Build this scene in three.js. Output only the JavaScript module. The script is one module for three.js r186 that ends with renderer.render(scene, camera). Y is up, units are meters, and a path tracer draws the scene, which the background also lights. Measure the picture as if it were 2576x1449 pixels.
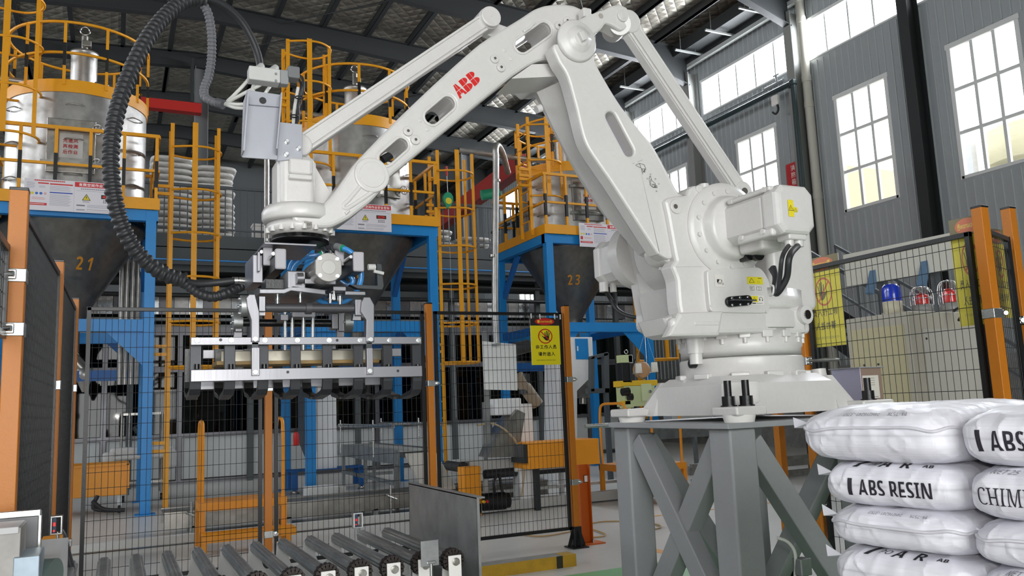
import * as THREE from 'three';
import { mergeGeometries } from 'three/addons/utils/BufferGeometryUtils.js';
import { RoundedBoxGeometry } from 'three/addons/geometries/RoundedBoxGeometry.js';
import { ConvexGeometry } from 'three/addons/geometries/ConvexGeometry.js';
import { RectAreaLightUniformsLib } from 'three/addons/lights/RectAreaLightUniformsLib.js';
import { ImprovedNoise } from 'three/addons/math/ImprovedNoise.js';
import { Brush, Evaluator, SUBTRACTION } from 'three-bvh-csg';

// ---------------------------------------------------------------- camera, sky, lights, exposure
const scene = new THREE.Scene();
const FOCAL = 2070, EYE = 1.4;
const camera = new THREE.PerspectiveCamera(2 * Math.atan(724.5 / FOCAL) * 180 / Math.PI, 2576 / 1449, 0.05, 300);
camera.position.set(0, EYE, 0);
camera.rotation.order = 'YXZ';
camera.rotation.set(0.14015, -0.450385, -0.041);
camera.updateMatrixWorld(true);
const renderer = new THREE.WebGLRenderer({ antialias: true });
renderer.toneMapping = THREE.LinearToneMapping;
renderer.toneMappingExposure = 0.9;
renderer.shadowMap.enabled = true;
RectAreaLightUniformsLib.init();
scene.background = new THREE.Color(0.93, 0.97, 1.0);
scene.backgroundIntensity = 5;

// daylight entering through each real opening: an area light the size of the glazing
function skyLight(name, x, y, z, w, h, tx, ty, tz, power, color = 0xf4f8ff) {
  const l = new THREE.RectAreaLight(color, power, w, h);
  l.name = name; l.position.set(x, y, z); l.lookAt(tx, ty, tz); scene.add(l);
  return l;
}
const GATE = { x0: -6, x1: 3, y1: 6.0, z: 9 };               // the open loading gate behind the camera
skyLight('gate_daylight', -1.5, 3.1, 8.9, 8.6, 5.6, -1.5, 3.0, 0, 5.0, 0xfbf8f4);
for (const z of [-6.2, -13.5, -17.2, -21.6, -25.6, -29.3]) skyLight('window_daylight', 16.3, 10.42, z, 3.1, 1.08, 0, 10.4, z, 85);
for (const z of [-2.5, -6.2, -13.5, -17.2, -21.6, -25.6, -29.3]) skyLight('window_daylight', -14.3, 10.42, z, 3.1, 1.08, 0, 10.4, z, 16);
for (const z of [-2.9, -6.6, -10.3, -13.4, -17, -20.8, -24.4, -28]) skyLight('window_daylight', -14.3, 7.17, z, 1.5, 2.9, 0, 7.17, z, 5);
// the flash on the camera
const flash = new THREE.SpotLight(0xfffaf2, 7, 0, 0.95, 0.6, 2);
flash.name = 'camera_flash'; flash.position.set(0.07, 1.56, 0.02);
flash.target.position.set(0.07 + 0.435, 1.6, -0.9);
flash.castShadow = true; flash.shadow.radius = 1.5; flash.shadow.mapSize.set(2048, 2048);
scene.add(flash, flash.target);

// ---------------------------------------------------------------- helpers
const V = (x, y, z) => new THREE.Vector3(x, y, z);
const ray = (px, py) => V((px - 1288) / FOCAL, (724.5 - py) / FOCAL, -1).applyQuaternion(camera.quaternion);
const upon = (axis, at) => (px, py) => { const r = ray(px, py), o = camera.position; return r.multiplyScalar((at - o[axis]) / r[axis]).add(o); };
const oz = (px, py, z) => upon('z', z)(px, py);               // the point of a plane of constant z (x, y) seen at a pixel
const ox = (px, py, x) => upon('x', x)(px, py);
const oy = (px, py, y) => upon('y', y)(px, py);
const od = (px, py, d) => ray(px, py).multiplyScalar(d).add(camera.position);
const pz = (z, list) => { const out = []; for (let i = 0; i < list.length; i += 2) { const p = oz(list[i], list[i + 1], z); out.push(new THREE.Vector2(p.x, p.y)); } return out; };

let seed = 7;
const rnd = (a = 0, b = 1) => { seed = (seed * 1664525 + 1013904223) >>> 0; return a + (b - a) * (seed / 4294967296); };
const noise = new ImprovedNoise();

// geometry: every piece is non-indexed with position, normal, uv
function clean(g) {
  const keep = g.userData.keepUV;
  g = g.index ? g.toNonIndexed() : g;
  for (const k of Object.keys(g.attributes)) if (!['position', 'normal', 'uv'].includes(k)) g.deleteAttribute(k);
  if (!g.attributes.normal) g.computeVertexNormals();
  if (!keep || !g.attributes.uv) boxUV(g);
  g.clearGroups?.();
  return g;
}
function boxUV(g) {
  const p = g.attributes.position, uv = new Float32Array(p.count * 2), a = V(0, 0, 0), b = V(0, 0, 0), c = V(0, 0, 0), n = V(0, 0, 0);
  for (let i = 0; i + 2 < p.count; i += 3) {
    a.fromBufferAttribute(p, i); b.fromBufferAttribute(p, i + 1); c.fromBufferAttribute(p, i + 2);
    n.copy(b).sub(a).cross(c.clone().sub(a));
    const ax = Math.abs(n.x), ay = Math.abs(n.y), az = Math.abs(n.z);
    [a, b, c].forEach((q, k) => {
      const u = ax >= ay && ax >= az ? [q.z, q.y] : ay >= az ? [q.x, q.z] : [q.x, q.y];
      uv[(i + k) * 2] = u[0]; uv[(i + k) * 2 + 1] = u[1];
    });
  }
  g.setAttribute('uv', new THREE.BufferAttribute(uv, 2));
}
const bx = (cx, cy, cz, sx, sy, sz, r = 0) => (r ? new RoundedBoxGeometry(sx, sy, sz, 2, Math.min(r, sx / 2.01, sy / 2.01, sz / 2.01)) : new THREE.BoxGeometry(sx, sy, sz)).translate(cx, cy, cz);
const box = (x0, x1, y0, y1, z0, z1, r = 0) => bx((x0 + x1) / 2, (y0 + y1) / 2, (z0 + z1) / 2, Math.abs(x1 - x0), Math.abs(y1 - y0), Math.abs(z1 - z0), r);
const xf = (g, m) => { g.applyMatrix4(m); return g; };
function beam(a, b, w, h, up = V(0, 1, 0), r = 0) {           // a bar from a to b, h along up, w across
  const d = b.clone().sub(a), L = d.length(); d.normalize();
  if (Math.abs(d.dot(up)) > 0.99) up = V(0, 0, 1);
  const s = d.clone().cross(up).normalize(), u = s.clone().cross(d).normalize();
  const m = new THREE.Matrix4().makeBasis(d, u, s).setPosition(a.clone().add(b).multiplyScalar(0.5));
  return xf(bx(0, 0, 0, L, h, w, r), m);
}
function rod(a, b, r, n = 12, r2 = r, open = false) {
  const d = b.clone().sub(a), L = d.length();
  const q = new THREE.Quaternion().setFromUnitVectors(V(0, 1, 0), d.normalize());
  const g = new THREE.CylinderGeometry(r2, r, L, n, 1, open);
  return xf(g, new THREE.Matrix4().compose(a.clone().add(b).multiplyScalar(0.5), q, V(1, 1, 1)));
}
const along = (pts) => new THREE.CatmullRomCurve3(pts, false, 'centripetal');
const tube = (pts, r, seg = 40, rad = 8) => new THREE.TubeGeometry(along(pts), seg, r, rad, false);
function ribbed(pts, r, pitch, depth, rad = 14) {              // a corrugated hose
  const c = along(pts), n = Math.round(c.getLength() / pitch) * 8, g = new THREE.TubeGeometry(c, n, r, rad, false), p = g.attributes.position;
  for (let i = 0; i <= n; i++) {
    const o = c.getPointAt(i / n), k = 1 + depth * Math.sign(Math.sin(i * Math.PI / 4 + 0.39)) * Math.sqrt(Math.abs(Math.sin(i * Math.PI / 4 + 0.39)));
    for (let j = 0; j <= rad; j++) { const q = V(0, 0, 0).fromBufferAttribute(p, i * (rad + 1) + j).sub(o).multiplyScalar(k).add(o); p.setXYZ(i * (rad + 1) + j, q.x, q.y, q.z); }
  }
  g.computeVertexNormals();
  return g;
}
function ext(poly, z0, z1, bevel = 0, holes = [], steps = 2) {  // a polygon in x, y given thickness from z0 to z1
  const s = poly.isShape ? poly : new THREE.Shape(poly);
  for (const h of holes) s.holes.push(h.isPath ? h : new THREE.Path(h));
  const t = Math.abs(z1 - z0), g = new THREE.ExtrudeGeometry(s, { depth: t - 2 * bevel, bevelEnabled: bevel > 0, bevelThickness: bevel, bevelSize: bevel, bevelOffset: -bevel, bevelSegments: steps, curveSegments: 12 });
  return g.translate(0, 0, Math.min(z0, z1) + bevel);
}
const smooth = (pts, n = 60, tension = 0.5) => new THREE.CatmullRomCurve3(pts.map((p) => V(p.x, p.y, 0)), true, 'catmullrom', tension).getPoints(n).slice(0, -1).map((p) => new THREE.Vector2(p.x, p.y));
function capsule2(a, b, r, n = 8) {                             // a slot outline between two points of a plane
  const d = b.clone().sub(a), t = Math.atan2(d.y, d.x), out = [];
  for (let i = 0; i <= n; i++) out.push(new THREE.Vector2(b.x + r * Math.cos(t - Math.PI / 2 + Math.PI * i / n), b.y + r * Math.sin(t - Math.PI / 2 + Math.PI * i / n)));
  for (let i = 0; i <= n; i++) out.push(new THREE.Vector2(a.x + r * Math.cos(t + Math.PI / 2 + Math.PI * i / n), a.y + r * Math.sin(t + Math.PI / 2 + Math.PI * i / n)));
  return out;
}
const ring2 = (x, y, r, n = 24) => Array.from({ length: n }, (_, i) => new THREE.Vector2(x + r * Math.cos(i / n * 2 * Math.PI), y + r * Math.sin(i / n * 2 * Math.PI)));
const capsuleRect = (x, y, w, h) => [[x - w, y - h], [x + w, y - h], [x + w, y + h], [x - w, y + h]].map((p) => new THREE.Vector2(...p));
const discz = (x, y, z0, z1, r, n = 28, b = 0.004) => ext(ring2(x, y, r, n), z0, z1, b);
const rev = (profile, x, y, z, n = 40) => new THREE.LatheGeometry(profile.map(([r, h]) => new THREE.Vector2(r, h)), n).translate(x, y, z);
const hull = (pts) => new ConvexGeometry(pts);
function loft(a, za, b, zb) {                                  // a solid between two outlines with equally many corners
  const n = a.length, pos = [], q = (p, z) => [p.x, p.y, z], tri = (i, j, k) => pos.push(...i, ...j, ...k), cw = THREE.ShapeUtils.isClockWise(a);
  for (let i = 0; i < n; i++) { const j = (i + 1) % n, A = q(a[i], za), B = q(a[j], za), C = q(b[j], zb), D = q(b[i], zb); if (cw) { tri(A, B, C); tri(A, C, D); } else { tri(A, C, B); tri(A, D, C); } }
  for (const t of THREE.ShapeUtils.triangulateShape(a, [])) tri(...(cw ? [t[0], t[2], t[1]] : t).map((i) => q(a[i], za)));
  for (const t of THREE.ShapeUtils.triangulateShape(b, [])) tri(...(cw ? t : [t[0], t[2], t[1]]).map((i) => q(b[i], zb)));
  return creased(new THREE.BufferGeometry().setAttribute('position', new THREE.Float32BufferAttribute(pos, 3)), 0.5);
}
const arc = (cx, cy, cz, r, a0, a1, n) => Array.from({ length: n + 1 }, (_, i) => V(cx + r * Math.cos(a0 + (a1 - a0) * i / n), cy, cz + r * Math.sin(a0 + (a1 - a0) * i / n)));
const csg = new Evaluator(); csg.useGroups = false; csg.attributes = ['position', 'normal'];
function cut(g, ...tools) {
  const brush = (q) => { q = q.index ? q : q.clone(); q.deleteAttribute('uv'); const b = new Brush(q); b.updateMatrixWorld(); return b; };
  let a = brush(g);
  for (const t of tools) { a = csg.evaluate(a, brush(t), SUBTRACTION); }
  return a.geometry;
}
const creased = (g, angle = 0.6) => {                          // smooth normals, edges sharper than the angle kept
  g = g.index ? g.toNonIndexed() : g; const p = g.attributes.position, key = (i) => `${Math.round(p.getX(i) * 2e4)},${Math.round(p.getY(i) * 2e4)},${Math.round(p.getZ(i) * 2e4)}`;
  const fn = [], at = new Map(), a = V(0, 0, 0), b = V(0, 0, 0), c = V(0, 0, 0);
  for (let i = 0; i < p.count; i += 3) {
    a.fromBufferAttribute(p, i); b.fromBufferAttribute(p, i + 1); c.fromBufferAttribute(p, i + 2);
    fn.push(b.clone().sub(a).cross(c.clone().sub(a)));
    for (let k = 0; k < 3; k++) { const q = key(i + k); if (!at.has(q)) at.set(q, []); at.get(q).push(i / 3); }
  }
  const unit = fn.map((n) => n.clone().normalize()), out = new Float32Array(p.count * 3), cosA = Math.cos(angle), s = V(0, 0, 0);
  for (let i = 0; i < p.count; i++) {
    const f = Math.floor(i / 3); s.set(0, 0, 0);
    for (const h of at.get(key(i))) if (unit[h].dot(unit[f]) > cosA) s.add(fn[h]);
    s.normalize(); out.set([s.x, s.y, s.z], i * 3);
  }
  g.setAttribute('normal', new THREE.BufferAttribute(out, 3));
  return g;
};

// objects
const used = new Map(), origin = new WeakMap();
function numbered(name) { const k = used.get(name) ?? 0; used.set(name, k + 1); return k ? `${name}_${String(k).padStart(3, '0')}` : name; }
function tag(o, label, category, group) { if (label) o.userData.label = label; if (category) o.userData.category = category; if (group) o.userData.group = group; return o; }
function thing(name, label, category, at = [0, 0, 0], group) {
  const o = new THREE.Group(); o.name = numbered(name); o.position.set(...at); origin.set(o, V(...at)); scene.add(o);
  return tag(o, label, category, group);
}
function joined(geoms) { return mergeGeometries([geoms].flat(Infinity).map(clean), false); }
function part(parent, name, geoms, material, label) {          // geometry is given in world coordinates
  const o = origin.get(parent) ?? V(0, 0, 0), g = joined(geoms); g.translate(-o.x, -o.y, -o.z);
  const m = new THREE.Mesh(g, material); m.name = name; m.castShadow = m.receiveShadow = true;
  origin.set(m, o); parent.add(m);
  if (label) m.userData.label = label;
  return m;
}
function one(name, label, category, geoms, material, group) {  // a thing that is one mesh
  const g = joined(geoms); g.computeBoundingBox(); const b = g.boundingBox, o = V((b.min.x + b.max.x) / 2, b.min.y, (b.min.z + b.max.z) / 2);
  g.translate(-o.x, -o.y, -o.z);
  const m = new THREE.Mesh(g, material); m.name = numbered(name); m.position.copy(o); m.castShadow = m.receiveShadow = true; origin.set(m, o); scene.add(m);
  return tag(m, label, category, group);
}
function struct(name, geoms, material) { const m = one(name, undefined, undefined, geoms, material); m.userData.kind = 'structure'; return m; }
function copy(o, at, label, group) {
  const c = o.clone(); c.name = numbered(o.name.replace(/_\d{3}$/, '')); c.position.set(...at); origin.set(c, V(...at)); scene.add(c);
  if (label) c.userData.label = label;
  if (group) c.userData.group = group;
  return c;
}

// ---------------------------------------------------------------- materials
function tex(n, f, srgb = false, repeat = 1) {                 // an n x n tiling texture from f(u, v) -> grey or [r, g, b], 0..1
  const d = new Uint8Array(n * n * 4);
  for (let y = 0; y < n; y++) for (let x = 0; x < n; x++) {
    let c = f(x / n, y / n); if (!Array.isArray(c)) c = [c, c, c];
    for (let k = 0; k < 3; k++) d[(y * n + x) * 4 + k] = Math.max(0, Math.min(255, c[k] * 255));
    d[(y * n + x) * 4 + 3] = 255;
  }
  const t = new THREE.DataTexture(d, n, n); t.wrapS = t.wrapT = THREE.RepeatWrapping; t.magFilter = THREE.LinearFilter; t.minFilter = THREE.LinearMipmapLinearFilter; t.generateMipmaps = true;
  if (srgb) t.colorSpace = THREE.SRGBColorSpace;
  t.repeat.set(repeat, repeat); t.needsUpdate = true;
  return t;
}
function tileNoise(k, s = 0) {                                  // periodic noise over the unit square, k cells
  const h = new Float32Array(k * k); for (let i = 0; i < h.length; i++) h[i] = rnd();
  const e = (t) => t * t * (3 - 2 * t);
  return (u, v) => { const x = u * k, y = v * k, i = Math.floor(x) % k, j = Math.floor(y) % k, a = e(x - Math.floor(x)), b = e(y - Math.floor(y)), p = (i + 1) % k, q = (j + 1) % k;
    return (h[j * k + i] * (1 - a) + h[j * k + p] * a) * (1 - b) + (h[q * k + i] * (1 - a) + h[q * k + p] * a) * b; };
}
const n4 = tileNoise(4), n9 = tileNoise(9), n23 = tileNoise(23), n61 = tileNoise(61), n128 = tileNoise(128);
const again = (t, r) => { const c = t.clone(); c.repeat.set(r, r); c.needsUpdate = true; return c; };
const peel = tex(256, (u, v) => 0.5 * n61(u, v) + 0.5 * n128(u, v), false, 2.4);          // the orange peel of sprayed paint
const grain = tex(256, (u, v) => 0.965 + 0.015 * n61(u, v) + 0.02 * n9(u, v), true, 1);      // slight unevenness of tone
const wear = tex(256, (u, v) => 0.8 + 0.12 * n9(u, v) + 0.1 * n23(u, v) + 0.05 * n128(u, v), true, 0.7);
const rough = tex(256, (u, v) => 0.62 + 0.3 * n23(u, v) + 0.15 * n128(u, v), false, 1);
const brush = tex(256, (u, v) => 0.75 + 0.18 * n128((u * 3) % 1, (v * 0.05) % 1) + 0.1 * n9(u, v), false, 2);
function M(color, roughness = 0.5, metalness = 0, more = {}) {
  const physical = ['clearcoat', 'transmission', 'sheen', 'anisotropy', 'iridescence', 'specularIntensity', 'ior'].some((k) => k in more);
  return new (physical ? THREE.MeshPhysicalMaterial : THREE.MeshStandardMaterial)({ color, roughness, metalness, ...more });
}
const robotWhite = M(0xdad8d6, 0.36, 0, { bumpMap: peel, bumpScale: 0.0004, map: grain, clearcoat: 0.25, clearcoatRoughness: 0.18 });
const robotLine = M(0x57544f, 0.7);
const steelGrey = M(0x9d9fa2, 0.42, 0, { map: grain, bumpMap: peel, bumpScale: 0.0003 });
const fenceOrange = M(0xc47410, 0.45, 0, { map: grain, bumpMap: peel, bumpScale: 0.0003 });
const railYellow = M(0xf0a514, 0.42, 0, { map: grain });
const orangePaint = M(0xee9a1a, 0.45, 0, { map: grain });
const bollardOrange = M(0xc85f0c, 0.5, 0, { map: grain });
const black = M(0x17181a, 0.42);
const satinBlack = M(0x111214, 0.34, 0, { bumpMap: peel, bumpScale: 0.0004 });
const rubber = M(0x2a2b2e, 0.5, 0);
const hoseGrey = M(0x66676c, 0.55);
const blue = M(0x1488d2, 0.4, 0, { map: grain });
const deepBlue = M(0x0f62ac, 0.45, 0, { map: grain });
const stainless = M(0xbcbbb8, 0.42, 0.72, { roughnessMap: brush, map: wear });
const stainlessDull = M(0xb0aea8, 0.42, 1, { roughnessMap: rough, map: wear });
const coneSteel = M(0x8d8a84, 0.5, 1, { roughnessMap: rough, map: wear });
const aluminium = M(0x7e7e82, 0.42, 0.85, { roughnessMap: brush });
const brightSteel = M(0xdadbdc, 0.22, 1);
const zinc = M(0xc4c7c6, 0.34, 1, { roughnessMap: rough });
const galvanized = M(0xa9adad, 0.5, 0.85, { roughnessMap: rough, map: wear });
const sheetGrey = M(0x9fa1a2, 0.46, 0.55, { roughnessMap: rough, map: wear });
const lightSheet = M(0xa3a5ad, 0.5, 0.35, { roughnessMap: rough });
const darkSteel = M(0x3f4244, 0.45, 0.6);
const frameGrey = M(0x50565a, 0.5, 0, { map: grain });
const roofSteel = M(0x292c2d, 0.6, 0, { map: grain });
const clawBlack = M(0x34363a, 0.4, 0.5, { map: wear });
const partitionWhite = M(0xd3d7d6, 0.5, 0, { map: grain });
const machineWhite = M(0xf0f1f2, 0.4, 0, { map: grain });
const paleGrey = M(0xc6c7c5, 0.5, 0, { map: grain });
const cream = M(0xcfc9b2, 0.5, 0, { map: grain });
const crane = M(0xb32018, 0.5, 0, { map: grain });
const red = M(0xc81f1a, 0.45);
const green = M(0x17946c, 0.45);
const paleGreen = M(0xc5d3a0, 0.5);
const machineYellow = M(0xe9bf2a, 0.45);
const sky = M(0x3d8fd6, 0.25, 0, { clearcoat: 0.6 });
const white = M(0xeceae6, 0.5);
const clearPlastic = M(0xf2f2ee, 0.2, 0, { transmission: 0.35, thickness: 0, ior: 1.45 });
const glass = M(0xffffff, 0.02, 0, { transmission: 1, thickness: 0, ior: 1.5 });
const tintGlass = M(0x5f6f68, 0.03, 0, { specularIntensity: 0.5, transmission: 1, thickness: 0, ior: 1.5 });
const sackWhite = 0xe9e9ec;
// ---------------------------------------------------------------- the hall
const HALL = { x0: -14, x1: 16, z0: -38, z1: 9, eave: 12.3, ridge: 13.1 };
const floorTone = tex(512, (u, v) => { const s = n9(u, v), k = 0.92 + 0.035 * n4(u, v) + 0.025 * s + 0.02 * n61(u, v); return [k * 0.8, k * 0.8, k * 0.785]; }, true, 0.25);
const floorMat = M(0xffffff, 0.34, 0, { map: floorTone });
const floor = struct('floor', box(HALL.x0 - 1, HALL.x1 + 1, -0.2, 0, HALL.z0 - 1, HALL.z1 + 6), floorMat);
const paint = (name, pts, mat) => part(floor, name, ext(pts.map(([x, z]) => new THREE.Vector2(x, -z)), -0.001, 0.0025).rotateX(-Math.PI / 2), mat);
paint('green_walkway', [[2.35, -6.12], [4.75, -6.12], [4.75, 8], [2.35, 8]], M(0x6fae74, 0.4, 0, { map: grain }), 'green painted floor');
const lineMat = M(0xdd9a3c, 0.45, 0, { map: wear });
const strip = (ax, az, bx_, bz, w) => { const l = Math.hypot(bx_ - ax, bz - az), nx = -(bz - az) / l * w / 2, nz = (bx_ - ax) / l * w / 2; return [[ax + nx, az + nz], [bx_ + nx, bz + nz], [bx_ - nx, bz - nz], [ax - nx, az - nz]]; };
{ const a = oy(1598, 1373, 0), b = oy(1690, 1394, 0); paint('floor_line', strip(a.x, a.z, b.x, b.z, 0.1), lineMat); }
{ const a = oy(1205, 1362, 0), b = oy(1436, 1338, 0); paint('floor_line', strip(a.x, a.z - 0.12, b.x, b.z - 0.12, 0.025), lineMat); }
{ const a = oy(1800, 1418, 0), b = oy(1836, 1426, 0); paint('floor_line', strip(a.x, a.z, b.x + 0.6, b.z + 0.35, 0.06), lineMat); }
{ const a = oy(1806, 1280, 0), b = oy(1850, 1275, 0); paint('floor_line', strip(a.x - 1.4, a.z, b.x + 2, b.z, 0.06), lineMat); }

const wallPanel = M(0xa2a7a9, 0.5, 0.1, { map: grain });
const ribMat = M(0xb4bbbc, 0.4, 0.2);
// window openings of the right wall: [z from, z to, sill, head, lights across, rows]
const lower = [[-11.06, -9.5], [-14.18, -12.62], [-17.82, -16.22], [-21.55, -20.1], [-25.2, -23.6], [-28.8, -27.2], [-32.4, -30.8], [-7.4, -5.85], [-3.7, -2.15]];
const upper = [[-11.86, -8.2], [-15.0, -12.05], [-19.15, -15.28], [-23.4, -19.75], [-27.2, -23.9], [-30.9, -27.6], [-34.6, -31.3], [-7.9, -4.4], [-4.1, -0.6]];
const openings = [...lower.map(([a, b]) => [a, b, 5.7, 8.65, 3, 3]), ...upper.map(([a, b]) => [a, b, 9.87, 10.97, Math.round((b - a) / 0.72), 1])];
function sheetWall(name, x, out, z0, z1, h, holes, mat) {        // a wall in a plane of constant x with openings
  const s = new THREE.Shape([new THREE.Vector2(z0, 0), new THREE.Vector2(z1, 0), new THREE.Vector2(z1, h), new THREE.Vector2(z0, h)]);
  for (const [a, b, y0, y1] of holes) s.holes.push(new THREE.Path([new THREE.Vector2(a, y0), new THREE.Vector2(a, y1), new THREE.Vector2(b, y1), new THREE.Vector2(b, y0)]));
  const g = new THREE.ExtrudeGeometry(s, { depth: 0.14, bevelEnabled: false });
  g.rotateY(-Math.PI / 2);                                      // shape x -> z, depth -> -x
  return struct(name, g.translate(out > 0 ? x + 0.14 : x, 0, 0), mat);
}
const wallR = sheetWall('wall_right', 16, 1, HALL.z0, HALL.z1, 12.6, openings, wallPanel);
{ const far = [];
  for (let z = -36; z < -5.5; z += 0.2) {
    let spans = [[2.0, 11.6]];
    for (const [a, b, y0, y1] of openings) if (z > a - 0.1 && z < b + 0.1) spans = spans.flatMap(([p, q]) => (y0 > p && y1 < q ? [[p, y0 - 0.06], [y1 + 0.06, q]] : [[p, q]]));
    const g = spans.map(([p, q]) => hull([V(16, p, z - 0.022), V(16, p, z + 0.022), V(15.976, p, z - 0.01), V(15.976, p, z + 0.01), V(16, q, z - 0.022), V(16, q, z + 0.022), V(15.976, q, z - 0.01), V(15.976, q, z + 0.01)]));
    if (z < -25) far.push(g); else part(wallR, 'panel_rib', g, ribMat);
  }
  part(wallR, 'panel_rib', far, ribMat).userData.kind = 'stuff';
  part(wallR, 'base_wall', box(15.9, 16, 0, 2.0, HALL.z0, HALL.z1), M(0x9b9c99, 0.8, 0, { map: wear }));
}
const winFrame = M(0xdadcda, 0.4);
let windowCount = 0;
function makeWindow(x, [a, b, y0, y1, cols, rows]) {
  const w = new THREE.Group(); w.name = `window_${++windowCount}`; w.userData.kind = 'structure'; w.position.set(x, y0, (a + b) / 2); origin.set(w, w.position.clone()); scene.add(w);
  const t = rows > 1 ? 0.075 : 0.05, xi = x > 0 ? x + 0.045 : x - 0.045;
  part(w, 'window_frame', [box(x - 0.02, x + 0.1, y0, y0 + t, a, b, 0.01), box(x - 0.03, x + 0.1, y1 - t, y1 + 0.04, a - 0.04, b + 0.04, 0.01), box(x - 0.02, x + 0.1, y0, y1, a - 0.02, a + t, 0.01), box(x - 0.02, x + 0.1, y0, y1, b - t, b + 0.02, 0.01)], winFrame);
  const zs = Array.from({ length: cols + 1 }, (_, i) => a + t * 0.6 + (b - a - 1.2 * t) * i / cols), ys = Array.from({ length: rows + 1 }, (_, i) => y0 + t * 0.6 + (y1 - y0 - 1.2 * t) * i / rows);
  for (let i = 1; i < cols; i++) part(w, 'mullion', box(xi - 0.035, xi + 0.035, y0 + t, y1 - t, zs[i] - (rows > 1 ? 0.034 : 0.026), zs[i] + (rows > 1 ? 0.034 : 0.026)), winFrame);
  for (let j = 1; j < rows; j++) part(w, 'mullion', box(xi - 0.034, xi + 0.034, ys[j] - 0.036, ys[j] + 0.036, a + t, b - t), winFrame);
  for (let i = 0; i < cols; i++) for (let j = 0; j < rows; j++) part(w, 'pane', box(xi - 0.002, xi + 0.002, ys[j] + 0.01, ys[j + 1] - 0.01, zs[i] + 0.01, zs[i + 1] - 0.01), glass);
  return w;
}
openings.filter(([a]) => a > -33 && a < -4.2).forEach((o) => makeWindow(16, o));

// the other walls, closed round the hall; the opposite wall has the same row of high windows
const leftOpen = openings.map(([a, b, y0, y1]) => [a, b, y0, y1]);
sheetWall('wall_left', -14, -1, HALL.z0, HALL.z1, 12.6, leftOpen, wallPanel);
struct('wall_back', box(HALL.x0, HALL.x1, 0, 13.4, HALL.z0 - 0.15, HALL.z0), M(0x5b5e5f, 0.7));
{ const s = new THREE.Shape([[HALL.x0, 0], [HALL.x1, 0], [HALL.x1, 13.4], [HALL.x0, 13.4]].map((p) => new THREE.Vector2(...p)));
  s.holes.push(new THREE.Path([[GATE.x0, 0.01], [GATE.x0, GATE.y1], [GATE.x1, GATE.y1], [GATE.x1, 0.01]].map((p) => new THREE.Vector2(...p))));
  struct('wall_front', new THREE.ExtrudeGeometry(s, { depth: 0.15, bevelEnabled: false }).translate(0, 0, HALL.z1), wallPanel); }

// roof: quilted foil between purlins, rafters at the columns
const quilt = tex(256, (u, v) => { const a = (u + v) * 4 % 1, b = (u - v + 1) * 4 % 1, d = Math.min(a, 1 - a, b, 1 - b) * 2; return Math.min(1, 0.15 + Math.pow(d, 0.6) * 0.85) * 0.9 + 0.1 * n23(u, v); }, false, 0.62);
const foil = M(0xd3cdbf, 0.4, 0.6, { bumpMap: quilt, bumpScale: 0.05, map: wear });
const slope = (x) => 12.28 + 0.052 * (16 - Math.max(x, 2)) - 0.052 * Math.max(0, 2 - x);   // underside of the foil
{ const R = [[HALL.x1 + 0.15, slope(16)], [2, slope(2)], [HALL.x0 - 0.15, slope(-14)]];
  const poly = [...R, ...R.slice().reverse().map(([x, y]) => [x, y + 0.12])].map((p) => new THREE.Vector2(...p));
  const ceiling = struct('ceiling', ext(poly, HALL.z0 - 0.15, HALL.z1 + 0.15), foil);
  for (let x = 15.55, i = 0; x > HALL.x0; x -= i === 0 ? 1.0 : 1.33, i++) { const y = slope(x) - 0.12; part(ceiling, 'purlin', [box(x - 0.045, x + 0.045, y - 0.14, y + 0.12, HALL.z0, HALL.z1), box(x - 0.045, x + 0.08, y - 0.14, y - 0.115, HALL.z0, HALL.z1)], roofSteel); }
  part(ceiling, 'eave_strut', box(15.72, 15.84, 11.48, 11.6, HALL.z0, HALL.z1), M(0xb7bab8, 0.5));
  part(ceiling, 'gutter', box(15.2, 16, 11.75, 12.1, HALL.z0, HALL.z1), roofSteel);
}
const baysZ = [-11.75, -15.15, -19.42, -22.9, -26.4, -30.0, -33.6, -5, -8.2];
for (const z of baysZ) {
  const p = [[15.7, 10.9], [14.0, 11.46], [2, slope(2) - 0.72], [-14, slope(-14) - 0.72]], up = [[-14, slope(-14) - 0.24], [2, slope(2) - 0.24], [15.7, slope(15.7) - 0.24]];
  const web = ext([...p, ...up].map((q) => new THREE.Vector2(...q)), z - 0.012, z + 0.012), f = [];
  for (let i = 0; i + 1 < p.length; i++) f.push(beam(V(p[i][0], p[i][1], z), V(p[i + 1][0], p[i + 1][1], z), 0.22, 0.025));
  for (let i = 0; i + 1 < up.length; i++) f.push(beam(V(up[i][0], up[i][1], z), V(up[i + 1][0], up[i + 1][1], z), 0.22, 0.025));
  const r = struct('roof_beam', [web, ...f], roofSteel);
  const c = struct('steel_column', [box(15.62, 15.64, 0, 11.3, z - 0.13, z + 0.13), box(15.97, 15.99, 0, 11.3, z - 0.13, z + 0.13), box(15.64, 15.97, 0, 11.3, z - 0.012, z + 0.012)], z > -14 ? roofSteel : M(0x8d8f8c, 0.55));
}
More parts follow.
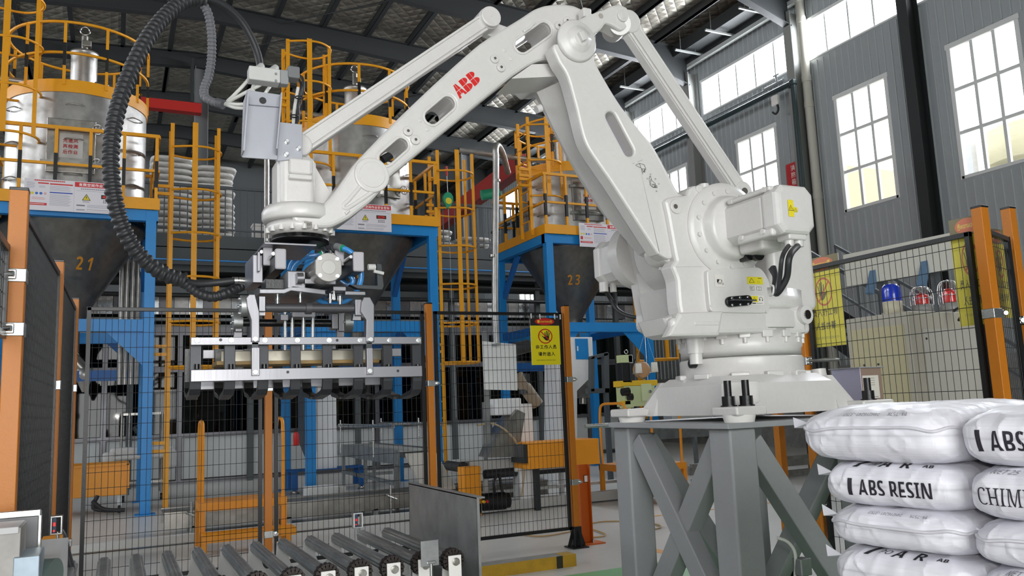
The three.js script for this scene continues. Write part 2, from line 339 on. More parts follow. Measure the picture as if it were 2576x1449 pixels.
// free-standing columns deeper in the hall and the braces under the roof
for (const [x, z] of [[2.2, -26.4], [12.6, -30]]) struct('steel_column', [box(x - 0.2, x - 0.18, 0, slope(x) - 0.7, z - 0.15, z + 0.15), box(x + 0.18, x + 0.2, 0, slope(x) - 0.7, z - 0.15, z + 0.15), box(x - 0.18, x + 0.18, 0, slope(x) - 0.7, z - 0.01, z + 0.01)], M(0x77797a, 0.6));
for (const [x, z0, z1] of [[-8, -19.4, -22.9], [-2, -19.4, -22.9], [4, -22.9, -19.4], [9, -26.4, -22.9], [-6, -26.4, -22.9], [2, -26.4, -22.9], [9, -15.2, -19.4], [1, -15.2, -19.4]]) struct('roof_brace', rod(V(x, slope(x) - 0.4, z0), V(x + 3.2, slope(x + 3.2) - 0.4, z1), 0.018, 6), roofSteel);
// the light hangers crossing the eave strut
for (const z of [-13.1, -14.5, -15.9, -17.3, -18.7, -20.1, -21.7, -23.3]) one('cable_hanger', 'pale steel cross bar hung on two wires under the roof edge', 'hanger', [box(14.75, 15.98, 11.6, 11.65, z - 0.03, z + 0.03), rod(V(14.95, 11.6, z), V(14.95, slope(15), z), 0.006, 5), rod(V(15.5, 11.6, z), V(15.5, slope(15.5), z), 0.006, 5)], M(0x8d908e, 0.5), 'cross bars hanging under the roof edge by the right wall');

// pipes and fittings on the right wall
{ const z = -14.86;
  const t = thing('downpipe', 'beige vertical downpipe running down the grey wall beside the steel column', 'pipe', [15.85, 0, z]);
  part(t, 'pipe', rod(V(15.85, 0, z), V(15.85, 11.9, z), 0.11, 20), M(0xb9b7ab, 0.45));
  for (const y of [4.0, 6.2, 8.6, 9.3, 10.9]) part(t, 'pipe_collar', rod(V(15.85, y, z), V(15.85, y + 0.16, z), 0.122, 20), M(0xb9b7ab, 0.45));
  const p = thing('fire_water_pipe', 'dark green pipe running along the wall below the high windows and down the column', 'pipe', [15.7, 0, -15]);
  part(p, 'pipe', [rod(V(15.53, 9.3, -15.02), V(15.53, 9.3, -34), 0.07, 12), rod(V(15.53, 9.36, -15.02), V(15.53, 0.0, -15.02), 0.07, 12)], M(0x2c3b3c, 0.4));
  part(p, 'pipe_elbow', bx(15.53, 9.3, -15.02, 0.17, 0.17, 0.17, 0.05), M(0x2c3b3c, 0.4));
  part(p, 'small_pipe', rod(V(15.84, 9.62, -15.9), V(15.84, 9.62, -34), 0.022, 8), M(0x70787a, 0.4));
  const h = thing('wall_hook', 'small white hoist hook hanging from the dark pipe high on the wall', 'hook', [15.6, 8.8, -15.75]);
  part(h, 'hook_body', [bx(15.62, 9.1, -15.78, 0.1, 0.28, 0.24, 0.04)], white);
  part(h, 'hook', tube([V(15.62, 9.0, -15.72), V(15.62, 8.82, -15.7), V(15.62, 8.74, -15.8), V(15.62, 8.82, -15.9)], 0.03, 20, 8), darkSteel);
  part(h, 'valve', [rod(V(15.8, 9.62, -15.6), V(15.8, 9.62, -16.3), 0.05, 10), rod(V(15.8, 9.62, -15.85), V(15.8, 9.86, -15.85), 0.03, 8), rod(V(15.8, 9.86, -15.95), V(15.8, 9.86, -15.75), 0.02, 8)], M(0x8a8f90, 0.4));
}
// what stands outside the windows
struct('neighbouring_building', [box(19.5, 30, 0, 8.1, -24.5, -17.2), box(19.45, 19.5, 7.1, 7.2, -24.5, -17.2)], M(0xa59c7c, 0.8));
{ const t = thing('outdoor_tank', 'cream cylindrical tank standing outside behind the rightmost window', 'tank', [19.6, 0, -11.2]);
  part(t, 'shell', rev([[0, 7.9], [1.05, 7.4], [1.05, 6.6], [0.86, 6.55], [0.86, 0], [0, 0]], 19.6, 0, -11.6, 40), M(0xc4bb9a, 0.6));
  part(t, 'post', box(18.6, 18.8, 0, 12, -12.75, -12.55), M(0xc9c9cc, 0.5)); }
// ---------------------------------------------------------------- print: labels, signs and lettering
const canvasOf = (w, h, draw) => { const c = document.createElement('canvas'); c.width = w; c.height = h; const g = c.getContext('2d'); draw(g, w, h); return c; };
const printed = new Map();
function labelMat(canvas, roughness = 0.5) {
  if (!printed.has(canvas)) { const t = new THREE.CanvasTexture(canvas); t.colorSpace = THREE.SRGBColorSpace; t.anisotropy = 8; printed.set(canvas, M(0xffffff, roughness, 0, { map: t })); }
  return printed.get(canvas);
}
// an upright rectangle in a plane of constant z from its top left to its bottom right corner, with its print
function quad(a, b, z, thick = 0.0012) {
  const g = new THREE.PlaneGeometry(b.x - a.x, a.y - b.y).translate((a.x + b.x) / 2, (a.y + b.y) / 2, z); g.userData.keepUV = true; return g;
}
const label = (c, z, w, h) => quad({ x: c.x - w / 2, y: c.y + h / 2 }, { x: c.x + w / 2, y: c.y - h / 2 }, z);
const memo = (f) => { const k = new Map(); return (...a) => { const s = a.join(); if (!k.has(s)) k.set(s, f(...a)); return k.get(s); }; };
function triangle(g, x, y, s, edge = '#111', fill = null) { g.beginPath(); g.moveTo(x, y - s); g.lineTo(x + s, y + s * 0.75); g.lineTo(x - s, y + s * 0.75); g.closePath(); if (fill) { g.fillStyle = fill; g.fill(); } g.strokeStyle = edge; g.lineWidth = s * 0.14; g.lineJoin = 'round'; g.stroke(); }
const drawTri = memo((w, h) => canvasOf(w, h, (g) => { g.fillStyle = '#e8d52c'; g.fillRect(0, 0, w, h); triangle(g, w / 2, h / 2, w * 0.42); g.strokeStyle = '#8a7a10'; g.lineWidth = 2; for (let i = -1; i < 2; i++) { g.beginPath(); g.moveTo(w / 2 + i * w * 0.1, h * 0.45); g.lineTo(w / 2 + i * w * 0.1, h * 0.6); g.stroke(); } }));
const drawWarn = memo(() => canvasOf(160, 80, (g) => { g.fillStyle = '#e2d42a'; g.fillRect(0, 0, 160, 80); triangle(g, 45, 42, 26, '#3a3410'); g.fillStyle = '#6b6312'; g.fillRect(110, 10, 36, 8); g.strokeStyle = '#8a8020'; g.lineWidth = 2; g.strokeRect(104, 46, 20, 18); }));
const drawWarn2 = memo(() => canvasOf(136, 96, (g) => { g.fillStyle = '#e4e1dc'; g.fillRect(0, 0, 136, 96); g.fillStyle = '#e2d42a'; g.fillRect(0, 6, 74, 62); triangle(g, 36, 42, 22, '#5a5214'); g.strokeStyle = '#222'; g.lineWidth = 4; g.beginPath(); g.arc(104, 36, 18, 2.6, 6.4); g.stroke(); g.fillStyle = '#222'; g.fillRect(86, 36, 10, 18); g.fillRect(116, 40, 8, 16); g.fillRect(8, 76, 40, 10); g.fillStyle = '#9a9894'; g.fillRect(54, 78, 64, 6); }));
const drawBattery = memo(() => canvasOf(108, 128, (g) => { g.fillStyle = '#dddad6'; g.fillRect(0, 0, 108, 128); g.strokeStyle = '#222'; g.lineWidth = 3; g.strokeRect(26, 52, 48, 32); g.fillStyle = '#222'; g.fillRect(75, 60, 6, 14); g.beginPath(); g.moveTo(26, 52); g.lineTo(54, 52); g.lineTo(38, 84); g.lineTo(26, 84); g.fill(); g.fillRect(30, 92, 40, 5); g.strokeRect(80, 88, 14, 16); }));
const drawBook = memo(() => canvasOf(128, 56, (g) => { g.fillStyle = '#dddad6'; g.fillRect(0, 0, 128, 56); g.strokeStyle = '#444'; g.lineWidth = 3; g.strokeRect(70, 8, 48, 38); g.beginPath(); g.moveTo(94, 8); g.lineTo(94, 46); g.stroke(); g.strokeRect(8, 6, 36, 42); g.lineWidth = 5; g.beginPath(); g.moveTo(22, 44); g.lineTo(18, 18); g.lineTo(32, 20); g.stroke(); }));
const drawPlate = memo(() => canvasOf(72, 60, (g) => { g.fillStyle = '#8d8a82'; g.fillRect(0, 0, 72, 60); g.strokeStyle = '#333'; g.lineWidth = 3; g.strokeRect(10, 20, 18, 14); g.strokeRect(30, 18, 14, 18); g.strokeRect(46, 20, 18, 14); }));
const drawSketch = memo(() => canvasOf(320, 368, (g) => {
  g.clearRect(0, 0, 320, 368); g.strokeStyle = '#3c3c3e'; g.lineWidth = 4; g.lineJoin = 'round';
  const line = (...p) => { g.beginPath(); g.moveTo(p[0], p[1]); for (let i = 2; i < p.length; i += 2) g.lineTo(p[i], p[i + 1]); g.stroke(); };
  line(40, 70, 84, 48, 132, 56, 150, 104, 120, 130, 96, 96, 40, 74); line(84, 48, 96, 96); line(96, 96, 128, 140, 138, 96); g.strokeRect(104, 104, 34, 34); line(110, 138, 112, 164);
  line(176, 214, 184, 180, 196, 176, 202, 220, 240, 250, 250, 290, 220, 300, 184, 276, 176, 216); line(196, 210, 190, 270); line(220, 262, 232, 296); g.strokeRect(206, 262, 30, 32); g.strokeRect(238, 276, 20, 22);
  g.strokeStyle = '#9a9a9a'; g.lineWidth = 3; line(60, 36, 120, 6); line(10, 60, 30, 48); g.font = '14px sans-serif'; g.fillStyle = '#8a8a8a'; for (const [x, y] of [[186, 150], [150, 200], [236, 196], [270, 246], [240, 330]]) { g.fillRect(x, y, 20, 4); g.fillRect(x, y + 10, 16, 4); }
}));
// Chinese lettering drawn stroke by stroke on a grid of ten
const HAN = {
  非: '4 1 4 7 2 9.6;6.2 1 6.2 10;1 2.6 4 2.6;1 4.8 4 4.8;1 7 4 7;6.2 2.6 9.4 2.6;6.2 4.8 9.4 4.8;6.2 7 9.6 7', 工: '1.6 2 8.4 2;5 2 5 8.6;.8 8.6 9.2 8.6', 作: '3 .8 .8 5;2.2 3.6 2.2 10;5.6 .8 3.8 4.2;5 2.6 9.6 2.6;6.4 2.6 6.4 10;6.4 5.2 9.2 5.2;6.4 7.6 9.4 7.6',
  人: '5 .8 4.8 4 .8 9.6;5 3.4 9.4 9.6', 员: '2.8 .8 7.2 .8 7.2 2.8 2.8 2.8 2.8 .8;2 4 8 4 8 7.8;2 4 2 7.8;5 5 5 7 1.4 9.8;5.6 7.8 8.8 9.8', 请: '1.4 .8 2.4 2;.8 4 2.4 4 2.4 8.6 3.6 7.6;4 1.6 9.4 1.6;6.8 .6 6.8 4.8;4.4 3.2 9 3.2;3.8 4.8 9.8 4.8;5 6 8.4 6 8.4 9.8;5 6 5 10;5 7.3 8.4 7.3;5 8.6 8.4 8.6',
  勿: '3 .8 1 5;2.4 2.6 8.8 2.6 8 9 6.8 9.6;4.6 2.8 1.2 7.6;6.8 2.8 2.4 9.6', 进: '1.4 1 2.4 2.2;.8 4.2 2.4 4.2 2.2 8 1 9.4;2.4 8.2 4 9.6 9.6 9.6;3.6 3 9.2 3;3.4 5.6 9.6 5.6;5 1 5 6 4 8.6;7.6 1 7.6 8.8', 入: '3.6 1 5.2 2 4.8 5 1 9.6;5.2 2.4 6.4 6 9.4 9.6',
  消: '1 1 2.2 2;.8 3.8 2 4.8;2.4 6.4 1 9.6;6.4 .6 6.4 3.6;4 1.4 4.8 2.8;8.8 1.4 8 2.8;4.2 4 8.8 4 8.8 10;4.2 4 4.2 10;4.2 5.9 8.8 5.9;4.2 7.7 8.8 7.7', 防: '1.2 1 1.2 10;1.2 1 3.4 1 2.4 3.8 3.6 6 1.6 6.8;6.4 .6 7 1.8;4 2.6 9.8 2.6;6 2.6 5.6 6.4 3.8 9.8;6 5 9 5 8.6 9.2 7.4 9.4', 箱: '2.6 .6 1 2.8;2 1.6 4.6 1.6;6.4 .6 5 2.8;6 1.6 9.4 1.6;.8 5 4.6 5;2.8 3.2 2.8 10;2.6 5.4 .8 8;3 5.6 4.6 7.4;5.4 4 9.2 4 9.2 10 5.4 10 5.4 4;5.4 6 9.2 6;5.4 8 9.2 8',
  警: '.8 1.4 5 1.4;2 .6 2 2.2;3.8 .6 3.8 2.2;1.4 2.6 4.8 2.6 4.4 4.6;1.8 3.4 3.4 3.4 3.4 4.6 1.8 4.6 1.8 3.4;6.4 .6 5.4 2.6;6 1.6 9.4 1.6;8.4 1.8 5.6 4.8;6.4 2.6 9.4 4.8;1 5.6 9.2 5.6;2 6.7 8 6.7;2 7.6 8 7.6;2.6 8.4 7.4 8.4 7.4 9.8 2.6 9.8 2.6 8.4', 告: '3 .8 1.8 3;2.4 2 8.4 2;5.2 .6 5.2 4.4;.8 4.4 9.4 4.4;2.4 6 7.8 6 7.8 9.6 2.4 9.6 2.4 6',
  有: '1 2.2 9.2 2.2;4.6 .6 3 4.4 .8 6.8;3.4 4 8 4 8 9.8;3.4 4 3.4 10;3.4 5.8 8 5.8;3.4 7.6 8 7.6', 限: '1 1 1 10;1 1 3.4 1 2.2 4 3.4 6.4 1.6 7;4.6 1 8.8 1 8.8 4.6 4.6 4.6;4.6 1 4.6 9.4 6.4 8.4;4.6 2.8 8.8 2.8;6 4.8 9.6 9.6;9 5.4 7 6.8', 空: '5 .5 5 1.6;1 3.2 1 1.8 9.2 1.8 9 3.2;4 2.6 1.6 5;6.4 2.6 9 4.8;2 5.8 8 5.8;5 5.8 5 9.4;1 9.4 9.2 9.4', 间: '1.4 1 2.4 2;1.2 3 1.2 10;3.6 1.4 9 1.4 9 9.6 7.6 9.8;3.4 4 6.8 4 6.8 8.2 3.4 8.2 3.4 4;3.4 6 6.8 6',
  业: '3.6 1 3.6 9;6.4 1 6.4 9;1.2 3.4 2.4 7;9 3.2 7.6 7;.8 9.2 9.4 9.2', 安: '5 .5 5 1.6;1 3.4 1 2 9.2 2 8.8 3.4;4.6 3 2.6 7 7.6 9.8;.8 5.4 9.4 5.4;7.2 5.4 5.6 8 1.4 9.8', 全: '5 .6 .8 4.4;5 .6 9.4 4.4;2.4 4.8 7.8 4.8;2.6 7 7.6 7;5 4.8 5 9.4;1 9.4 9.2 9.4', 知: '2 .8 .8 3.6;1.6 2.6 5 2.6;.6 5.2 5.4 5.2;3 2.6 3 5.4 .8 9.6;3.2 6 5 8.8;6.4 2.4 9.2 2.4 9.2 9 6.4 9 6.4 2.4',
  先: '2.8 1 1.4 4;2.2 2.6 8.6 2.6;5.2 .6 5.2 5;.8 5 9.4 5;3.8 5 3.4 7.6 .8 9.8;6.4 5 6.4 9.4 9.2 9.4 9.4 7.8', 通: '1.4 1 2.4 2.2;.8 4.2 2.4 4.2 2.2 8 1 9.4;2.4 8.2 4 9.6 9.6 9.6;4 1 8.4 1 6.6 2.4;5 1.6 7 2.8;4 3.2 8.8 3.2 8.8 8.4;4 3.2 4 8.6;4 4.9 8.8 4.9;4 6.5 8.8 6.5;6.4 3.2 6.4 8.4', 风: '2 1.2 2 6.4 .8 9.8;2 1.2 8 1.2 8.2 7 9.6 9.4;3.4 3 6.6 8;6.8 3 3 8.4', 再: '1 1.4 9 1.4;2.2 3.2 7.8 3.2 7.8 9.6;2.2 3.2 2.2 10;.6 7 9.6 7;2.2 5.1 7.8 5.1;5 1.4 5 7', 检: '.6 3 4 3;2.4 .8 2.4 10;2.2 3.6 .6 7;2.6 4 4 6;6.8 .8 4.2 4;6.8 .8 9.8 3.8;5.4 4 8.4 4;5 5.4 5.8 8;6.8 5 7.2 7.6;9.2 5 7.8 8.4;4.4 9.2 9.6 9.2', 测: '1 1 2 2;.8 3.8 1.8 4.8;2 6.4 1 9.6;3.4 1.2 6.4 1.2 6.4 7;3.4 1.2 3.4 7;4.9 2.4 4.9 6 3 9.6;5.4 7.4 6.6 9.4;7.8 2 7.8 7.6;9.4 .8 9.4 9.6 8.2 9.4', 后: '8 .8 2.4 2;2.4 2 2.2 6.4 .8 9.8;2.4 4.2 9.4 4.2;4 6 8.6 6 8.6 9.6 4 9.6 4 6',
};
function han(g, text, x, y, s, color = '#111', weight = 0.11, down = false) {
  g.strokeStyle = color; g.lineWidth = s * weight; g.lineJoin = g.lineCap = 'round';
  [...text].forEach((ch, i) => {
    if (!HAN[ch]) return;
    const X = x + (down ? 0 : i * s * 1.12), Y = y + (down ? i * s * 1.25 : 0);
    for (const st of HAN[ch].split(';')) { const n = st.trim().split(/\s+/).map(Number); g.beginPath(); for (let k = 0; k < n.length; k += 2) g[k ? 'lineTo' : 'moveTo'](X + n[k] * s / 10, Y + n[k + 1] * s / 10); g.stroke(); }
  });
}
const caution = memo(() => canvasOf(512, 800, (g, w, h) => {
  g.fillStyle = '#2b2522'; g.fillRect(0, 0, w, 135); g.fillStyle = '#cf2a22'; g.beginPath(); g.ellipse(256, 66, 172, 58, 0, 0, 7); g.fill();
  han(g, '警', 122, 40, 48, '#ecd33a', 0.12); han(g, '告', 346, 40, 48, '#ecd33a', 0.12); g.fillStyle = '#ecd33a'; g.font = 'bold 40px sans-serif'; g.textAlign = 'center'; g.fillText('CAUTION', 258, 82);
  g.fillStyle = '#efdf16'; g.fillRect(0, 135, w, h - 135);
  g.strokeStyle = '#c8261f'; g.lineWidth = 18; g.beginPath(); g.arc(256, 315, 118, 0, 7); g.stroke();
  g.fillStyle = '#1c1a18'; g.strokeStyle = '#1c1a18'; g.lineCap = 'round';
  g.beginPath(); g.moveTo(232, 330); g.quadraticCurveTo(262, 300, 322, 318); g.quadraticCurveTo(330, 372, 290, 392); g.quadraticCurveTo(250, 388, 222, 340); g.fill();
  for (const [a, b, c, d, t] of [[262, 320, 250, 256, 14], [282, 314, 280, 232, 14], [300, 314, 308, 236, 14], [316, 320, 336, 262, 13], [240, 342, 206, 318, 14]]) { g.lineWidth = t; g.beginPath(); g.moveTo(a, b); g.lineTo(c, d); g.stroke(); }
  g.lineWidth = 3; g.strokeStyle = '#8a7f20'; for (let i = 0; i < 3; i++) { g.beginPath(); g.arc(218 - i * 12, 290, 40, 2.4, 3.6); g.stroke(); }
  g.strokeStyle = '#c8261f'; g.lineWidth = 18; g.beginPath(); g.moveTo(176, 230); g.lineTo(338, 400); g.stroke();
  han(g, '非工作人员', 76, 462, 68, '#1c1a18', 0.13); han(g, '请勿进入', 118, 580, 68, '#1c1a18', 0.13);
  g.fillStyle = '#3a3520'; g.font = '27px sans-serif'; g.textAlign = 'center'; g.fillText('AUTHORIZED PERSON ONLY', 256, 732);
}));
const cautionBack = memo(() => canvasOf(512, 800, (g, w, h) => { g.translate(w, 0); g.scale(-1, 1); g.drawImage(caution(), 0, 0); g.fillStyle = 'rgba(226,216,160,0.5)'; g.fillRect(0, 0, w, h); }));
const spaceNotice = memo(() => canvasOf(1024, 380, (g, w, h) => {
  g.fillStyle = '#e4e0e6'; g.fillRect(0, 0, w, h); const bar = (x, y, W, H, c) => { g.fillStyle = c; g.fillRect(x, y, W, H); };
  const lines = (x, y, W, n, c = '#a9a8b6', d = 11) => { for (let i = 0; i < n; i++) bar(x, y + i * d, W * (0.82 + 0.18 * ((i * 37) % 10) / 10), 4, c); };
  bar(100, 10, 320, 16, '#d99'); for (let i = 0; i < 16; i++) bar(104 + i * 20, 12, 13, 12, '#c63a3a'); bar(140, 42, 110, 16, '#cf2f2f'); bar(262, 46, 240, 16, '#cf2f2f'); lines(24, 44, 90, 7); lines(152, 80, 70, 3); lines(262, 76, 236, 6); bar(262, 150, 240, 14, '#2f4fb0'); lines(262, 178, 236, 13);
  ['#e3cf30', '#e3cf30', '#3f6fc8', '#3f6fc8', '#e2b0b0'].forEach((c, i) => { g.fillStyle = c; g.beginPath(); g.arc(40 + i * 44, 176, 16, 0, 7); g.fill(); }); bar(18, 214, 44, 50, '#c62a2a'); lines(80, 224, 150, 3, '#d88'); bar(14, 290, 222, 30, '#cf2f2f'); bar(40, 300, 170, 8, '#eac7c7');
  bar(516, 0, 4, h, '#c9c4cc'); bar(524, 8, 496, 60, '#d22c30'); han(g, '有限空间作业安全告知', 566, 18, 39, '#f4ecec', 0.14); for (let i = 0; i < 18; i++) bar(590 + i * 20, 84, 13, 12, '#77757f'); bar(540, 112, 460, 4, '#a9a8b6');
  triangle(g, 650, 196, 42, '#333', '#dfcb2b'); bar(646, 180, 8, 26, '#333'); lines(610, 240, 84, 2, '#77757f'); bar(808, 150, 142, 50, '#28221f'); g.fillStyle = '#d1281f'; g.beginPath(); g.ellipse(879, 175, 58, 19, 0, 0, 7); g.fill(); han(g, '告知', 850, 164, 22, '#28221f', 0.14); for (let j = 0; j < 2; j++) for (let i = 0; i < 5; i++) bar(832 + i * 20, 216 + j * 22, 13, 13, '#66646e');
  bar(546, 286, 90, 16, '#77757f'); lines(660, 282, 320, 4); for (let i = 0; i < 14; i++) bar(660 + i * 18, 338, 11, 9, '#8b8994'); bar(546, 342, 90, 10, '#8b8994'); lines(546, 360, 440, 1);
}));
const fireSign = memo(() => canvasOf(256, 330, (g, w, h) => { g.fillStyle = '#c2282c'; g.fillRect(0, 0, w, h); g.strokeStyle = '#d8665f'; g.lineWidth = 3; g.strokeRect(6, 6, w - 12, h - 12); han(g, '消防箱', 88, 24, 80, '#e6dad6', 0.12, true); }));
// the logo's letters as flat pieces, split crosswise
function logoShapes(z) {
  const a = oz(1157, 249, z), b = oz(1210, 204, z), c = oz(1150, 222, z), d = V(b.x - a.x, b.y - a.y, 0).normalize(), up = V(-d.y, d.x, 0), L = Math.hypot(b.x - a.x, b.y - a.y), H = L * 0.44, out = [];
  const put = (pts, ox_) => { const s = pts.map(([x, y]) => new THREE.Vector2(a.x + d.x * (x + ox_) * H + up.x * y * H, a.y + d.y * (x + ox_) * H + up.y * y * H)); out.push(ext(s, z - 0.001, z + 0.0004)); };
  const A = [[[0.16, 0.53], [0.375, 0.53], [0.375, 1], [0.29, 1]], [[0.415, 0.53], [0.63, 0.53], [0.5, 1], [0.415, 1]], [[0, 0], [0.2, 0], [0.24, 0.2], [0.375, 0.2], [0.375, 0.49], [0.15, 0.49]], [[0.79, 0], [0.59, 0], [0.55, 0.2], [0.415, 0.2], [0.415, 0.49], [0.64, 0.49]]];
  const q = (x0, y0, r, hgt, n = 8) => [[x0, y0], ...Array.from({ length: n + 1 }, (_, i) => [x0 + r * Math.pow(Math.sin(Math.PI * i / n), 0.6), y0 + hgt * i / n]), [x0, y0 + hgt]];
  const B = [[[0, 0.53], [0.32, 0.53], [0.32, 1], [0, 1]], [[0, 0], [0.32, 0], [0.32, 0.49], [0, 0.49]], q(0.36, 0.53, 0.3, 0.47), q(0.36, 0, 0.36, 0.49)];
  A.forEach((s) => put(s, 0)); B.forEach((s) => put(s, 0.82)); B.forEach((s) => put(s, 1.6));
  return out;
}
// ---------------------------------------------------------------- robot pedestal
{
  const X0 = 2.72, X1 = 3.86, Z0 = -4.42, Z1 = -3.25, T = 1.262;
  const t = thing('robot_pedestal', 'grey painted steel pedestal with crossed braces carrying the white robot', 'pedestal', [3.29, 0, -3.83]);
  part(t, 'top_plate', box(X0, X1, 1.234, T, Z0, Z1, 0.004), steelGrey);
  const legs = [[X0 + 0.13, Z1 - 0.13, 0.17], [X0 + 0.13, Z0 + 0.12, 0.16], [X1 - 0.13, Z1 - 0.13, 0.17], [X1 - 0.13, Z0 + 0.12, 0.16]];
  for (const [x, z, w] of legs) {
    const l = part(t, 'leg', box(x - w / 2, x + w / 2, 0.02, 1.234, z - w / 2, z + w / 2, 0.014), steelGrey);
    part(l, 'foot_plate', box(x - 0.15, x + 0.15, 0, 0.02, z - 0.15, z + 0.15), steelGrey);
  }
  const br = (a, b) => part(t, 'brace', beam(a, b, 0.1, 0.12, V(0, 1, 0), 0.008), steelGrey);
  br(V(legs[1][0], 1.16, legs[1][1] + 0.1), V(legs[0][0], 0.16, legs[0][1] - 0.08)); br(V(legs[0][0] + 0.02, 1.16, legs[0][1] - 0.1), V(legs[1][0] + 0.02, 0.16, legs[1][1] + 0.08));
  br(V(legs[0][0] + 0.1, 1.16, legs[0][1]), V(legs[2][0] - 0.08, 0.16, legs[2][1])); br(V(legs[1][0] + 0.1, 1.16, legs[1][1]), V(legs[3][0] - 0.1, 0.16, legs[3][1])); br(V(legs[2][0], 1.16, legs[2][1] - 0.1), V(legs[3][0], 0.16, legs[3][1] + 0.1));
  for (const [x, z] of [[X0 + 0.14, Z0 + 0.14]]) { const n = part(t, 'bolt', [rod(V(x, 1.196, z), V(x, 1.234, z), 0.05, 6), rod(V(x, 1.15, z), V(x, 1.2, z), 0.034, 14)], satinBlack); }
  part(t, 'jack_bolt', [rod(V(X0 - 0.16, 1.25, Z0 + 0.06), V(X0 + 0.02, 1.25, Z0 + 0.06), 0.012, 8)], zinc);
}

// ---------------------------------------------------------------- the robot
const robot = thing('industrial_robot', 'large white four-axis palletizing robot with red letters on its upper arm', 'robot', [3.3, 1.262, -3.8]);
{
  const P = (z, ...l) => pz(z, l);
  const Y0 = 1.295;                                            // underside of the base casting
  const cx = 3.31, cz = -3.8;
  // base casting: chamfered block with four corner flanges, a niche with bolts at the near corner
  const lo = (s) => [[s[0], Y0, s[1]]];
  const plan = (hx, hz, c) => [[-hx + c, -hz], [hx - c, -hz], [hx, -hz + c], [hx, hz - c], [hx - c, hz], [-hx + c, hz], [-hx, hz - c], [-hx, -hz + c]];
  const block = hull([...plan(0.4, 0.43, 0.1).map(([x, z]) => V(cx + x, Y0, cz + z)), ...plan(0.39, 0.42, 0.12).map(([x, z]) => V(cx + x, 1.46, cz + z)), ...plan(0.35, 0.37, 0.14).map(([x, z]) => V(cx + x, 1.505, cz + z))]);
  const corner = (sx, sz) => hull([[0.28, 0.3, Y0], [0.43, 0.3, Y0], [0.28, 0.45, Y0], [0.44, 0.45, Y0], [0.28, 0.3, 1.49], [0.36, 0.3, 1.49], [0.28, 0.38, 1.49], [0.34, 0.36, 1.49]].map(([x, z, y]) => V(cx + sx * x, y, cz + sz * z)));
  const niche = bx(0, 0, 0, 0.235, 0.5, 0.24, 0.035).rotateY(Math.PI / 4).translate(cx - 0.41, Y0 + 0.25 + 0.055, cz + 0.43);
  const side = bx(cx - 0.425, 1.4, cz - 0.02, 0.06, 0.11, 0.3, 0.02);
  const front = bx(cx + 0.06, 1.43, cz + 0.452, 0.3, 0.14, 0.05, 0.02);
  const casting = cut(block, niche, side);
  const slab = (x, z, a, b, y = Y0) => bx(cx + x, y + 0.024, cz + z, a, 0.048, b, 0.012);
  part(robot, 'base_casting', [creased(casting, 0.5), corner(1, 1), corner(-1, -1), corner(1, -1),
    slab(-0.41, 0.43, 0.2, 0.2), slab(-0.44, -0.46, 0.26, 0.2), slab(0.47, 0.45, 0.24, 0.2), slab(0.45, -0.46, 0.22, 0.2),
    rev([[0.3, 1.49], [0.352, 1.49], [0.352, 1.6], [0.345, 1.61], [0.3, 1.61]], cx, 0, cz, 48), ...[0.3, 0.8, 1.3, 1.8, 2.3, 2.9, 3.5].map((a) => bx(0, 0, 0, 0.1, 0.03, 0.05, 0.008).rotateY(-a + Math.PI / 2).translate(cx + 0.36 * Math.cos(a), 1.508, cz + 0.36 * Math.sin(a)))], robotWhite);
  for (const [x, z] of [[-0.43, 0.45], [-0.47, -0.47], [0.47, 0.46], [0.45, -0.46]]) part(robot, 'foot_spacer', rod(V(cx + x, 1.262, cz + z), V(cx + x, Y0 + 0.005, cz + z), 0.075, 28, 0.085), white);
  const bolt = (x, z, h = 0.13) => part(robot, 'anchor_bolt', [rod(V(x, Y0 + 0.048, z), V(x, Y0 + 0.054, z), 0.042, 20), rod(V(x, Y0 + 0.054, z), V(x, Y0 + 0.1, z), 0.034, 6), rod(V(x, Y0 + 0.1, z), V(x, Y0 + h + 0.05, z), 0.019, 14)], satinBlack);
  bolt(cx - 0.465, cz + 0.42); bolt(cx - 0.4, cz + 0.48); bolt(cx + 0.46, cz + 0.49, 0.12);
  part(robot, 'base_plug', rod(V(cx - 0.38, 1.585, cz + 0.02), V(cx - 0.3, 1.585, cz + 0.02), 0.026, 14), satinBlack);
  part(robot, 'base_cap', rev([[0, 1.575], [0.075, 1.575], [0.075, 1.59], [0, 1.595]], cx + 0.47, 0, cz + 0.2, 24), M(0x8d8f8c, 0.4));
  part(robot, 'corner_post', rod(V(cx + 0.42, 1.34, cz + 0.2), V(cx + 0.42, 1.53, cz + 0.18), 0.045, 20), robotWhite);
  // slewing ring with its bolts, then the turret
  part(robot, 'slewing_ring', [rev([[0.2, 1.613], [0.343, 1.613], [0.343, 1.655], [0.352, 1.665], [0.352, 1.755], [0.2, 1.755]], cx, 0, cz, 56)], robotWhite);
  for (let i = 0; i < 12; i++) { const a = 0.1 + i * Math.PI / 9; if (a > 3.9) break; const x = cx + 0.353 * Math.cos(a), z = cz + 0.353 * Math.sin(a); const b = part(robot, 'ring_boss', [bx(0, 0, 0, 0.062, 0.04, 0.03, 0.006).rotateY(Math.PI / 2 - a).translate(x, 1.728, z)], robotWhite); part(b, 'ring_bolt', rod(V(x, 1.68, z), V(x, 1.71, z), 0.012, 8), robotWhite); }
  part(robot, 'stop_pin', [rod(V(cx - 0.37, 1.64, cz + 0.06), V(cx - 0.37, 1.8, cz + 0.06), 0.046, 20), rod(V(cx - 0.37, 1.58, cz + 0.06), V(cx - 0.37, 1.64, cz + 0.06), 0.036, 20)], robotWhite);
  part(robot, 'turret_ring', rev([[0.2, 1.757], [0.362, 1.757], [0.366, 1.768], [0.366, 1.85], [0.34, 1.875], [0.2, 1.88]], cx, 0, cz, 56), robotWhite);
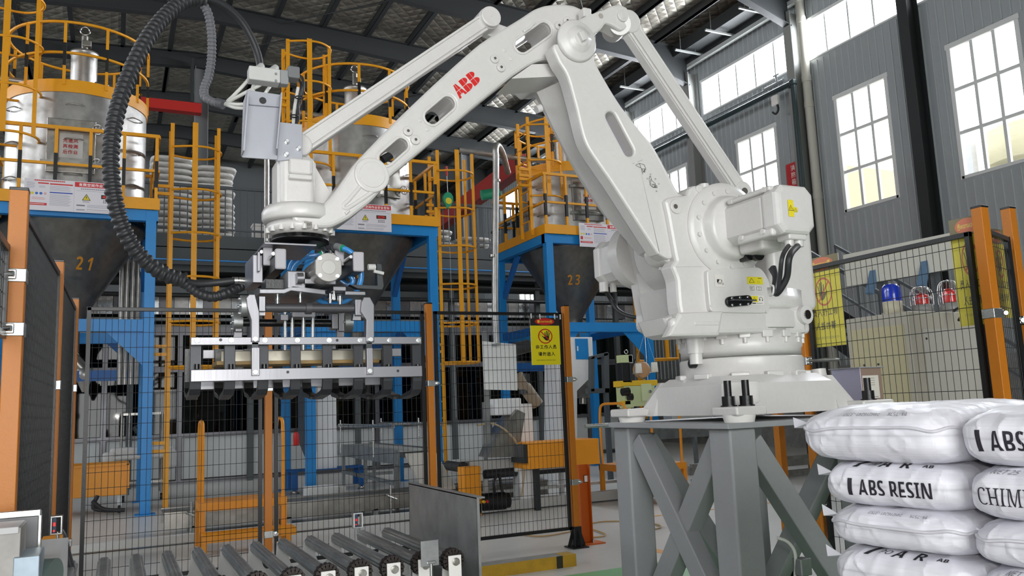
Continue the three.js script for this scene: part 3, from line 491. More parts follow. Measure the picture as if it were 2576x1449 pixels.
  part(robot, 'turret_plug', [rod(V(cx + 0.17, 1.83, cz + 0.31), V(cx + 0.175, 1.83, cz + 0.375), 0.052, 22), rod(V(cx + 0.175, 1.83, cz + 0.375), V(cx + 0.176, 1.83, cz + 0.378), 0.026, 16)], robotWhite);
  part(robot, 'plug_screw', rod(V(cx + 0.176, 1.83, cz + 0.378), V(cx + 0.177, 1.83, cz + 0.384), 0.026, 16), satinBlack);
  // turret: skirt, two cheeks with a gap for the lower arm, gearbox ring, rear housing
  const F = -3.47;                                              // front face of the near cheek
  const skirt = P(F, 1668, 800, 1716, 786, 1940, 782, 2010, 768, 2022, 772, 2025, 838, 2000, 842, 1900, 838, 1800, 841, 1745, 846, 1706, 846, 1686, 838);
  part(robot, 'turret_skirt', [ext(skirt, -3.72, F + 0.02, 0.025), rev([[0.1, 1.86], [0.37, 1.86], [0.4, 1.89], [0.4, 1.98], [0.1, 1.98]], cx, 0, cz - 0.03, 48), bx(oz(1712, 822, F).x, oz(1712, 822, F).y, F + 0.035, 0.2, 0.085, 0.06, 0.025), ext(P(F, 1660, 850, 1690, 790, 1800, 786, 1790, 848), F, F + 0.07, 0.02)], robotWhite);
  part(robot, 'skirt_slot', ext(P(F, 1725, 812, 1786, 812, 1786, 822, 1725, 822), F + 0.062, F + 0.075, 0.004), robotWhite);
  const cheek = P(F, 1673, 507, 1682, 497, 1700, 493, 1728, 489, 1734, 474, 1748, 466, 1775, 469, 1800, 474, 1840, 488, 1874, 520, 1896, 560, 1903, 610, 1898, 650, 1905, 672, 1928, 690, 1938, 720, 1938, 796, 1900, 806, 1800, 800, 1716, 792, 1704, 705, 1692, 671, 1701, 655, 1698, 640, 1680, 540);
  part(robot, 'turret_cheek', [ext(smooth(cheek, 140, 0.3), F - 0.12, F, 0.018)], robotWhite);
  const rear = P(-4.12, 1560, 552, 1610, 540, 1720, 540, 1840, 560, 1880, 700, 1870, 850, 1625, 840, 1606, 790, 1594, 721, 1588, 683, 1579, 640);
  part(robot, 'turret_cheek', ext(smooth(rear, 80, 0.3), -4.16, -4.04, 0.018), robotWhite);
  part(robot, 'turret_web', [ext(P(-3.9, 1640, 742, 1660, 712, 1700, 700, 1760, 720, 1760, 850, 1660, 845), -4.05, -3.6, 0.02), hull([...P(-4.04, 1600, 690, 1645, 700, 1632, 742, 1650, 795, 1625, 800)].flatMap((q) => [V(q.x, q.y, -4.04), V(q.x + 0.02, q.y, -3.92)]))], robotWhite);
  part(robot, 'turret_back', box(cx + 0.02, cx + 0.36, 1.86, 2.42, -4.14, -3.5, 0.05), robotWhite);
  const G = oz(1826, 578, F), gr = 0.225;
  part(robot, 'gearbox_ring', [rev([[0, 0], [gr + 0.035, 0], [gr + 0.035, 0.022], [gr, 0.034], [gr - 0.035, 0.036], [gr - 0.05, 0.05], [gr - 0.055, 0.085], [gr - 0.075, 0.11], [0, 0.11]], 0, 0, 0, 56).rotateX(Math.PI / 2).translate(G.x, G.y, F - 0.01)], robotWhite);
  for (let i = 0; i < 14; i++) { const a = i * Math.PI / 7 + 0.2; part(robot, 'gearbox_bolt', rod(V(G.x + (gr - 0.016) * Math.cos(a), G.y + (gr - 0.016) * Math.sin(a), F + 0.024), V(G.x + (gr - 0.016) * Math.cos(a), G.y + (gr - 0.016) * Math.sin(a), F + 0.036), 0.0125, 12), robotWhite); }
  const eye = oz(1700, 520, F), lug = oz(1757, 475, F);
  part(robot, 'cheek_lug', discz(eye.x, eye.y, F - 0.02, F + 0.012, 0.04), robotWhite); part(robot, 'cheek_hole', discz(eye.x - 0.01, eye.y - 0.002, F + 0.01, F + 0.0145, 0.013, 16, 0.001), robotLine);
  part(robot, 'cheek_pin', [discz(lug.x, lug.y, F - 0.01, F + 0.008, 0.02), rod(V(oz(1785, 466, F).x, oz(1785, 466, F).y - 0.02, F - 0.05), V(oz(1785, 466, F).x, oz(1785, 458, F).y, F - 0.05), 0.028, 16)], robotWhite);
  // near drive motor with its end bell, cable glands and warning label
  const m0 = V(G.x + 0.035, G.y + 0.005, F + 0.08), motor = (a, L, w, dir) => {
    const c = w * 0.34, oct = [[-w + c, -w], [w - c, -w], [w, -w + c], [w, w - c], [w - c, w], [-w + c, w], [-w, w - c], [-w, -w + c]].map(([x, y]) => new THREE.Vector2(a.x + x, a.y + y));
    const big = [[-w + c, -w], [w - c, -w], [w, -w + c], [w, w - c], [w - c, w], [-w + c, w], [-w, w - c], [-w, -w + c]].map(([x, y]) => new THREE.Vector2(a.x + x * 1.06, a.y + y * 1.06));
    const z = (k) => a.z + dir * k;
    return [ext(oct, z(0), z(L * 0.72), 0.014), ext(big, z(L * 0.7), z(L), 0.03, [], 3)];
  };
  { const b = motor(m0, 0.41, 0.118, 1), mt = part(robot, 'drive_motor', b, robotWhite);
    const zz = m0.z, e = zz + 0.411;
    part(mt, 'motor_rib', [box(m0.x - 0.126, m0.x - 0.09, m0.y - 0.13, m0.y - 0.09, zz + 0.1, zz + 0.36, 0.014), box(m0.x - 0.05, m0.x + 0.12, m0.y - 0.165, m0.y - 0.1, zz + 0.02, zz + 0.2, 0.02), box(m0.x - 0.12, m0.x - 0.08, m0.y + 0.1, m0.y + 0.125, zz + 0.04, zz + 0.36, 0.01)], robotWhite);
    for (const [x, y, k] of [[-0.123, -0.1, 0.3], [-0.123, -0.1, 0.14], [-0.11, 0.112, 0.32], [-0.11, 0.112, 0.07]]) part(mt, 'motor_screw', rod(V(m0.x + x - 0.012, m0.y + y, zz + k), V(m0.x + x + 0.01, m0.y + y, zz + k), 0.014, 10), robotWhite);
    part(mt, 'cable_gland', [bx(m0.x + 0.02, m0.y - 0.135, e - 0.07, 0.12, 0.03, 0.09, 0.01), rod(V(m0.x - 0.01, m0.y - 0.18, e - 0.06), V(m0.x - 0.01, m0.y - 0.14, e - 0.06), 0.023, 10), rod(V(m0.x + 0.05, m0.y - 0.18, e - 0.06), V(m0.x + 0.05, m0.y - 0.14, e - 0.06), 0.026, 10)], robotWhite);
    const wl = (px, py, w, h) => { const q = oz(px, py, e); return box(q.x - w / 2, q.x + w / 2, q.y - h / 2, q.y + h / 2, e - 0.001, e + 0.0015); };
    part(mt, 'warning_label', label(oz(1989, 524, e), e + 0.002, 0.036, 0.085, drawTri(64, 150)), labelMat(drawTri(64, 150)), 'yellow warning label');
    part(mt, 'warning_label', label(oz(2001, 528, e), e + 0.002, 0.022, 0.026, drawTri(48, 56)), labelMat(drawTri(48, 56)), 'small yellow warning label');
    part(robot, 'sight_plug', [rod(V(oz(1857, 648, F).x, oz(1857, 648, F).y, F + 0.01), V(oz(1857, 648, F).x, oz(1857, 648, F).y, F + 0.1), 0.032, 18), rod(V(oz(1868, 648, F).x, oz(1868, 648, F).y, F + 0.1), V(oz(1868, 648, F).x, oz(1868, 648, F).y, F + 0.13), 0.038, 18)], satinBlack); }
  // far motor on the other side of the turret
  { const a = V(oz(1545, 668, -4.3).x, oz(1545, 668, -4.3).y, -4.16), mt = part(robot, 'drive_motor', [...motor(V(a.x + 0.1, a.y + 0.04, a.z), 0.34, 0.13, -1), rod(V(a.x + 0.1, a.y + 0.04, -4.2), V(a.x + 0.1, a.y + 0.04, -4.1), 0.21, 30)], robotWhite);
    part(mt, 'cable_gland', [rod(V(a.x - 0.01, a.y - 0.15, -4.42), V(a.x - 0.01, a.y - 0.09, -4.42), 0.03, 10), rod(V(a.x + 0.06, a.y - 0.15, -4.42), V(a.x + 0.06, a.y - 0.09, -4.42), 0.022, 10)], robotWhite);
    const hang = (dx, r) => tube([V(a.x + dx, a.y - 0.14, -4.42), od(1536 + dx * 200, 752, 5.3), od(1556, 782, 5.25), od(1600, 798, 5.15), od(1650, 790, 5.05), od(1720, 758, 4.9)], r, 40, 8);
    part(mt, 'motor_cable', [hang(0, 0.014), hang(0.06, 0.008)], rubber); }
  // service panel with its stickers and connector plate
  const S = F + 0.03, panel = P(S, 1779, 690, 1790, 678, 1905, 672, 1926, 690, 1937, 715, 1937, 772, 1925, 787, 1800, 785, 1786, 772);
  part(robot, 'service_panel', ext(smooth(panel, 70, 0.25), F - 0.02, S, 0.006), robotWhite);
  const stick = (name, x0, y0, x1, y1, canvas, lab) => { const a = oz(x0, y0, S), b = oz(x1, y1, S); part(robot, name, quad(a, b, S + 0.0025), labelMat(canvas), lab); };
  stick('warning_label', 1878, 696, 1919, 716, drawWarn(), 'yellow warning label'); stick('warning_label', 1888, 743, 1922, 767, drawWarn2(), 'yellow and white warning label');
  stick('battery_label', 1796, 690, 1823, 722, drawBattery(), 'battery sticker'); stick('book_label', 1885, 719, 1917, 733, drawBook(), 'instruction sticker');
  { const q = P(S, 1833, 760, 1877, 756), c = part(robot, 'connector_plate', ext(capsule2(q[0], q[1], 0.028), S, S + 0.02, 0.004), satinBlack);
    part(c, 'plate_bar', [box(q[0].x - 0.005, q[1].x + 0.03, q[0].y + 0.004, q[0].y + 0.01, S + 0.01, S + 0.05)], aluminium);
    for (let i = 0; i < 3; i++) for (const k of [-1, 1]) part(c, 'plate_screw', discz(q[0].x + (q[1].x - q[0].x) * (0.05 + i * 0.45), q[0].y + k * 0.018 + 0.004 * i, S + 0.019, S + 0.026, 0.0075, 12, 0.002), brightSteel); }
  for (const [x, y] of [[1789, 769], [1928, 784]]) part(robot, 'panel_screw', discz(oz(x, y, S).x, oz(x, y, S).y, S, S + 0.005, 0.008, 12, 0.001), robotWhite);
  // rear cable housing at the right of the turret
  { const a = oz(1908, 655, -3.62), b = oz(2008, 775, -3.62), h = part(robot, 'cable_housing', [box(a.x, b.x, b.y, a.y, -4.0, -3.62, 0.02), box(oz(1930, 772, -3.55).x, oz(2020, 772, -3.55).x, oz(1930, 842, -3.55).y, oz(1930, 772, -3.55).y, -4.0, -3.5, 0.03)], robotWhite);
    part(h, 'gland_plate', discz(oz(1950, 676, -3.62).x, oz(1950, 676, -3.62).y, -3.62, -3.61, 0.03), robotWhite);
    const k = oz(1982, 800, -3.5); part(h, 'housing_boss', discz(k.x, k.y, -3.51, -3.494, 0.022), robotWhite);
    const g1 = V(m0.x - 0.01, m0.y - 0.18, m0.z + 0.35), loop = (dx, r, e2) => tube([V(m0.x + 0.02 + dx, m0.y - 0.17, m0.z + 0.35), od(1976 + dx * 300, 650, 3.95), od(1970 + dx * 280, 700, 3.98), od(1956, 737, 4.02), od(1948, 730, 4.1), od(1951, 700, 4.2), od(...e2, 4.24)], r, 46, 9);
    part(h, 'motor_cable', [loop(0.03, 0.016, [1945, 672]), loop(-0.03, 0.011, [1938, 676])], rubber);
    part(h, 'cable_clip', tube([od(1938, 716, 4.02), od(1946, 722, 3.98), od(1944, 740, 3.98), od(1936, 744, 4.02)], 0.005, 16, 6), robotWhite); }
  // lower arm: a broad casting, forked at the top around the upper arm
  const A = -3.5, J3 = oz(1448, 105, A);
  const armF = P(A, 1396, 110, 1404, 150, 1428, 192, 1450, 270, 1475, 362, 1540, 460, 1645, 622, 1660, 640, 1690, 650, 1716, 600, 1722, 500, 1700, 478, 1660, 400, 1638, 362, 1560, 262, 1500, 160, 1489, 118);
  const head = ring2(J3.x, J3.y, 0.112, 32), slot = capsule2(oz(1538, 295, A), oz(1582, 378, A), 0.032);
  const w2 = (list) => list.map((q) => new THREE.Vector2(q.x, q.y));
  const front2 = smooth(armF, 110, 0.4);
  const frontPlate = ext(front2, A - 0.1, A, 0.012, [w2(slot)]);
  const Jb = oz(1448, 105, A);
  // the body behind the front plate, its flank leaning back to the rear edge
  const frontEdge = pz(A - 0.09, [1420, 200, 1440, 245, 1456, 290, 1476, 362, 1508, 412, 1541, 460, 1600, 550, 1645, 620, 1690, 648, 1716, 600, 1722, 500, 1700, 478, 1660, 400, 1638, 362, 1590, 310, 1540, 250, 1490, 205]);
  const rearEdge = pz(A - 0.3, [1350, 232, 1364, 262, 1382, 300, 1413, 362, 1438, 408, 1466, 456, 1530, 552, 1606, 642, 1660, 668, 1676, 630, 1680, 530, 1655, 500, 1620, 424, 1596, 388, 1545, 336, 1490, 272, 1430, 232]);
  const armBody = loft(frontEdge, A - 0.09, rearEdge, A - 0.3);
  const rearProng = ext(smooth(P(A - 0.5, 1296, 186, 1322, 176, 1352, 196, 1392, 262, 1440, 330, 1490, 372, 1540, 470, 1560, 540, 1534, 548, 1470, 456, 1420, 366, 1385, 300, 1352, 240, 1318, 246, 1296, 224), 90, 0.3), A - 0.55, A - 0.28, 0.02);
  const fy = (px, py, z) => { const q = oz(px, py, A); return V(q.x, q.y, z); };
  const lowerArm = part(robot, 'lower_arm', [frontPlate, armBody, rearProng], robotWhite);
  part(lowerArm, 'arm_web_panel', box(oz(1538, 295, A).x - 0.12, oz(1582, 378, A).x + 0.06, oz(1582, 400, A).y, oz(1538, 285, A).y, A - 0.098, A - 0.085), M(0x8a8894, 0.5));
  part(lowerArm, 'pivot_cap', rev([[0, 0], [0.112, 0], [0.114, 0.02], [0.104, 0.034], [0.072, 0.034], [0.07, 0.048], [0.05, 0.05], [0.048, 0.06], [0.03, 0.062], [0, 0.062]], 0, 0, 0, 48).rotateX(Math.PI / 2).translate(J3.x, J3.y, A - 0.005), robotWhite);
  part(lowerArm, 'pivot_key', bx(0, 0, 0, 0.03, 0.05, 0.03, 0.004).rotateZ(0.5).translate(J3.x, J3.y, A + 0.066), robotWhite);
  part(lowerArm, 'pivot_boss', discz(Jb.x, Jb.y, A - 0.6, A - 0.5, 0.1, 32, 0.012), robotWhite);
  part(lowerArm, 'arm_stud', rod(fy(1428, 222, A - 0.3), fy(1416, 226, A - 0.3), 0.022, 14), robotWhite);
  part(lowerArm, 'arm_foot', ext(smooth(P(A - 0.1, 1643, 630, 1655, 620, 1675, 622, 1692, 640, 1702, 660, 1690, 672, 1660, 664, 1645, 648), 40, 0.4), A - 0.2, A - 0.02, 0.02), robotWhite);
  part(lowerArm, 'arm_hub', rev([[0, 0], [0.23, 0], [0.25, 0.03], [0.25, 0.26], [0.23, 0.29], [0, 0.29]], 0, 0, 0, 48).rotateX(Math.PI / 2).translate(oz(1690, 645, -3.8).x + 0.06, oz(1690, 645, -3.8).y + 0.03, -3.93), robotWhite);
  { const m = labelMat(drawSketch()); m.transparent = true; part(lowerArm, 'rating_drawing', quad(oz(1588, 398, A), oz(1668, 490, A), A + 0.0015), m, 'line drawing print'); }
  for (const [x, y] of [[1666, 676], [1678, 684], [1691, 690]]) part(lowerArm, 'hub_screw', discz(oz(x, y, -3.62).x, oz(x, y, -3.62).y, -3.64, -3.62, 0.012, 12, 0.003), robotWhite);

  // upper arm: a long hollow casting with three slots
  const U = -3.63, UB = -3.87;
  const armU = P(U, 1408, 8, 1372, 12, 1345, 22, 1310, 45, 1210, 108, 1100, 205, 1000, 300, 900, 402, 866, 448, 838, 488, 806, 520, 776, 530, 745, 533, 735, 545, 745, 560, 800, 572, 836, 570, 880, 548, 930, 510, 950, 490, 976, 462, 985, 442, 1030, 405, 1120, 330, 1230, 240, 1290, 192, 1340, 160, 1375, 150, 1420, 165, 1470, 150, 1500, 110, 1500, 60, 1480, 30, 1445, 12);
  const slots = [[970, 399, 1010, 364, 0.03], [1086, 295, 1127, 260, 0.034], [1312, 115, 1370, 74, 0.036]].map(([a, b, c, d, r]) => capsule2(oz(a, b, U), oz(c, d, U), r));
  const upperArm = part(robot, 'upper_arm', [ext(smooth(armU, 220, 0.35), UB, U, 0.022, slots, 3)], robotWhite);
  const ridge = (l, z, d) => ext(smooth(pz(U, l), 60, 0.3), U - 0.01, U + d, d * 0.7);
  part(upperArm, 'slot_rim', slots.map((s, i) => { const [a, b, c, d, r] = [[970, 399, 1010, 364, 0.03], [1086, 295, 1127, 260, 0.034], [1312, 115, 1370, 74, 0.036]][i]; return ext(capsule2(oz(a, b, U), oz(c, d, U), r + 0.014), U - 0.012, U + 0.005, 0.004, [capsule2(oz(a, b, U), oz(c, d, U), r + 0.001).reverse()]); }), robotWhite);
  const E = oz(935, 441, U);
  part(upperArm, 'elbow_boss', [discz(E.x, E.y, U - 0.02, U + 0.012, 0.084, 36, 0.008), discz(E.x, E.y, U, U + 0.016, 0.062, 36, 0.003)], robotWhite);
  part(upperArm, 'arm_rib', [tube(P(U, 905, 470, 880, 500, 862, 520, 870, 524, 900, 508, 940, 480).map((q) => V(q.x, q.y, U - 0.004)), 0.012, 30, 8), ext(pz(U, [1328, 68, 1340, 56, 1345, 60, 1333, 74, 1318, 84, 1313, 78]), U - 0.01, U + 0.015, 0.004)], robotWhite);
  part(upperArm, 'arm_bracket', [ext(P(U, 957, 462, 964, 466, 964, 488, 957, 488), U - 0.06, U, 0.004), ext(P(U, 866, 535, 878, 527, 880, 532, 870, 541), U - 0.02, U + 0.012, 0.004)], robotWhite);
  const boss = (x, y, r, h) => { const q = oz(x, y, U); return [discz(q.x, q.y, U - 0.01, U + h, r, 24, 0.004), discz(q.x, q.y, U, U + h + 0.002, r * 0.3, 14, 0.001)]; };
  for (const [x, y] of [[1243, 149], [1259, 171], [1025, 331], [1044, 353], [1404, 66], [1425, 54]]) { const b = boss(x, y, 0.024, 0.014); const m = part(upperArm, 'arm_boss', b[0], robotWhite); part(m, 'boss_hole', b[1], robotLine); }
  for (const [x, y] of [[1269, 126], [1285, 148], [1056, 303], [1074, 325]]) part(upperArm, 'arm_screw', boss(x, y, 0.012, 0.005)[0], robotWhite);
  part(upperArm, 'logo', logoShapes(U + 0.0015), M(0xd21f1a, 0.45), 'red three-letter logo');
  part(upperArm, 'cable_run', [tube([od(962, 402, 4.75), od(985, 388, 4.78), od(1000, 372, 4.8), od(1014, 352, 4.8)], 0.024, 30, 10), tube([od(1100, 300, 4.6), od(1120, 285, 4.65), od(1140, 262, 4.7)], 0.018, 20, 8)], rubber);
  part(upperArm, 'arm_underside', [hull([...P(U, 1288, 196, 1340, 160, 1400, 158, 1408, 190, 1362, 164, 1320, 176)].flatMap((q) => [V(q.x, q.y, U - 0.01), V(q.x + 0.01, q.y - 0.005, UB + 0.01)]))], robotWhite);
  // bell crank at the elbow, and the two parallel rods
  const crank = P(A, 1440, 66, 1470, 44, 1505, 26, 1524, 20, 1540, 12, 1560, 8, 1580, 16, 1591, 40, 1584, 66, 1566, 74, 1545, 62, 1528, 57, 1514, 74, 1475, 97);
  const ck = part(robot, 'linkage_plate', [ext(smooth(crank, 80, 0.3), A - 0.12, A - 0.01, 0.014, [capsule2(oz(1461, 64, A), oz(1494, 47, A), 0.017)])], robotWhite);
  part(ck, 'crank_back', ext(P(A - 0.05, 1452, 72, 1500, 44, 1512, 62, 1470, 90), A - 0.1, A - 0.06), robotWhite);
  { const q = oz(1567, 40, A), k = oz(1514, 38, A); part(ck, 'crank_pin', [discz(q.x, q.y, A - 0.02, A + 0.004, 0.032), discz(q.x, q.y, A, A + 0.008, 0.018)], robotWhite); part(ck, 'crank_hole', discz(k.x, k.y, A - 0.02, A - 0.008, 0.016, 6, 0.001), M(0xa9a49c, 0.5));
    part(ck, 'crank_tab', bx(oz(1488, 22, A).x, oz(1488, 22, A).y, A - 0.07, 0.05, 0.05, 0.06, 0.006), robotWhite);
    part(ck, 'crank_boss', rod(oz(1540, 80, A - 0.2), oz(1560, 60, A - 0.02), 0.06, 20), robotWhite); }
  const linkRod = (name, a, b, w, t, ea, eb) => { const d = b.clone().sub(a).normalize(); const m = part(robot, name, [beam(a, b, t, w, V(0, 1, 0), 0.012), beam(a, b, t * 0.45, w * 0.55, V(0, 1, 0)).translate(0, 0, t * 0.42)], robotWhite); part(m, 'rod_edge', [1, -1].map((k) => { const n = V(-d.y, d.x, 0).multiplyScalar(k * w * 0.4); return beam(a.clone().add(n).add(V(0, 0, t * 0.5)), b.clone().add(n).add(V(0, 0, t * 0.5)), 0.016, 0.014, V(0, 1, 0), 0.005); }), robotWhite);
    part(m, 'rod_eye', discz(a.x, a.y, a.z - t * 0.7, a.z + t * 0.75, ea, 30, 0.01), robotWhite); part(m, 'rod_eye', discz(b.x, b.y, b.z - t * 0.7, b.z + t * 0.75, eb, 30, 0.01), robotWhite); return m; };
  { const a = oz(1574, 62, -3.72), b = oz(1858, 486, -3.72), m = linkRod('parallel_rod', a, b, 0.1, 0.07, 0.07, 0.062); part(m, 'rod_pin', discz(b.x, b.y, -3.68, -3.66, 0.02), robotLine); }
  { const a = oz(1222, 56, -3.92), b = oz(752, 372, -3.92), m = linkRod('parallel_rod', a, b, 0.095, 0.08, 0.062, 0.055); part(m, 'rod_cap', [discz(a.x, a.y, -3.9, -3.84, 0.058, 32, 0.006), discz(a.x, a.y, -3.85, -3.836, 0.006, 10, 0.001)], robotWhite);
    part(robot, 'rear_link', [ext(P(-3.95, 1215, 85, 1250, 60, 1300, 78, 1330, 100, 1300, 120, 1250, 100), -3.99, -3.94, 0.008)], robotWhite); }
  // wrist: tilting plate, turning flange, upright motor
  const W = oz(755, 556, -3.78), wx = W.x, wz = -3.78, yy = (py) => oz(755, py, wz).y;
  part(robot, 'wrist_housing', [rev([[0, yy(524)], [0.12, yy(522)], [0.16, yy(527)], [0.172, yy(540)], [0.172, yy(556)], [0.16, yy(566)], [0, yy(568)]], wx, 0, wz, 48)], robotWhite);
  part(robot, 'wrist_flange', [rev([[0, yy(565)], [0.15, yy(565)], [0.15, yy(586)], [0.125, yy(590)], [0.125, yy(600)], [0, yy(600)]], wx, 0, wz, 48)], robotWhite);
  for (let i = 0; i < 9; i++) { const a = 0.2 + i * 0.36; part(robot, 'flange_bolt', rod(V(wx + 0.146 * Math.cos(a), yy(592), wz + 0.146 * Math.sin(a)), V(wx + 0.146 * Math.cos(a), yy(580), wz + 0.146 * Math.sin(a)), 0.012, 6), robotWhite); }
  part(robot, 'tool_adapter', rev([[0, yy(598)], [0.128, yy(598)], [0.13, yy(617)], [0, yy(617)]], wx, 0, wz, 48), satinBlack);
  part(robot, 'wrist_label', quad(V(wx - 0.013, yy(575), 0), V(wx + 0.022, yy(590), 0), wz + 0.152), labelMat(drawPlate()), 'small rating plate');
  { const mz = -3.84, a = oz(694, 400, mz), b = oz(792, 530, mz), mt = part(robot, 'wrist_motor', [box(a.x + 0.01, b.x - 0.01, b.y, oz(700, 396, mz).y, mz - 0.13, mz + 0.07, 0.028), box(a.x, a.x + 0.05, b.y, oz(700, 404, mz).y, mz - 0.12, mz + 0.04, 0.012), box(b.x - 0.05, b.x, b.y, oz(700, 404, mz).y, mz - 0.12, mz + 0.04, 0.012)], robotWhite);
    const c0 = oz(728, 394, mz + 0.1), c1 = oz(786, 440, mz + 0.1);
    part(mt, 'motor_box', [box(c0.x, c1.x, c1.y, c0.y, mz, mz + 0.1, 0.014), box(c0.x, c1.x, c1.y - 0.024, c1.y, mz + 0.01, mz + 0.1, 0.006)], robotWhite);
    for (const px of [752, 775]) part(mt, 'cable_gland', rod(V(oz(px, 448, mz + 0.06).x, oz(px, 454, mz + 0.06).y, mz + 0.06), V(oz(px, 448, mz + 0.06).x, oz(px, 440, mz + 0.06).y, mz + 0.06), 0.016, 10), robotWhite);
    part(mt, 'motor_cable', tube([od(750, 450, 4.42), od(756, 466, 4.4), od(770, 484, 4.38), od(790, 500, 4.36), od(806, 508, 4.42)], 0.0125, 30, 8), rubber); }
  part(robot, 'wrist_yoke', [hull([...P(-3.9, 760, 530, 745, 420, 752, 352, 778, 392, 812, 470, 850, 520, 860, 540)].flatMap((q) => [V(q.x, q.y, -3.96), V(q.x, q.y, -3.9)]))], robotWhite);
}
// ---------------------------------------------------------------- valve bracket on the wrist
{
  const Z = -3.74, P = (...l) => pz(Z, l), ps = (f) => f;
  const t = thing('valve_bracket', 'grey folded sheet metal bracket on the robot wrist carrying white air fittings', 'bracket', oz(680, 400, Z).toArray());
  const plate = P(622, 226, 706, 238, 698, 402, 640, 398, 611, 396, 607, 392, 612, 255);
  part(t, 'back_sheet', ext(plate, Z - 0.008, Z, 0.002), lightSheet);
  const fl = (a, b, c, d, k) => part(t, 'flange', hull([...[oz(...a, Z), oz(...b, Z)].flatMap((q) => [V(q.x - 0.003, q.y, Z - 0.004), V(q.x + 0.003, q.y, Z - 0.004)]), ...[oz(...c, Z), oz(...d, Z)].flatMap((q) => [V(q.x - 0.003, q.y, Z + k), V(q.x + 0.003, q.y, Z + k)])]), lightSheet);
  fl([706, 238], [697, 392], [702, 246], [690, 385], 0.07); fl([621, 235], [608, 392], [619, 245], [608, 390], 0.07);
  part(t, 'sheet_bend', ext(P(626, 262, 702, 268, 700, 271, 626, 265), Z, Z + 0.012, 0.001), lightSheet);
  part(t, 'sheet_hole', ext(ring2(oz(661, 253, Z).x, oz(661, 253, Z).y, 0.016), Z - 0.002, Z + 0.0015), black);
  part(t, 'side_sheet', ext(P(697, 302, 763, 309, 764, 396, 696, 402), Z - 0.03, Z - 0.022, 0.002), lightSheet);
  for (const [x, y] of [[721, 357], [751, 374], [720, 389]]) { const q = oz(x, y, Z - 0.02); part(t, 'bolt', [discz(q.x, q.y, Z - 0.024, Z - 0.016, 0.012, 20, 0.002), rod(V(q.x, q.y, Z - 0.02), V(q.x, q.y, Z + 0.002), 0.008, 6)], brightSteel); }
  const blk = (x0, y0, x1, y1, d0, d1, m, n, r = 0.006) => { const a = oz(x0, y0, Z), b = oz(x1, y1, Z); return part(t, n, box(a.x, b.x, b.y, a.y, Z + d0, Z + d1, r), m); };
  blk(622, 176, 700, 220, -0.01, 0.06, paleGrey, 'valve_block'); blk(700, 184, 722, 222, 0, 0.05, M(0x8f9193, 0.45), 'connector_block'); blk(719, 176, 748, 209, -0.01, 0.06, M(0x6f7173, 0.5), 'plug_housing');
  for (const [x, y] of [[694, 186], [694, 203]]) { const q = oz(x, y, Z + 0.06); part(t, 'block_screw', discz(q.x, q.y, Z + 0.058, Z + 0.064, 0.006, 12, 0.001), M(0x88888a, 0.5)); }
  const fit = [[648, 172, 640, 182, 572, 255], [684, 176, 674, 186, 575, 256], [655, 190, 649, 200, 566, 263], [689, 198, 681, 208, 568, 260]];
  fit.forEach(([x, y, a, b]) => part(t, 'air_fitting', [rod(od(x + 10, y - 6, 4.6), od(a, b, 4.52), 0.019, 12), rod(od(x + 2, y + 2, 4.58), od(a - 1, b + 2, 4.5), 0.022, 12), bx(...od(x + 6, y + 1, 4.6).toArray(), 0.035, 0.03, 0.04, 0.006)], paleGrey));
  const mid = [[[612, 215], [590, 238]], [[660, 210], [612, 236]], [[636, 225], [648, 252], [640, 268], [600, 272]], [[674, 225], [652, 252], [612, 262]]];
  fit.forEach(([, , a, b, x, y], i) => part(t, 'clear_tube', tube([od(a, b, 4.5), ...mid[i].map(([p, q]) => od(p, q, 4.42 - i * 0.02)), od(x, y, 4.45)], 0.0095, 40, 8), clearPlastic));
  part(t, 'wire_loom', [tube([od(748, 190, 4.62), od(760, 196, 4.55), od(763, 215, 4.52), od(756, 250, 4.52), od(746, 290, 4.5), od(742, 320, 4.48), od(746, 362, 4.46), od(758, 420, 4.44), od(772, 470, 4.4), od(800, 498, 4.4)], 0.0085, 70, 8), tube([od(744, 194, 4.62), od(754, 204, 4.55), od(757, 225, 4.5), od(750, 262, 4.5), od(750, 300, 4.48), od(738, 330, 4.46), od(744, 380, 4.45), od(752, 420, 4.42)], 0.0075, 60, 8)], rubber);
  part(t, 'clear_tube', tube([od(750, 220, 4.5), od(740, 280, 4.48), od(738, 340, 4.45), od(742, 392, 4.42), od(752, 430, 4.38), od(768, 470, 4.36), od(800, 500, 4.38)], 0.009, 60, 8), clearPlastic);
  for (const [x, y] of [[752, 245], [740, 292], [741, 371], [782, 478]]) part(t, 'cable_tie', tube(arc(0, 0, 0, 0.02, 0, 6.3, 10).map((q) => q.add(od(x, y, 4.44))), 0.004, 20, 6), black);
}
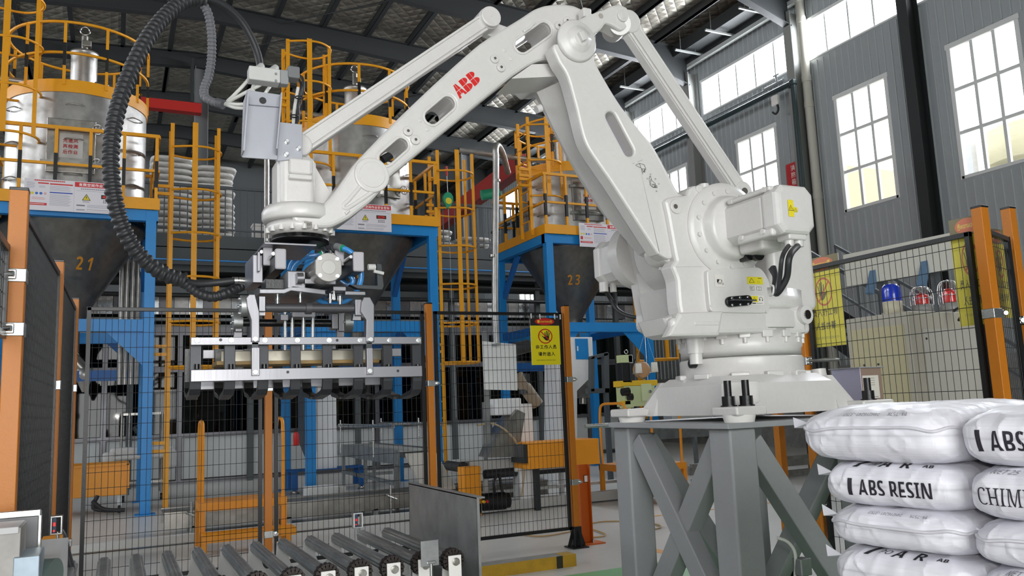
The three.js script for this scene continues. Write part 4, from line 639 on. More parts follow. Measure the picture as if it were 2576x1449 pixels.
// ---------------------------------------------------------------- hoses
{
  const t = thing('corrugated_conduit', 'thick black corrugated hose arching from the gripper up over the robot wrist', 'hose', od(280, 420, 4.0).toArray());
  const main = [[466, 706, 3.95], [425, 694, 3.92], [385, 672, 3.88], [345, 634, 3.84], [312, 580, 3.8], [292, 520, 3.78], [281, 450, 3.78], [279, 380, 3.8], [288, 310, 3.84], [306, 240, 3.9], [335, 165, 3.98], [372, 95, 4.08], [415, 40, 4.2], [455, 8, 4.3], [490, -3, 4.38], [512, 2, 4.42]];
  part(t, 'main_hose', ribbed(main.map((q) => od(...q)), 0.0355, 0.032, 0.1, 18), rubber);
  part(t, 'gripper_branch', ribbed([[462, 708, 3.95], [480, 724, 3.94], [505, 740, 3.93], [535, 747, 3.93], [565, 740, 3.95], [592, 727, 4.0], [615, 715, 4.08], [640, 690, 4.2], [655, 676, 4.3]].map((q) => od(...q)), 0.024, 0.022, 0.07, 14), rubber);
  part(t, 'air_hose', tube([[462, 708, 3.95], [500, 714, 3.94], [545, 711, 3.95], [590, 706, 3.98]].map((q) => od(...q)), 0.0175, 40, 12), rubber);
  part(t, 'hose_fitting', [rod(od(584, 706, 3.98), od(600, 706, 3.99), 0.019, 16), rod(od(601, 706, 3.99), od(616, 707, 4.0), 0.019, 16), rod(od(622, 707, 4.0), od(645, 708, 4.02), 0.017, 16)], brightSteel);
  part(t, 'valve_branch', ribbed([[508, 6, 4.42], [522, 30, 4.44], [530, 65, 4.46], [533, 110, 4.48], [531, 155, 4.5], [524, 195, 4.5], [513, 226, 4.48], [516, 245, 4.46], [535, 256, 4.45], [560, 263, 4.44]].map((q) => od(...q)), 0.0225, 0.02, 0.08, 14), hoseGrey);
  part(t, 'branch_collar', rod(od(545, 258, 4.45), od(562, 263, 4.44), 0.027, 16), M(0x55565b, 0.5));
  part(t, 'smooth_hose', tube([[500, -4, 4.42], [530, -1, 4.46], [570, 18, 4.52], [606, 52, 4.58], [632, 95, 4.62], [648, 135, 4.64], [656, 176, 4.64]].map((q) => od(...q)), 0.0205, 50, 12), rubber);
}
// ---------------------------------------------------------------- the sack gripper
{
  const F = -3.5, B = -4.0, P = (...l) => pz(F, l);
  const t = thing('sack_gripper', 'aluminium fork gripper with rows of dark claws hanging under the robot wrist', 'gripper', oz(755, 617, -3.78).toArray());
  const xy = (px, py, z = F) => oz(px, py, z);
  const bl = (x0, y0, x1, y1, z0, z1, r = 0.004, zp = F) => { const a = oz(x0, y0, zp), b = oz(x1, y1, zp); return box(a.x, b.x, b.y, a.y, z0, z1, r); };
  // mounting plate and air cylinders
  part(t, 'mounting_plate', [bl(665, 608, 797, 620, -3.98, -3.62, 0.003, -3.62)], aluminium);
  for (const [x, y] of [[672, 604], [700, 606], [790, 612]]) part(t, 'plate_bolt', rod(od(x, y + 2, 4.3), od(x, y - 4, 4.3), 0.011, 6), brightSteel);
  for (const [x0, y0, x1, y1, z] of [[693, 624, 721, 677, -3.56], [663, 619, 687, 668, -3.7], [889, 632, 917, 683, -3.56], [843, 627, 867, 668, -3.72]]) { const c = part(t, 'linear_cylinder', bl(x0, y0, x1, y1, -4.06, z - 0.02, 0.006, z), darkSteel); part(c, 'end_cap', bl(x0, y0, x1, y1, z - 0.022, z, 0.008, z), M(0xb1afb5, 0.5)); part(c, 'rail', rod(V(xy(x0 - 3, (y0 + y1) / 2, z).x, xy(x0, y0 + 12, z).y, z - 0.02), V(xy(x0 - 3, y0, z).x, xy(x0, y0 + 12, z).y, -4.06), 0.008, 10), brightSteel); }
  part(t, 'side_bracket', [bl(636, 640, 662, 712, -4.0, -3.75, 0.004, -3.75), bl(646, 636, 652, 685, -3.75, -3.72, 0.002, -3.75)], aluminium);
  { const c = xy(827, 672, -3.36), a = part(t, 'air_cylinder', [ext(ring2(c.x, c.y, 0.0615, 40).map((q) => new THREE.Vector2(Math.max(c.x - 0.055, Math.min(c.x + 0.055, q.x)), q.y)), -3.38, -3.36, 0.003), rod(V(c.x, c.y, -3.38), V(c.x, c.y, -3.62), 0.056, 36)], M(0x94928e, 0.4, 0.6, { roughnessMap: rough }));
    part(a, 'cap_ring', discz(c.x, c.y, -3.362, -3.358, 0.03, 30, 0.001), M(0xa3a29e, 0.4, 0.5));
    for (const [u, v] of [[-1, 1], [1, 1], [-1, -1], [1, -1]]) part(a, 'cap_screw', [discz(c.x + u * 0.036, c.y + v * 0.036, -3.362, -3.356, 0.0095, 16, 0.001), discz(c.x + u * 0.036, c.y + v * 0.036, -3.357, -3.3555, 0.005, 6, 0.0004)], brightSteel);
    part(a, 'cylinder_mount', [bl(723, 680, 770, 727, -3.72, -3.52, 0.006, -3.52), rod(xy(746, 700, -3.5), xy(762, 700, -3.5), 0.024, 20), bl(766, 700, 846, 716, -3.66, -3.5, 0.004, -3.5), bl(834, 716, 846, 700, -3.7, -3.6, 0.004, -3.6)], aluminium); }
  // stepped carriage plate with bolts underneath
  part(t, 'carriage_plate', ext(P(655, 725, 716, 725, 740, 717, 822, 727, 822, 740, 735, 730, 718, 737, 655, 737), -3.9, F - 0.02, 0.003), aluminium);
  part(t, 'carriage_plate', [bl(838, 720, 871, 732, -3.8, -3.52, 0.003, -3.52), bl(868, 732, 920, 743, -3.9, -3.56, 0.003, -3.56), bl(650, 736, 905, 744, -3.95, -3.62, 0.002, -3.62)], aluminium);
  for (const [x, y] of [[698, 748], [755, 744], [830, 746], [840, 738], [855, 752]]) { const q = xy(x, y, -3.6); part(t, 'carriage_bolt', [rod(V(q.x, q.y - 0.012, -3.6), V(q.x, q.y + 0.012, -3.6), 0.013, 6), rod(V(q.x, q.y - 0.03, -3.6), V(q.x, q.y, -3.6), 0.008, 8)], brightSteel); }
  // shafts, clamps and swing arms
  part(t, 'shaft', [rod(xy(655, 774, F - 0.04), xy(900, 776, F - 0.04), 0.0185, 20), rod(xy(768, 775, F - 0.04), xy(783, 775, F - 0.04), 0.027, 20)], M(0x4c4c50, 0.45, 0.3));
  part(t, 'shaft', rod(xy(600, 812, B + 0.08), xy(850, 814, B + 0.08), 0.0175, 20), satinBlack);
  const clamp = (x0, y0, x1, y1, zp, tail) => part(t, 'shaft_clamp', [bl(x0, y0, x1, y1, zp - 0.07, zp, 0.004, zp), ...(tail ? [hull([xy(x0, y1 - 6, zp), xy(x1, y1 - 6, zp), xy(x1, y1 + tail, zp), xy(x0 - 3, y1 + tail, zp)].flatMap((q) => [V(q.x, q.y, zp - 0.02), V(q.x, q.y, zp - 0.05)]))] : [])], aluminium);
  clamp(651, 744, 669, 784, F - 0.005, 8); clamp(893, 752, 911, 794, F - 0.01, 10);
  clamp(835, 788, 852, 828, B + 0.11, 0); clamp(852, 786, 868, 834, B + 0.11, 24); clamp(592, 790, 610, 835, B + 0.11, 16);
  for (const [x, y, z] of [[597, 811, B + 0.08], [874, 812, B + 0.08], [617, 770, F - 0.04]]) { const q = xy(x, y, z); part(t, 'shaft_end', [rod(V(q.x - 0.02, q.y, z), V(q.x + 0.02, q.y, z), 0.045, 24), ...[0, 1.57, 3.14, 4.71].map((a) => rod(V(q.x - 0.028, q.y + 0.03 * Math.sin(a), z + 0.03 * Math.cos(a)), V(q.x + 0.02, q.y + 0.03 * Math.sin(a), z + 0.03 * Math.cos(a)), 0.007, 6))], galvanized); }
  part(t, 'swing_arm', ext(P(618, 750, 626, 741, 641, 741, 652, 786, 652, 860, 631, 860, 631, 806, 620, 772), F - 0.03, F + 0.012, 0.003), aluminium);
  part(t, 'swing_arm', ext(P(908, 760, 914, 748, 929, 748, 940, 768, 940, 861, 919, 861, 920, 806, 906, 784), F - 0.03, F + 0.012, 0.003), aluminium);
  for (const [x0, y0, x1, y1] of [[632, 875, 652, 945], [920, 876, 937, 942]]) part(t, 'arm_extension', [bl(x0, y0, x1, y1, F - 0.01, F + 0.014, 0.002), ...[0.25, 0.5, 0.75].map((k) => { const a = xy(x0 + (x1 - x0) * k, y0), b = xy(x0, y1); return box(a.x - 0.002, a.x + 0.002, b.y, a.y, F + 0.012, F + 0.0165); })], aluminium);
  part(t, 'arm_link', [bl(633, 860, 651, 876, F - 0.03, F, 0.002), bl(921, 861, 937, 877, F - 0.03, F, 0.002)], darkSteel);
  for (const [x, y] of [[642, 853], [642, 936], [932, 854], [930, 933]]) { const q = xy(x, y, F + 0.014); part(t, 'arm_screw', [discz(q.x, q.y, F + 0.01, F + 0.021, 0.0105, 16, 0.001), discz(q.x, q.y, F + 0.02, F + 0.0215, 0.005, 6, 0.0003)], zinc); }
  // front and rear bars
  const bar = (x0, y0, x1, y1, zp) => part(t, 'cross_bar', bl(x0, y0, x1, y1, zp - 0.024, zp, 0.0025, zp), aluminium);
  bar(480, 848, 1061, 865, F); bar(480, 930, 1063, 947, F); bar(511, 880, 1010, 896, B + 0.02); bar(504, 956, 958, 968, B + 0.02);
  const hole = (x, y) => { const q = xy(x, y); return part(t, 'bar_hole', discz(q.x, q.y, F - 0.002, F + 0.001, 0.0062, 14, 0.0004), black); };
  [[555, 855], [848, 856], [724, 936], [1001, 933]].forEach((q) => hole(...q));
  const xsF = [494, 580, 664, 746, 826, 904, 978, 1051], xsB = [476, 550, 623, 696, 767, 836, 902, 965];
  const clawG = (x, zp, dir, y0, y1, w) => {
    const a = xy(x, y0, zp), b = xy(x, y1, zp), zz = zp - 0.02 * dir;
    const s = [[0, a.y], [0.012, a.y], [0.012, b.y + 0.05], [0.02, b.y + 0.022], [0.045, b.y + 0.004], [0.16, b.y - 0.012], [0.19, b.y - 0.022], [0.19, b.y - 0.03], [0.04, b.y - 0.014], [0.008, b.y + 0.008], [0, b.y + 0.045]].map(([u, v]) => new THREE.Vector2(u, v));
    const g = new THREE.ExtrudeGeometry(new THREE.Shape(s), { depth: w, bevelEnabled: true, bevelSize: 0.0015, bevelThickness: 0.0015, bevelSegments: 1 });
    return g.rotateY(dir > 0 ? Math.PI / 2 : -Math.PI / 2).translate(a.x - (dir > 0 ? w / 2 : -w / 2), 0, zz);
  };
  xsF.forEach((x) => { const c = part(t, 'claw', clawG(x, F - 0.015, 1, 862, 983, 0.04), clawBlack);
    const q = xy(x + 2, 856); part(c, 'claw_bolt', [discz(q.x, q.y, F - 0.002, F + 0.004, 0.0115, 18, 0.001), discz(q.x, q.y, F + 0.003, F + 0.009, 0.008, 6, 0.001)], zinc);
    const n = xy(x + 2, 923); part(c, 'claw_nut', rod(V(n.x, n.y - 0.008, F - 0.012), V(n.x, n.y + 0.012, F - 0.012), 0.011, 6), satinBlack); });
  xsB.forEach((x, i) => { const c = part(t, 'claw', clawG(x, B + 0.02, -1, 880, 990, 0.04), satinBlack); if (i < 2) { const q = xy(x, 886, B + 0.03); part(c, 'claw_bolt', [discz(q.x, q.y, B + 0.03, B + 0.042, 0.012, 18, 0.001), discz(q.x, q.y, B + 0.041, B + 0.044, 0.005, 10, 0.0004)], zinc); } });
  // the holding-down plate on its guide rods between the bars
  for (const x of [717, 735, 763, 787]) part(t, 'guide_rod', rod(xy(x, 780, -3.76), xy(x, 905, -3.76), 0.0085, 12), brightSteel);
  part(t, 'guide_block', [bl(735, 784, 794, 798, -3.8, -3.7, 0.003, -3.7), bl(706, 790, 726, 806, -3.8, -3.7, 0.003, -3.7)], aluminium);
  part(t, 'press_plate', [bl(556, 882, 960, 906, -3.86, -3.66, 0.004, -3.66)], M(0x8c887c, 0.45, 0.7, { roughnessMap: rough }));
  part(t, 'press_edge', bl(545, 908, 955, 912, -3.86, -3.66, 0.002, -3.66), M(0x8b6f3a, 0.5));
  part(t, 'sensor_bracket', [ext(pz(F - 0.06, [948, 662, 960, 664, 966, 720, 962, 729, 900, 726, 880, 716, 950, 718]), F - 0.1, F - 0.06, 0.002)], darkSteel);
  part(t, 'sensor', [rod(xy(926, 672, F - 0.05), xy(944, 672, F - 0.05), 0.014, 12), rod(xy(940, 682, F - 0.05), xy(965, 688, F - 0.05), 0.008, 10)], paleGrey);
  part(t, 'valve_cluster', [[644, 690], [660, 678], [672, 672], [655, 704], [676, 700]].map(([x, y], i) => rod(od(x - 6, y + 3, 4.15), od(x + 8, y - 4, 4.25), 0.016 - i * 0.0015, 10)), brightSteel);
  part(t, 'valve_cluster', [bl(668, 700, 716, 728, -3.72, -3.6, 0.004, -3.6)], satinBlack);
  // blue air hoses
  const hose = (l, d, r = 0.0125) => part(t, 'blue_hose', tube(l.map(([x, y, k = 0]) => od(x, y, d + k)), r, 64, 12), sky);
  hose([[862, 624], [880, 632], [898, 652], [908, 680], [906, 712], [890, 742], [862, 760], [830, 764], [798, 752], [775, 726], [766, 694], [770, 672, 0.05], [786, 660, 0.12], [798, 656, 0.18]], 3.78);
  hose([[852, 654, 0.1], [868, 672, 0.06], [880, 692], [888, 706], [884, 715], [872, 714, 0.05], [856, 702, 0.12], [846, 694, 0.2]], 3.82, 0.0115);
  hose([[728, 680], [734, 662], [748, 648], [768, 642], [790, 644, -0.04]], 4.2, 0.012); hose([[736, 686], [744, 668], [762, 652], [782, 645], [800, 642, -0.05], [822, 638, -0.2]], 4.15, 0.012);
  part(t, 'hose_fitting', [rod(od(800, 614, 3.95), od(826, 620, 3.86), 0.023, 16), rod(od(828, 618, 3.85), od(842, 622, 3.82), 0.019, 16), rod(od(832, 620, 3.84), od(832, 642, 3.84), 0.012, 12)], M(0x55565a, 0.45, 0.3));
  part(t, 'hose_fitting', [rod(od(846, 620, 3.81), od(860, 624, 3.78), 0.017, 16)], M(0x8b8d90, 0.45)); part(t, 'hose_collar', [rod(od(860, 623, 3.785), od(865, 626, 3.78), 0.0165, 14), rod(od(806, 640, 3.9), od(812, 637, 3.9), 0.015, 12)], green);
}
// ---------------------------------------------------------------- silos on blue frames
const bar3 = (x0, y0, z0, x1, y1, z1, w = 0.05) => beam(V(x0, y0, z0), V(x1, y1, z1), w, w);
const ringTube = (cx, cy, cz, r, a0, a1, t, n = 28) => new THREE.TubeGeometry(new THREE.CatmullRomCurve3(arc(cx, cy, cz, r, a0, a1, n)), n * 2, t, 6, false);
const doorPrint = memo(() => canvasOf(256, 300, (g) => { g.fillStyle = '#c2c1be'; g.fillRect(0, 0, 256, 300); han(g, '先通风', 40, 60, 50, '#a8262a', 0.13); han(g, '再检测', 40, 130, 50, '#a8262a', 0.13); han(g, '后作业', 40, 200, 50, '#a8262a', 0.13); }));
function stencil(text, R, yMid, h, a0, cx, cz, slopeOut) {       // figures painted on a cone, bent to its surface
  const c = canvasOf(256, 128, (g) => { g.clearRect(0, 0, 256, 128); g.fillStyle = '#d08a1a'; g.font = 'bold 118px sans-serif'; g.textAlign = 'center'; g.fillText(text.split('').join(' '), 128, 108); });
  const n = 12, g = new THREE.PlaneGeometry(1, 1, n, 4), p = g.attributes.position;
  for (let i = 0; i < p.count; i++) { const u = p.getX(i), v = p.getY(i), r = R + slopeOut * v * h + 0.006, a = a0 + u * 0.62; p.setXYZ(i, cx + r * Math.sin(a), yMid + v * h, cz + r * Math.cos(a)); }
  g.computeVertexNormals(); g.userData.keepUV = true;
  const t = new THREE.CanvasTexture(c); t.colorSpace = THREE.SRGBColorSpace;
  return [g, M(0xffffff, 0.6, 0, { map: t, transparent: true, alphaTest: 0.5 })];
}
function railPost(t, x, y0, y1, z, w = 0.045) {                  // a post with a black band in its middle
  const m = part(t, 'rail_post', bar3(x, y0, z, x, y1, z, w), railYellow);
  part(m, 'black_band', box(x - w / 2 - 0.002, x + w / 2 + 0.002, y0 + (y1 - y0) * 0.3, y0 + (y1 - y0) * 0.66, z - w / 2 - 0.002, z + w / 2 + 0.002), black);
}
function makeSilo(cx, cz, number, top, words) {
  const F = 4.6, h = 1.15;
  const s = thing('silo_platform', `blue steel frame with yellow railed platform ${words.frame}`, 'platform', [cx, 0, cz], 'blue silo frames');
  for (const [a, b] of [[-1, 1], [1, 1], [-1, -1], [1, -1]]) { const x = cx + a * (h - 0.06), z = cz + b * (h - 0.06); const c = part(s, 'column', box(x - 0.075, x + 0.075, 0.015, F, z - 0.075, z + 0.075, 0.008), blue); part(c, 'base_plate', box(x - 0.14, x + 0.14, 0, 0.015, z - 0.14, z + 0.14), blue);
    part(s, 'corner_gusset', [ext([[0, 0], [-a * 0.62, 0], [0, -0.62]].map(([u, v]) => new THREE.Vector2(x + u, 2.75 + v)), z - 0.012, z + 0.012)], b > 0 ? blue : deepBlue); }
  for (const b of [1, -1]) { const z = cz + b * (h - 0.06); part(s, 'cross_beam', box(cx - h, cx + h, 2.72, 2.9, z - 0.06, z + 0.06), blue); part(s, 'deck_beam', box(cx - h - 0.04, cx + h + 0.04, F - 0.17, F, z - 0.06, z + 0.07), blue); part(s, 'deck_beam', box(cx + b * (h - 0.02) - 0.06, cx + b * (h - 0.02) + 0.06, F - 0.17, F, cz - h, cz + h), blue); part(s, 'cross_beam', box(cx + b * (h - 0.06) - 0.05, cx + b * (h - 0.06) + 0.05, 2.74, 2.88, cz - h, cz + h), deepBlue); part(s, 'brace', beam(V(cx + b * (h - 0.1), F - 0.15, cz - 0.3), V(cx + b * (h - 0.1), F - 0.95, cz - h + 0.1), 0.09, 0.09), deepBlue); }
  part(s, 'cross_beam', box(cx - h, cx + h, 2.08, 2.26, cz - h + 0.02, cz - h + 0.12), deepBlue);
  part(s, 'deck', cut(box(cx - h, cx + h, F, F + 0.01, cz - h, cz + h), rod(V(cx, F - 1, cz), V(cx, F + 1, cz), 1.03, 40)), darkSteel);
  for (const b of [1, -1]) { part(s, 'toe_board', box(cx - h - 0.05, cx + h + 0.05, F, F + 0.18, cz + b * (h + 0.05) - 0.008, cz + b * (h + 0.05) + 0.008), railYellow); part(s, 'toe_board', box(cx + b * (h + 0.05) - 0.008, cx + b * (h + 0.05) + 0.008, F, F + 0.18, cz - h - 0.05, cz + h + 0.05), railYellow);
    for (const [y, w] of [[F + 1.18, 0.05], [F + 0.62, 0.04]]) { part(s, 'rail', bar3(cx - h - 0.04, y, cz + b * (h + 0.03), cx + h + 0.04, y, cz + b * (h + 0.03), w), railYellow); part(s, 'rail', bar3(cx + b * (h + 0.03), y, cz - h, cx + b * (h + 0.03), y, cz + h, w), railYellow); }
    for (let i = 0; i < 6; i++) railPost(s, cx - h + i * (2 * h) / 5, F, F + 1.18, cz + b * (h + 0.03)); for (let i = 1; i < 4; i++) railPost(s, cx + b * (h + 0.03), F, F + 1.18, cz - h + i * (2 * h) / 4); }
  // the silo itself
  const t = thing('silo', `stainless steel silo ${words.silo}`, 'silo', [cx, 2.9, cz], 'stainless silos');
  part(t, 'tank', rev([[1.02, F - 0.2], [1.02, top], [0.98, top], [0.98, F - 0.2], [1.02, F - 0.2]], cx, 0, cz, 64), stainless);
  part(t, 'tank_roof', rev([[1.02, top - 0.02], [1.0, top + 0.02], [0.2, top + 0.16], [0, top + 0.16]], cx, 0, cz, 48), stainless);
  part(t, 'cone', rev([[0.2, 3.0], [0.22, 3.12], [1.04, F - 0.18], [1.06, F - 0.1], [1.02, F - 0.1]], cx, 0, cz, 64), coneSteel);
  part(t, 'outlet', rev([[0, 2.5], [0.12, 2.5], [0.12, 2.9], [0.2, 2.92], [0.2, 3.04], [0, 3.04]], cx, 0, cz, 32), stainlessDull);
  { const [g, m] = stencil(number, 0.66, 3.82, 0.28, words.turn, cx, cz, 0.6); part(t, 'number', g, m); }
  for (const a of [0.55, -0.55, 1.6]) for (let y = F + 0.5; y < top; y += 0.55) part(t, 'rung', tube([[1.02, -0.12], [1.09, -0.12], [1.09, 0.12], [1.02, 0.12]].map(([r, d]) => V(cx + r * Math.sin(-0.5 + a * 0.9) + d * Math.cos(-0.5 + a * 0.9), y, cz + r * Math.cos(-0.5 + a * 0.9) - d * Math.sin(-0.5 + a * 0.9))), 0.01, 12, 5), stainlessDull);
  { const a = words.door, rot = new THREE.Matrix4().makeRotationY(a).setPosition(cx, 0, cz), dy = F + 0.95 > top - 0.5 ? top - 0.62 : F + 0.95, put = (g) => xf(g, rot);
    const d = part(t, 'hatch', put(box(-0.33, 0.33, dy - 0.42, dy + 0.42, 0.99, 1.05, 0.01)), stainlessDull);
    const q = quad({ x: -0.16, y: dy + 0.19 }, { x: 0.16, y: dy - 0.19 }, 1.053); xf(q, rot); q.userData.keepUV = true; part(d, 'hatch_print', q, labelMat(doorPrint()), 'red painted characters');
    for (const k of [1, -1]) { part(d, 'hatch_bar', put(box(-0.4, 0.36, dy + k * 0.27 - 0.025, dy + k * 0.27 + 0.025, 1.05, 1.09)), stainlessDull); part(d, 'hand_wheel', put(new THREE.TorusGeometry(0.075, 0.011, 8, 22).translate(0.36, dy + k * 0.27, 1.12)), brightSteel); part(d, 'wheel_spokes', [0, 1.05, 2.1].map((u) => put(bx(0, 0, 0, 0.14, 0.014, 0.014).rotateZ(u).translate(0.36, dy + k * 0.27, 1.12))), brightSteel); } }
  part(t, 'rim_band', rev([[1.03, top - 0.01], [1.035, top - 0.01], [1.035, top + 0.19], [1.03, top + 0.19], [1.03, top - 0.01]], cx, 0, cz, 64), railYellow);
  for (const y of [top + 0.62, top + 1.12]) part(t, 'ring_rail', ringTube(cx, y, cz, 1.03, 0, Math.PI * 1.86, 0.024), railYellow);
  for (let i = 0; i < 11; i++) { const a = i * 0.58; railPost(t, cx + 1.03 * Math.cos(a), top + 0.1, top + 1.12, cz + 1.03 * Math.sin(a), 0.042); }
  // dust filter, valve and lifting eye on top
  part(t, 'dust_filter', [rev([[0, top], [0.2, top], [0.2, top + 1.05], [0.22, top + 1.06], [0.22, top + 1.1], [0, top + 1.14]], cx + 0.05, 0, cz - 0.1, 28)], stainless);
  part(t, 'filter_valve', [rod(V(cx + 0.05, top + 1.1, cz - 0.1), V(cx + 0.05, top + 1.4, cz - 0.1), 0.05, 12), bx(cx + 0.08, top + 1.26, cz - 0.08, 0.14, 0.1, 0.12, 0.01), rod(V(cx + 0.2, top + 0.55, cz - 0.05), V(cx + 0.42, top + 0.5, cz), 0.06, 14)], stainlessDull);
  part(t, 'lifting_eye', new THREE.TorusGeometry(0.07, 0.012, 8, 18).translate(cx + 0.05, top + 1.5, cz - 0.1), brightSteel);
  part(t, 'feed_pipe', [tube([V(cx - 0.1, top + 0.55, cz - 0.3), V(cx - 0.6, top + 0.56, cz - 0.32), V(cx - 1.6, top + 0.58, cz - 0.3), V(cx - 2.3, top + 0.6, cz - 0.3)], 0.055, 24, 12), rod(V(cx - 0.1, top, cz - 0.3), V(cx - 0.1, top + 0.55, cz - 0.3), 0.055, 12)], stainless);
  return s;
}
const siloZ = -14.75;
const s1 = oz(373, 900, -13.6).x - 1.09, s2 = oz(1097, 900, -13.6).x - 1.09, s3 = oz(1386, 700, -13.6).x + 1.09;
makeSilo(s1, siloZ, '21', 6.42, { frame: 'holding the left silo behind the corrugated hose', silo: 'numbered 21 behind the hanging corrugated hose', turn: 0.28, door: -0.04 });
makeSilo(s2, siloZ, '22', 6.42, { frame: 'holding the middle silo behind the robot wrist', silo: 'half hidden behind the robot upper arm', turn: -0.3, door: 0.25 });
makeSilo(s3, siloZ, '23', 5.98, { frame: 'holding the right silo beside the robot lower arm', silo: 'numbered 23 just left of the robot lower arm', turn: -0.42, door: -0.1 });
// safety notices hung on the platforms
function notice(px, py, w, z, label) {
  const a = oz(px, py, z), h = w * 0.37, t = thing('safety_notice', label, 'sign', [a.x + w / 2, a.y - h, z], 'white and red notices on the silo platforms');
  part(t, 'board', box(a.x, a.x + w, a.y - h, a.y, z - 0.012, z), white);
  part(t, 'print', quad({ x: a.x, y: a.y }, { x: a.x + w, y: a.y - h }, z + 0.0015), labelMat(spaceNotice()));
}
notice(62, 447, 1.27, -13.5, 'white and red safety notice left of the corrugated hose, on the left silo platform');
notice(800, 505, 1.27, -13.5, 'white and red safety notice on the middle platform, partly behind the robot wrist');
notice(1456, 560, 1.27, -13.5, 'white and red safety notice touching the robot lower arm, on the right silo platform');

// caged ladders
function makeLadder(cx, cz, y0, yc, y1, label) {                 // stiles in a plane of constant x, the cage bulging to +x
  const t = thing('caged_ladder', label, 'ladder', [cx, y0, cz], 'yellow caged ladders');
  for (const k of [-1, 1]) part(t, 'stile', box(cx - 0.03, cx + 0.03, y0, y1, cz + k * 0.22 - 0.015, cz + k * 0.22 + 0.015), railYellow);
  for (let y = y0 + 0.3; y < y1 - 0.1; y += 0.3) part(t, 'rung', rod(V(cx, y, cz - 0.22), V(cx, y, cz + 0.22), 0.014, 8), railYellow);
  const R = 0.38, hoop = (y) => [...[[0, 0.24], [0.3, 0.36]].map(([u, v]) => V(cx + u, y, cz + v)), ...arc(cx + 0.4, y, cz, R, Math.PI * 0.42, -Math.PI * 0.42, 12), ...[[0.3, -0.36], [0, -0.24]].map(([u, v]) => V(cx + u, y, cz + v))];
  for (let y = yc; y < y1 + 0.05; y += 0.72) part(t, 'cage_hoop', tube(hoop(y), 0.02, 40, 6), railYellow);
  for (const [u, v, w] of [[0.34, 0.366, 0.085], [0.72, 0.2, 0.055], [0.72, -0.2, 0.05]]) part(t, 'cage_strap', box(cx + u - w / 2, cx + u + w / 2, yc, y1, cz + v - 0.008, cz + v + 0.008), railYellow);
  for (const y of [yc + 0.2, y1 - 1.2, 0.9]) if (y > y0) part(t, 'wall_bracket', [box(cx - 0.24, cx, y - 0.025, y + 0.025, cz + 0.2, cz + 0.24), box(cx - 0.24, cx, y + 0.1, y + 0.15, cz + 0.2, cz + 0.24)], railYellow);
  return t;
}
makeLadder(s1 + 1.4, -14.3, 0, 2.2, 6.2, 'tall yellow caged ladder right of the left silo, in front of the stacked sacks');
makeLadder(s2 + 1.4, -14.3, 0, 2.2, 6.2, 'tall yellow caged ladder with the green fall arrester, right of the middle silo');
makeLadder(s3 + 1.4, -14.3, 0, 2.2, 6.2, 'tall yellow caged ladder seen behind the robot turret');
makeLadder(s1 - 1.25, -13.75, 4.62, 5.6, 8.0, 'short yellow caged ladder up to the left silo, at the upper left corner');
makeLadder(s2 - 1.42, -13.95, 4.62, 5.6, 7.8, 'short yellow caged ladder up to the top of the middle silo');
makeLadder(s3 - 1.3, -14.1, 4.62, 5.4, 7.0, 'short yellow caged ladder up to the right silo, left of the robot lower arm');
{ const p = oz(1127, 505, -14.0), t = thing('fall_arrester', 'green and yellow fall arrester hanging from the middle caged ladder', 'fall arrester', [p.x, p.y - 0.16, -14.0]);
  part(t, 'case', ext([[0, 0.16], [0.05, 0.15], [0.1, 0.08], [0.1, -0.02], [0.05, -0.1], [0.04, -0.15], [-0.04, -0.15], [-0.05, -0.1], [-0.1, -0.02], [-0.1, 0.08], [-0.05, 0.15]].map(([x, y]) => new THREE.Vector2(p.x + x, p.y + y)), -14.05, -13.97, 0.012), green);
  part(t, 'badge', discz(p.x, p.y - 0.01, -13.98, -13.962, 0.062, 24, 0.002), M(0xdcc92a, 0.5));
  part(t, 'strap', [rod(V(p.x, p.y + 0.15, -14), V(p.x - 0.01, p.y + 0.5, -14), 0.008, 6)], paleGrey); part(t, 'hook', rod(V(p.x - 0.01, p.y + 0.48, -14), V(p.x - 0.015, p.y + 0.66, -14), 0.02, 8), red);
  part(t, 'cable', rod(V(p.x, p.y - 0.15, -14), V(p.x + 0.03, 1.2, -14), 0.004, 5), paleGrey); }

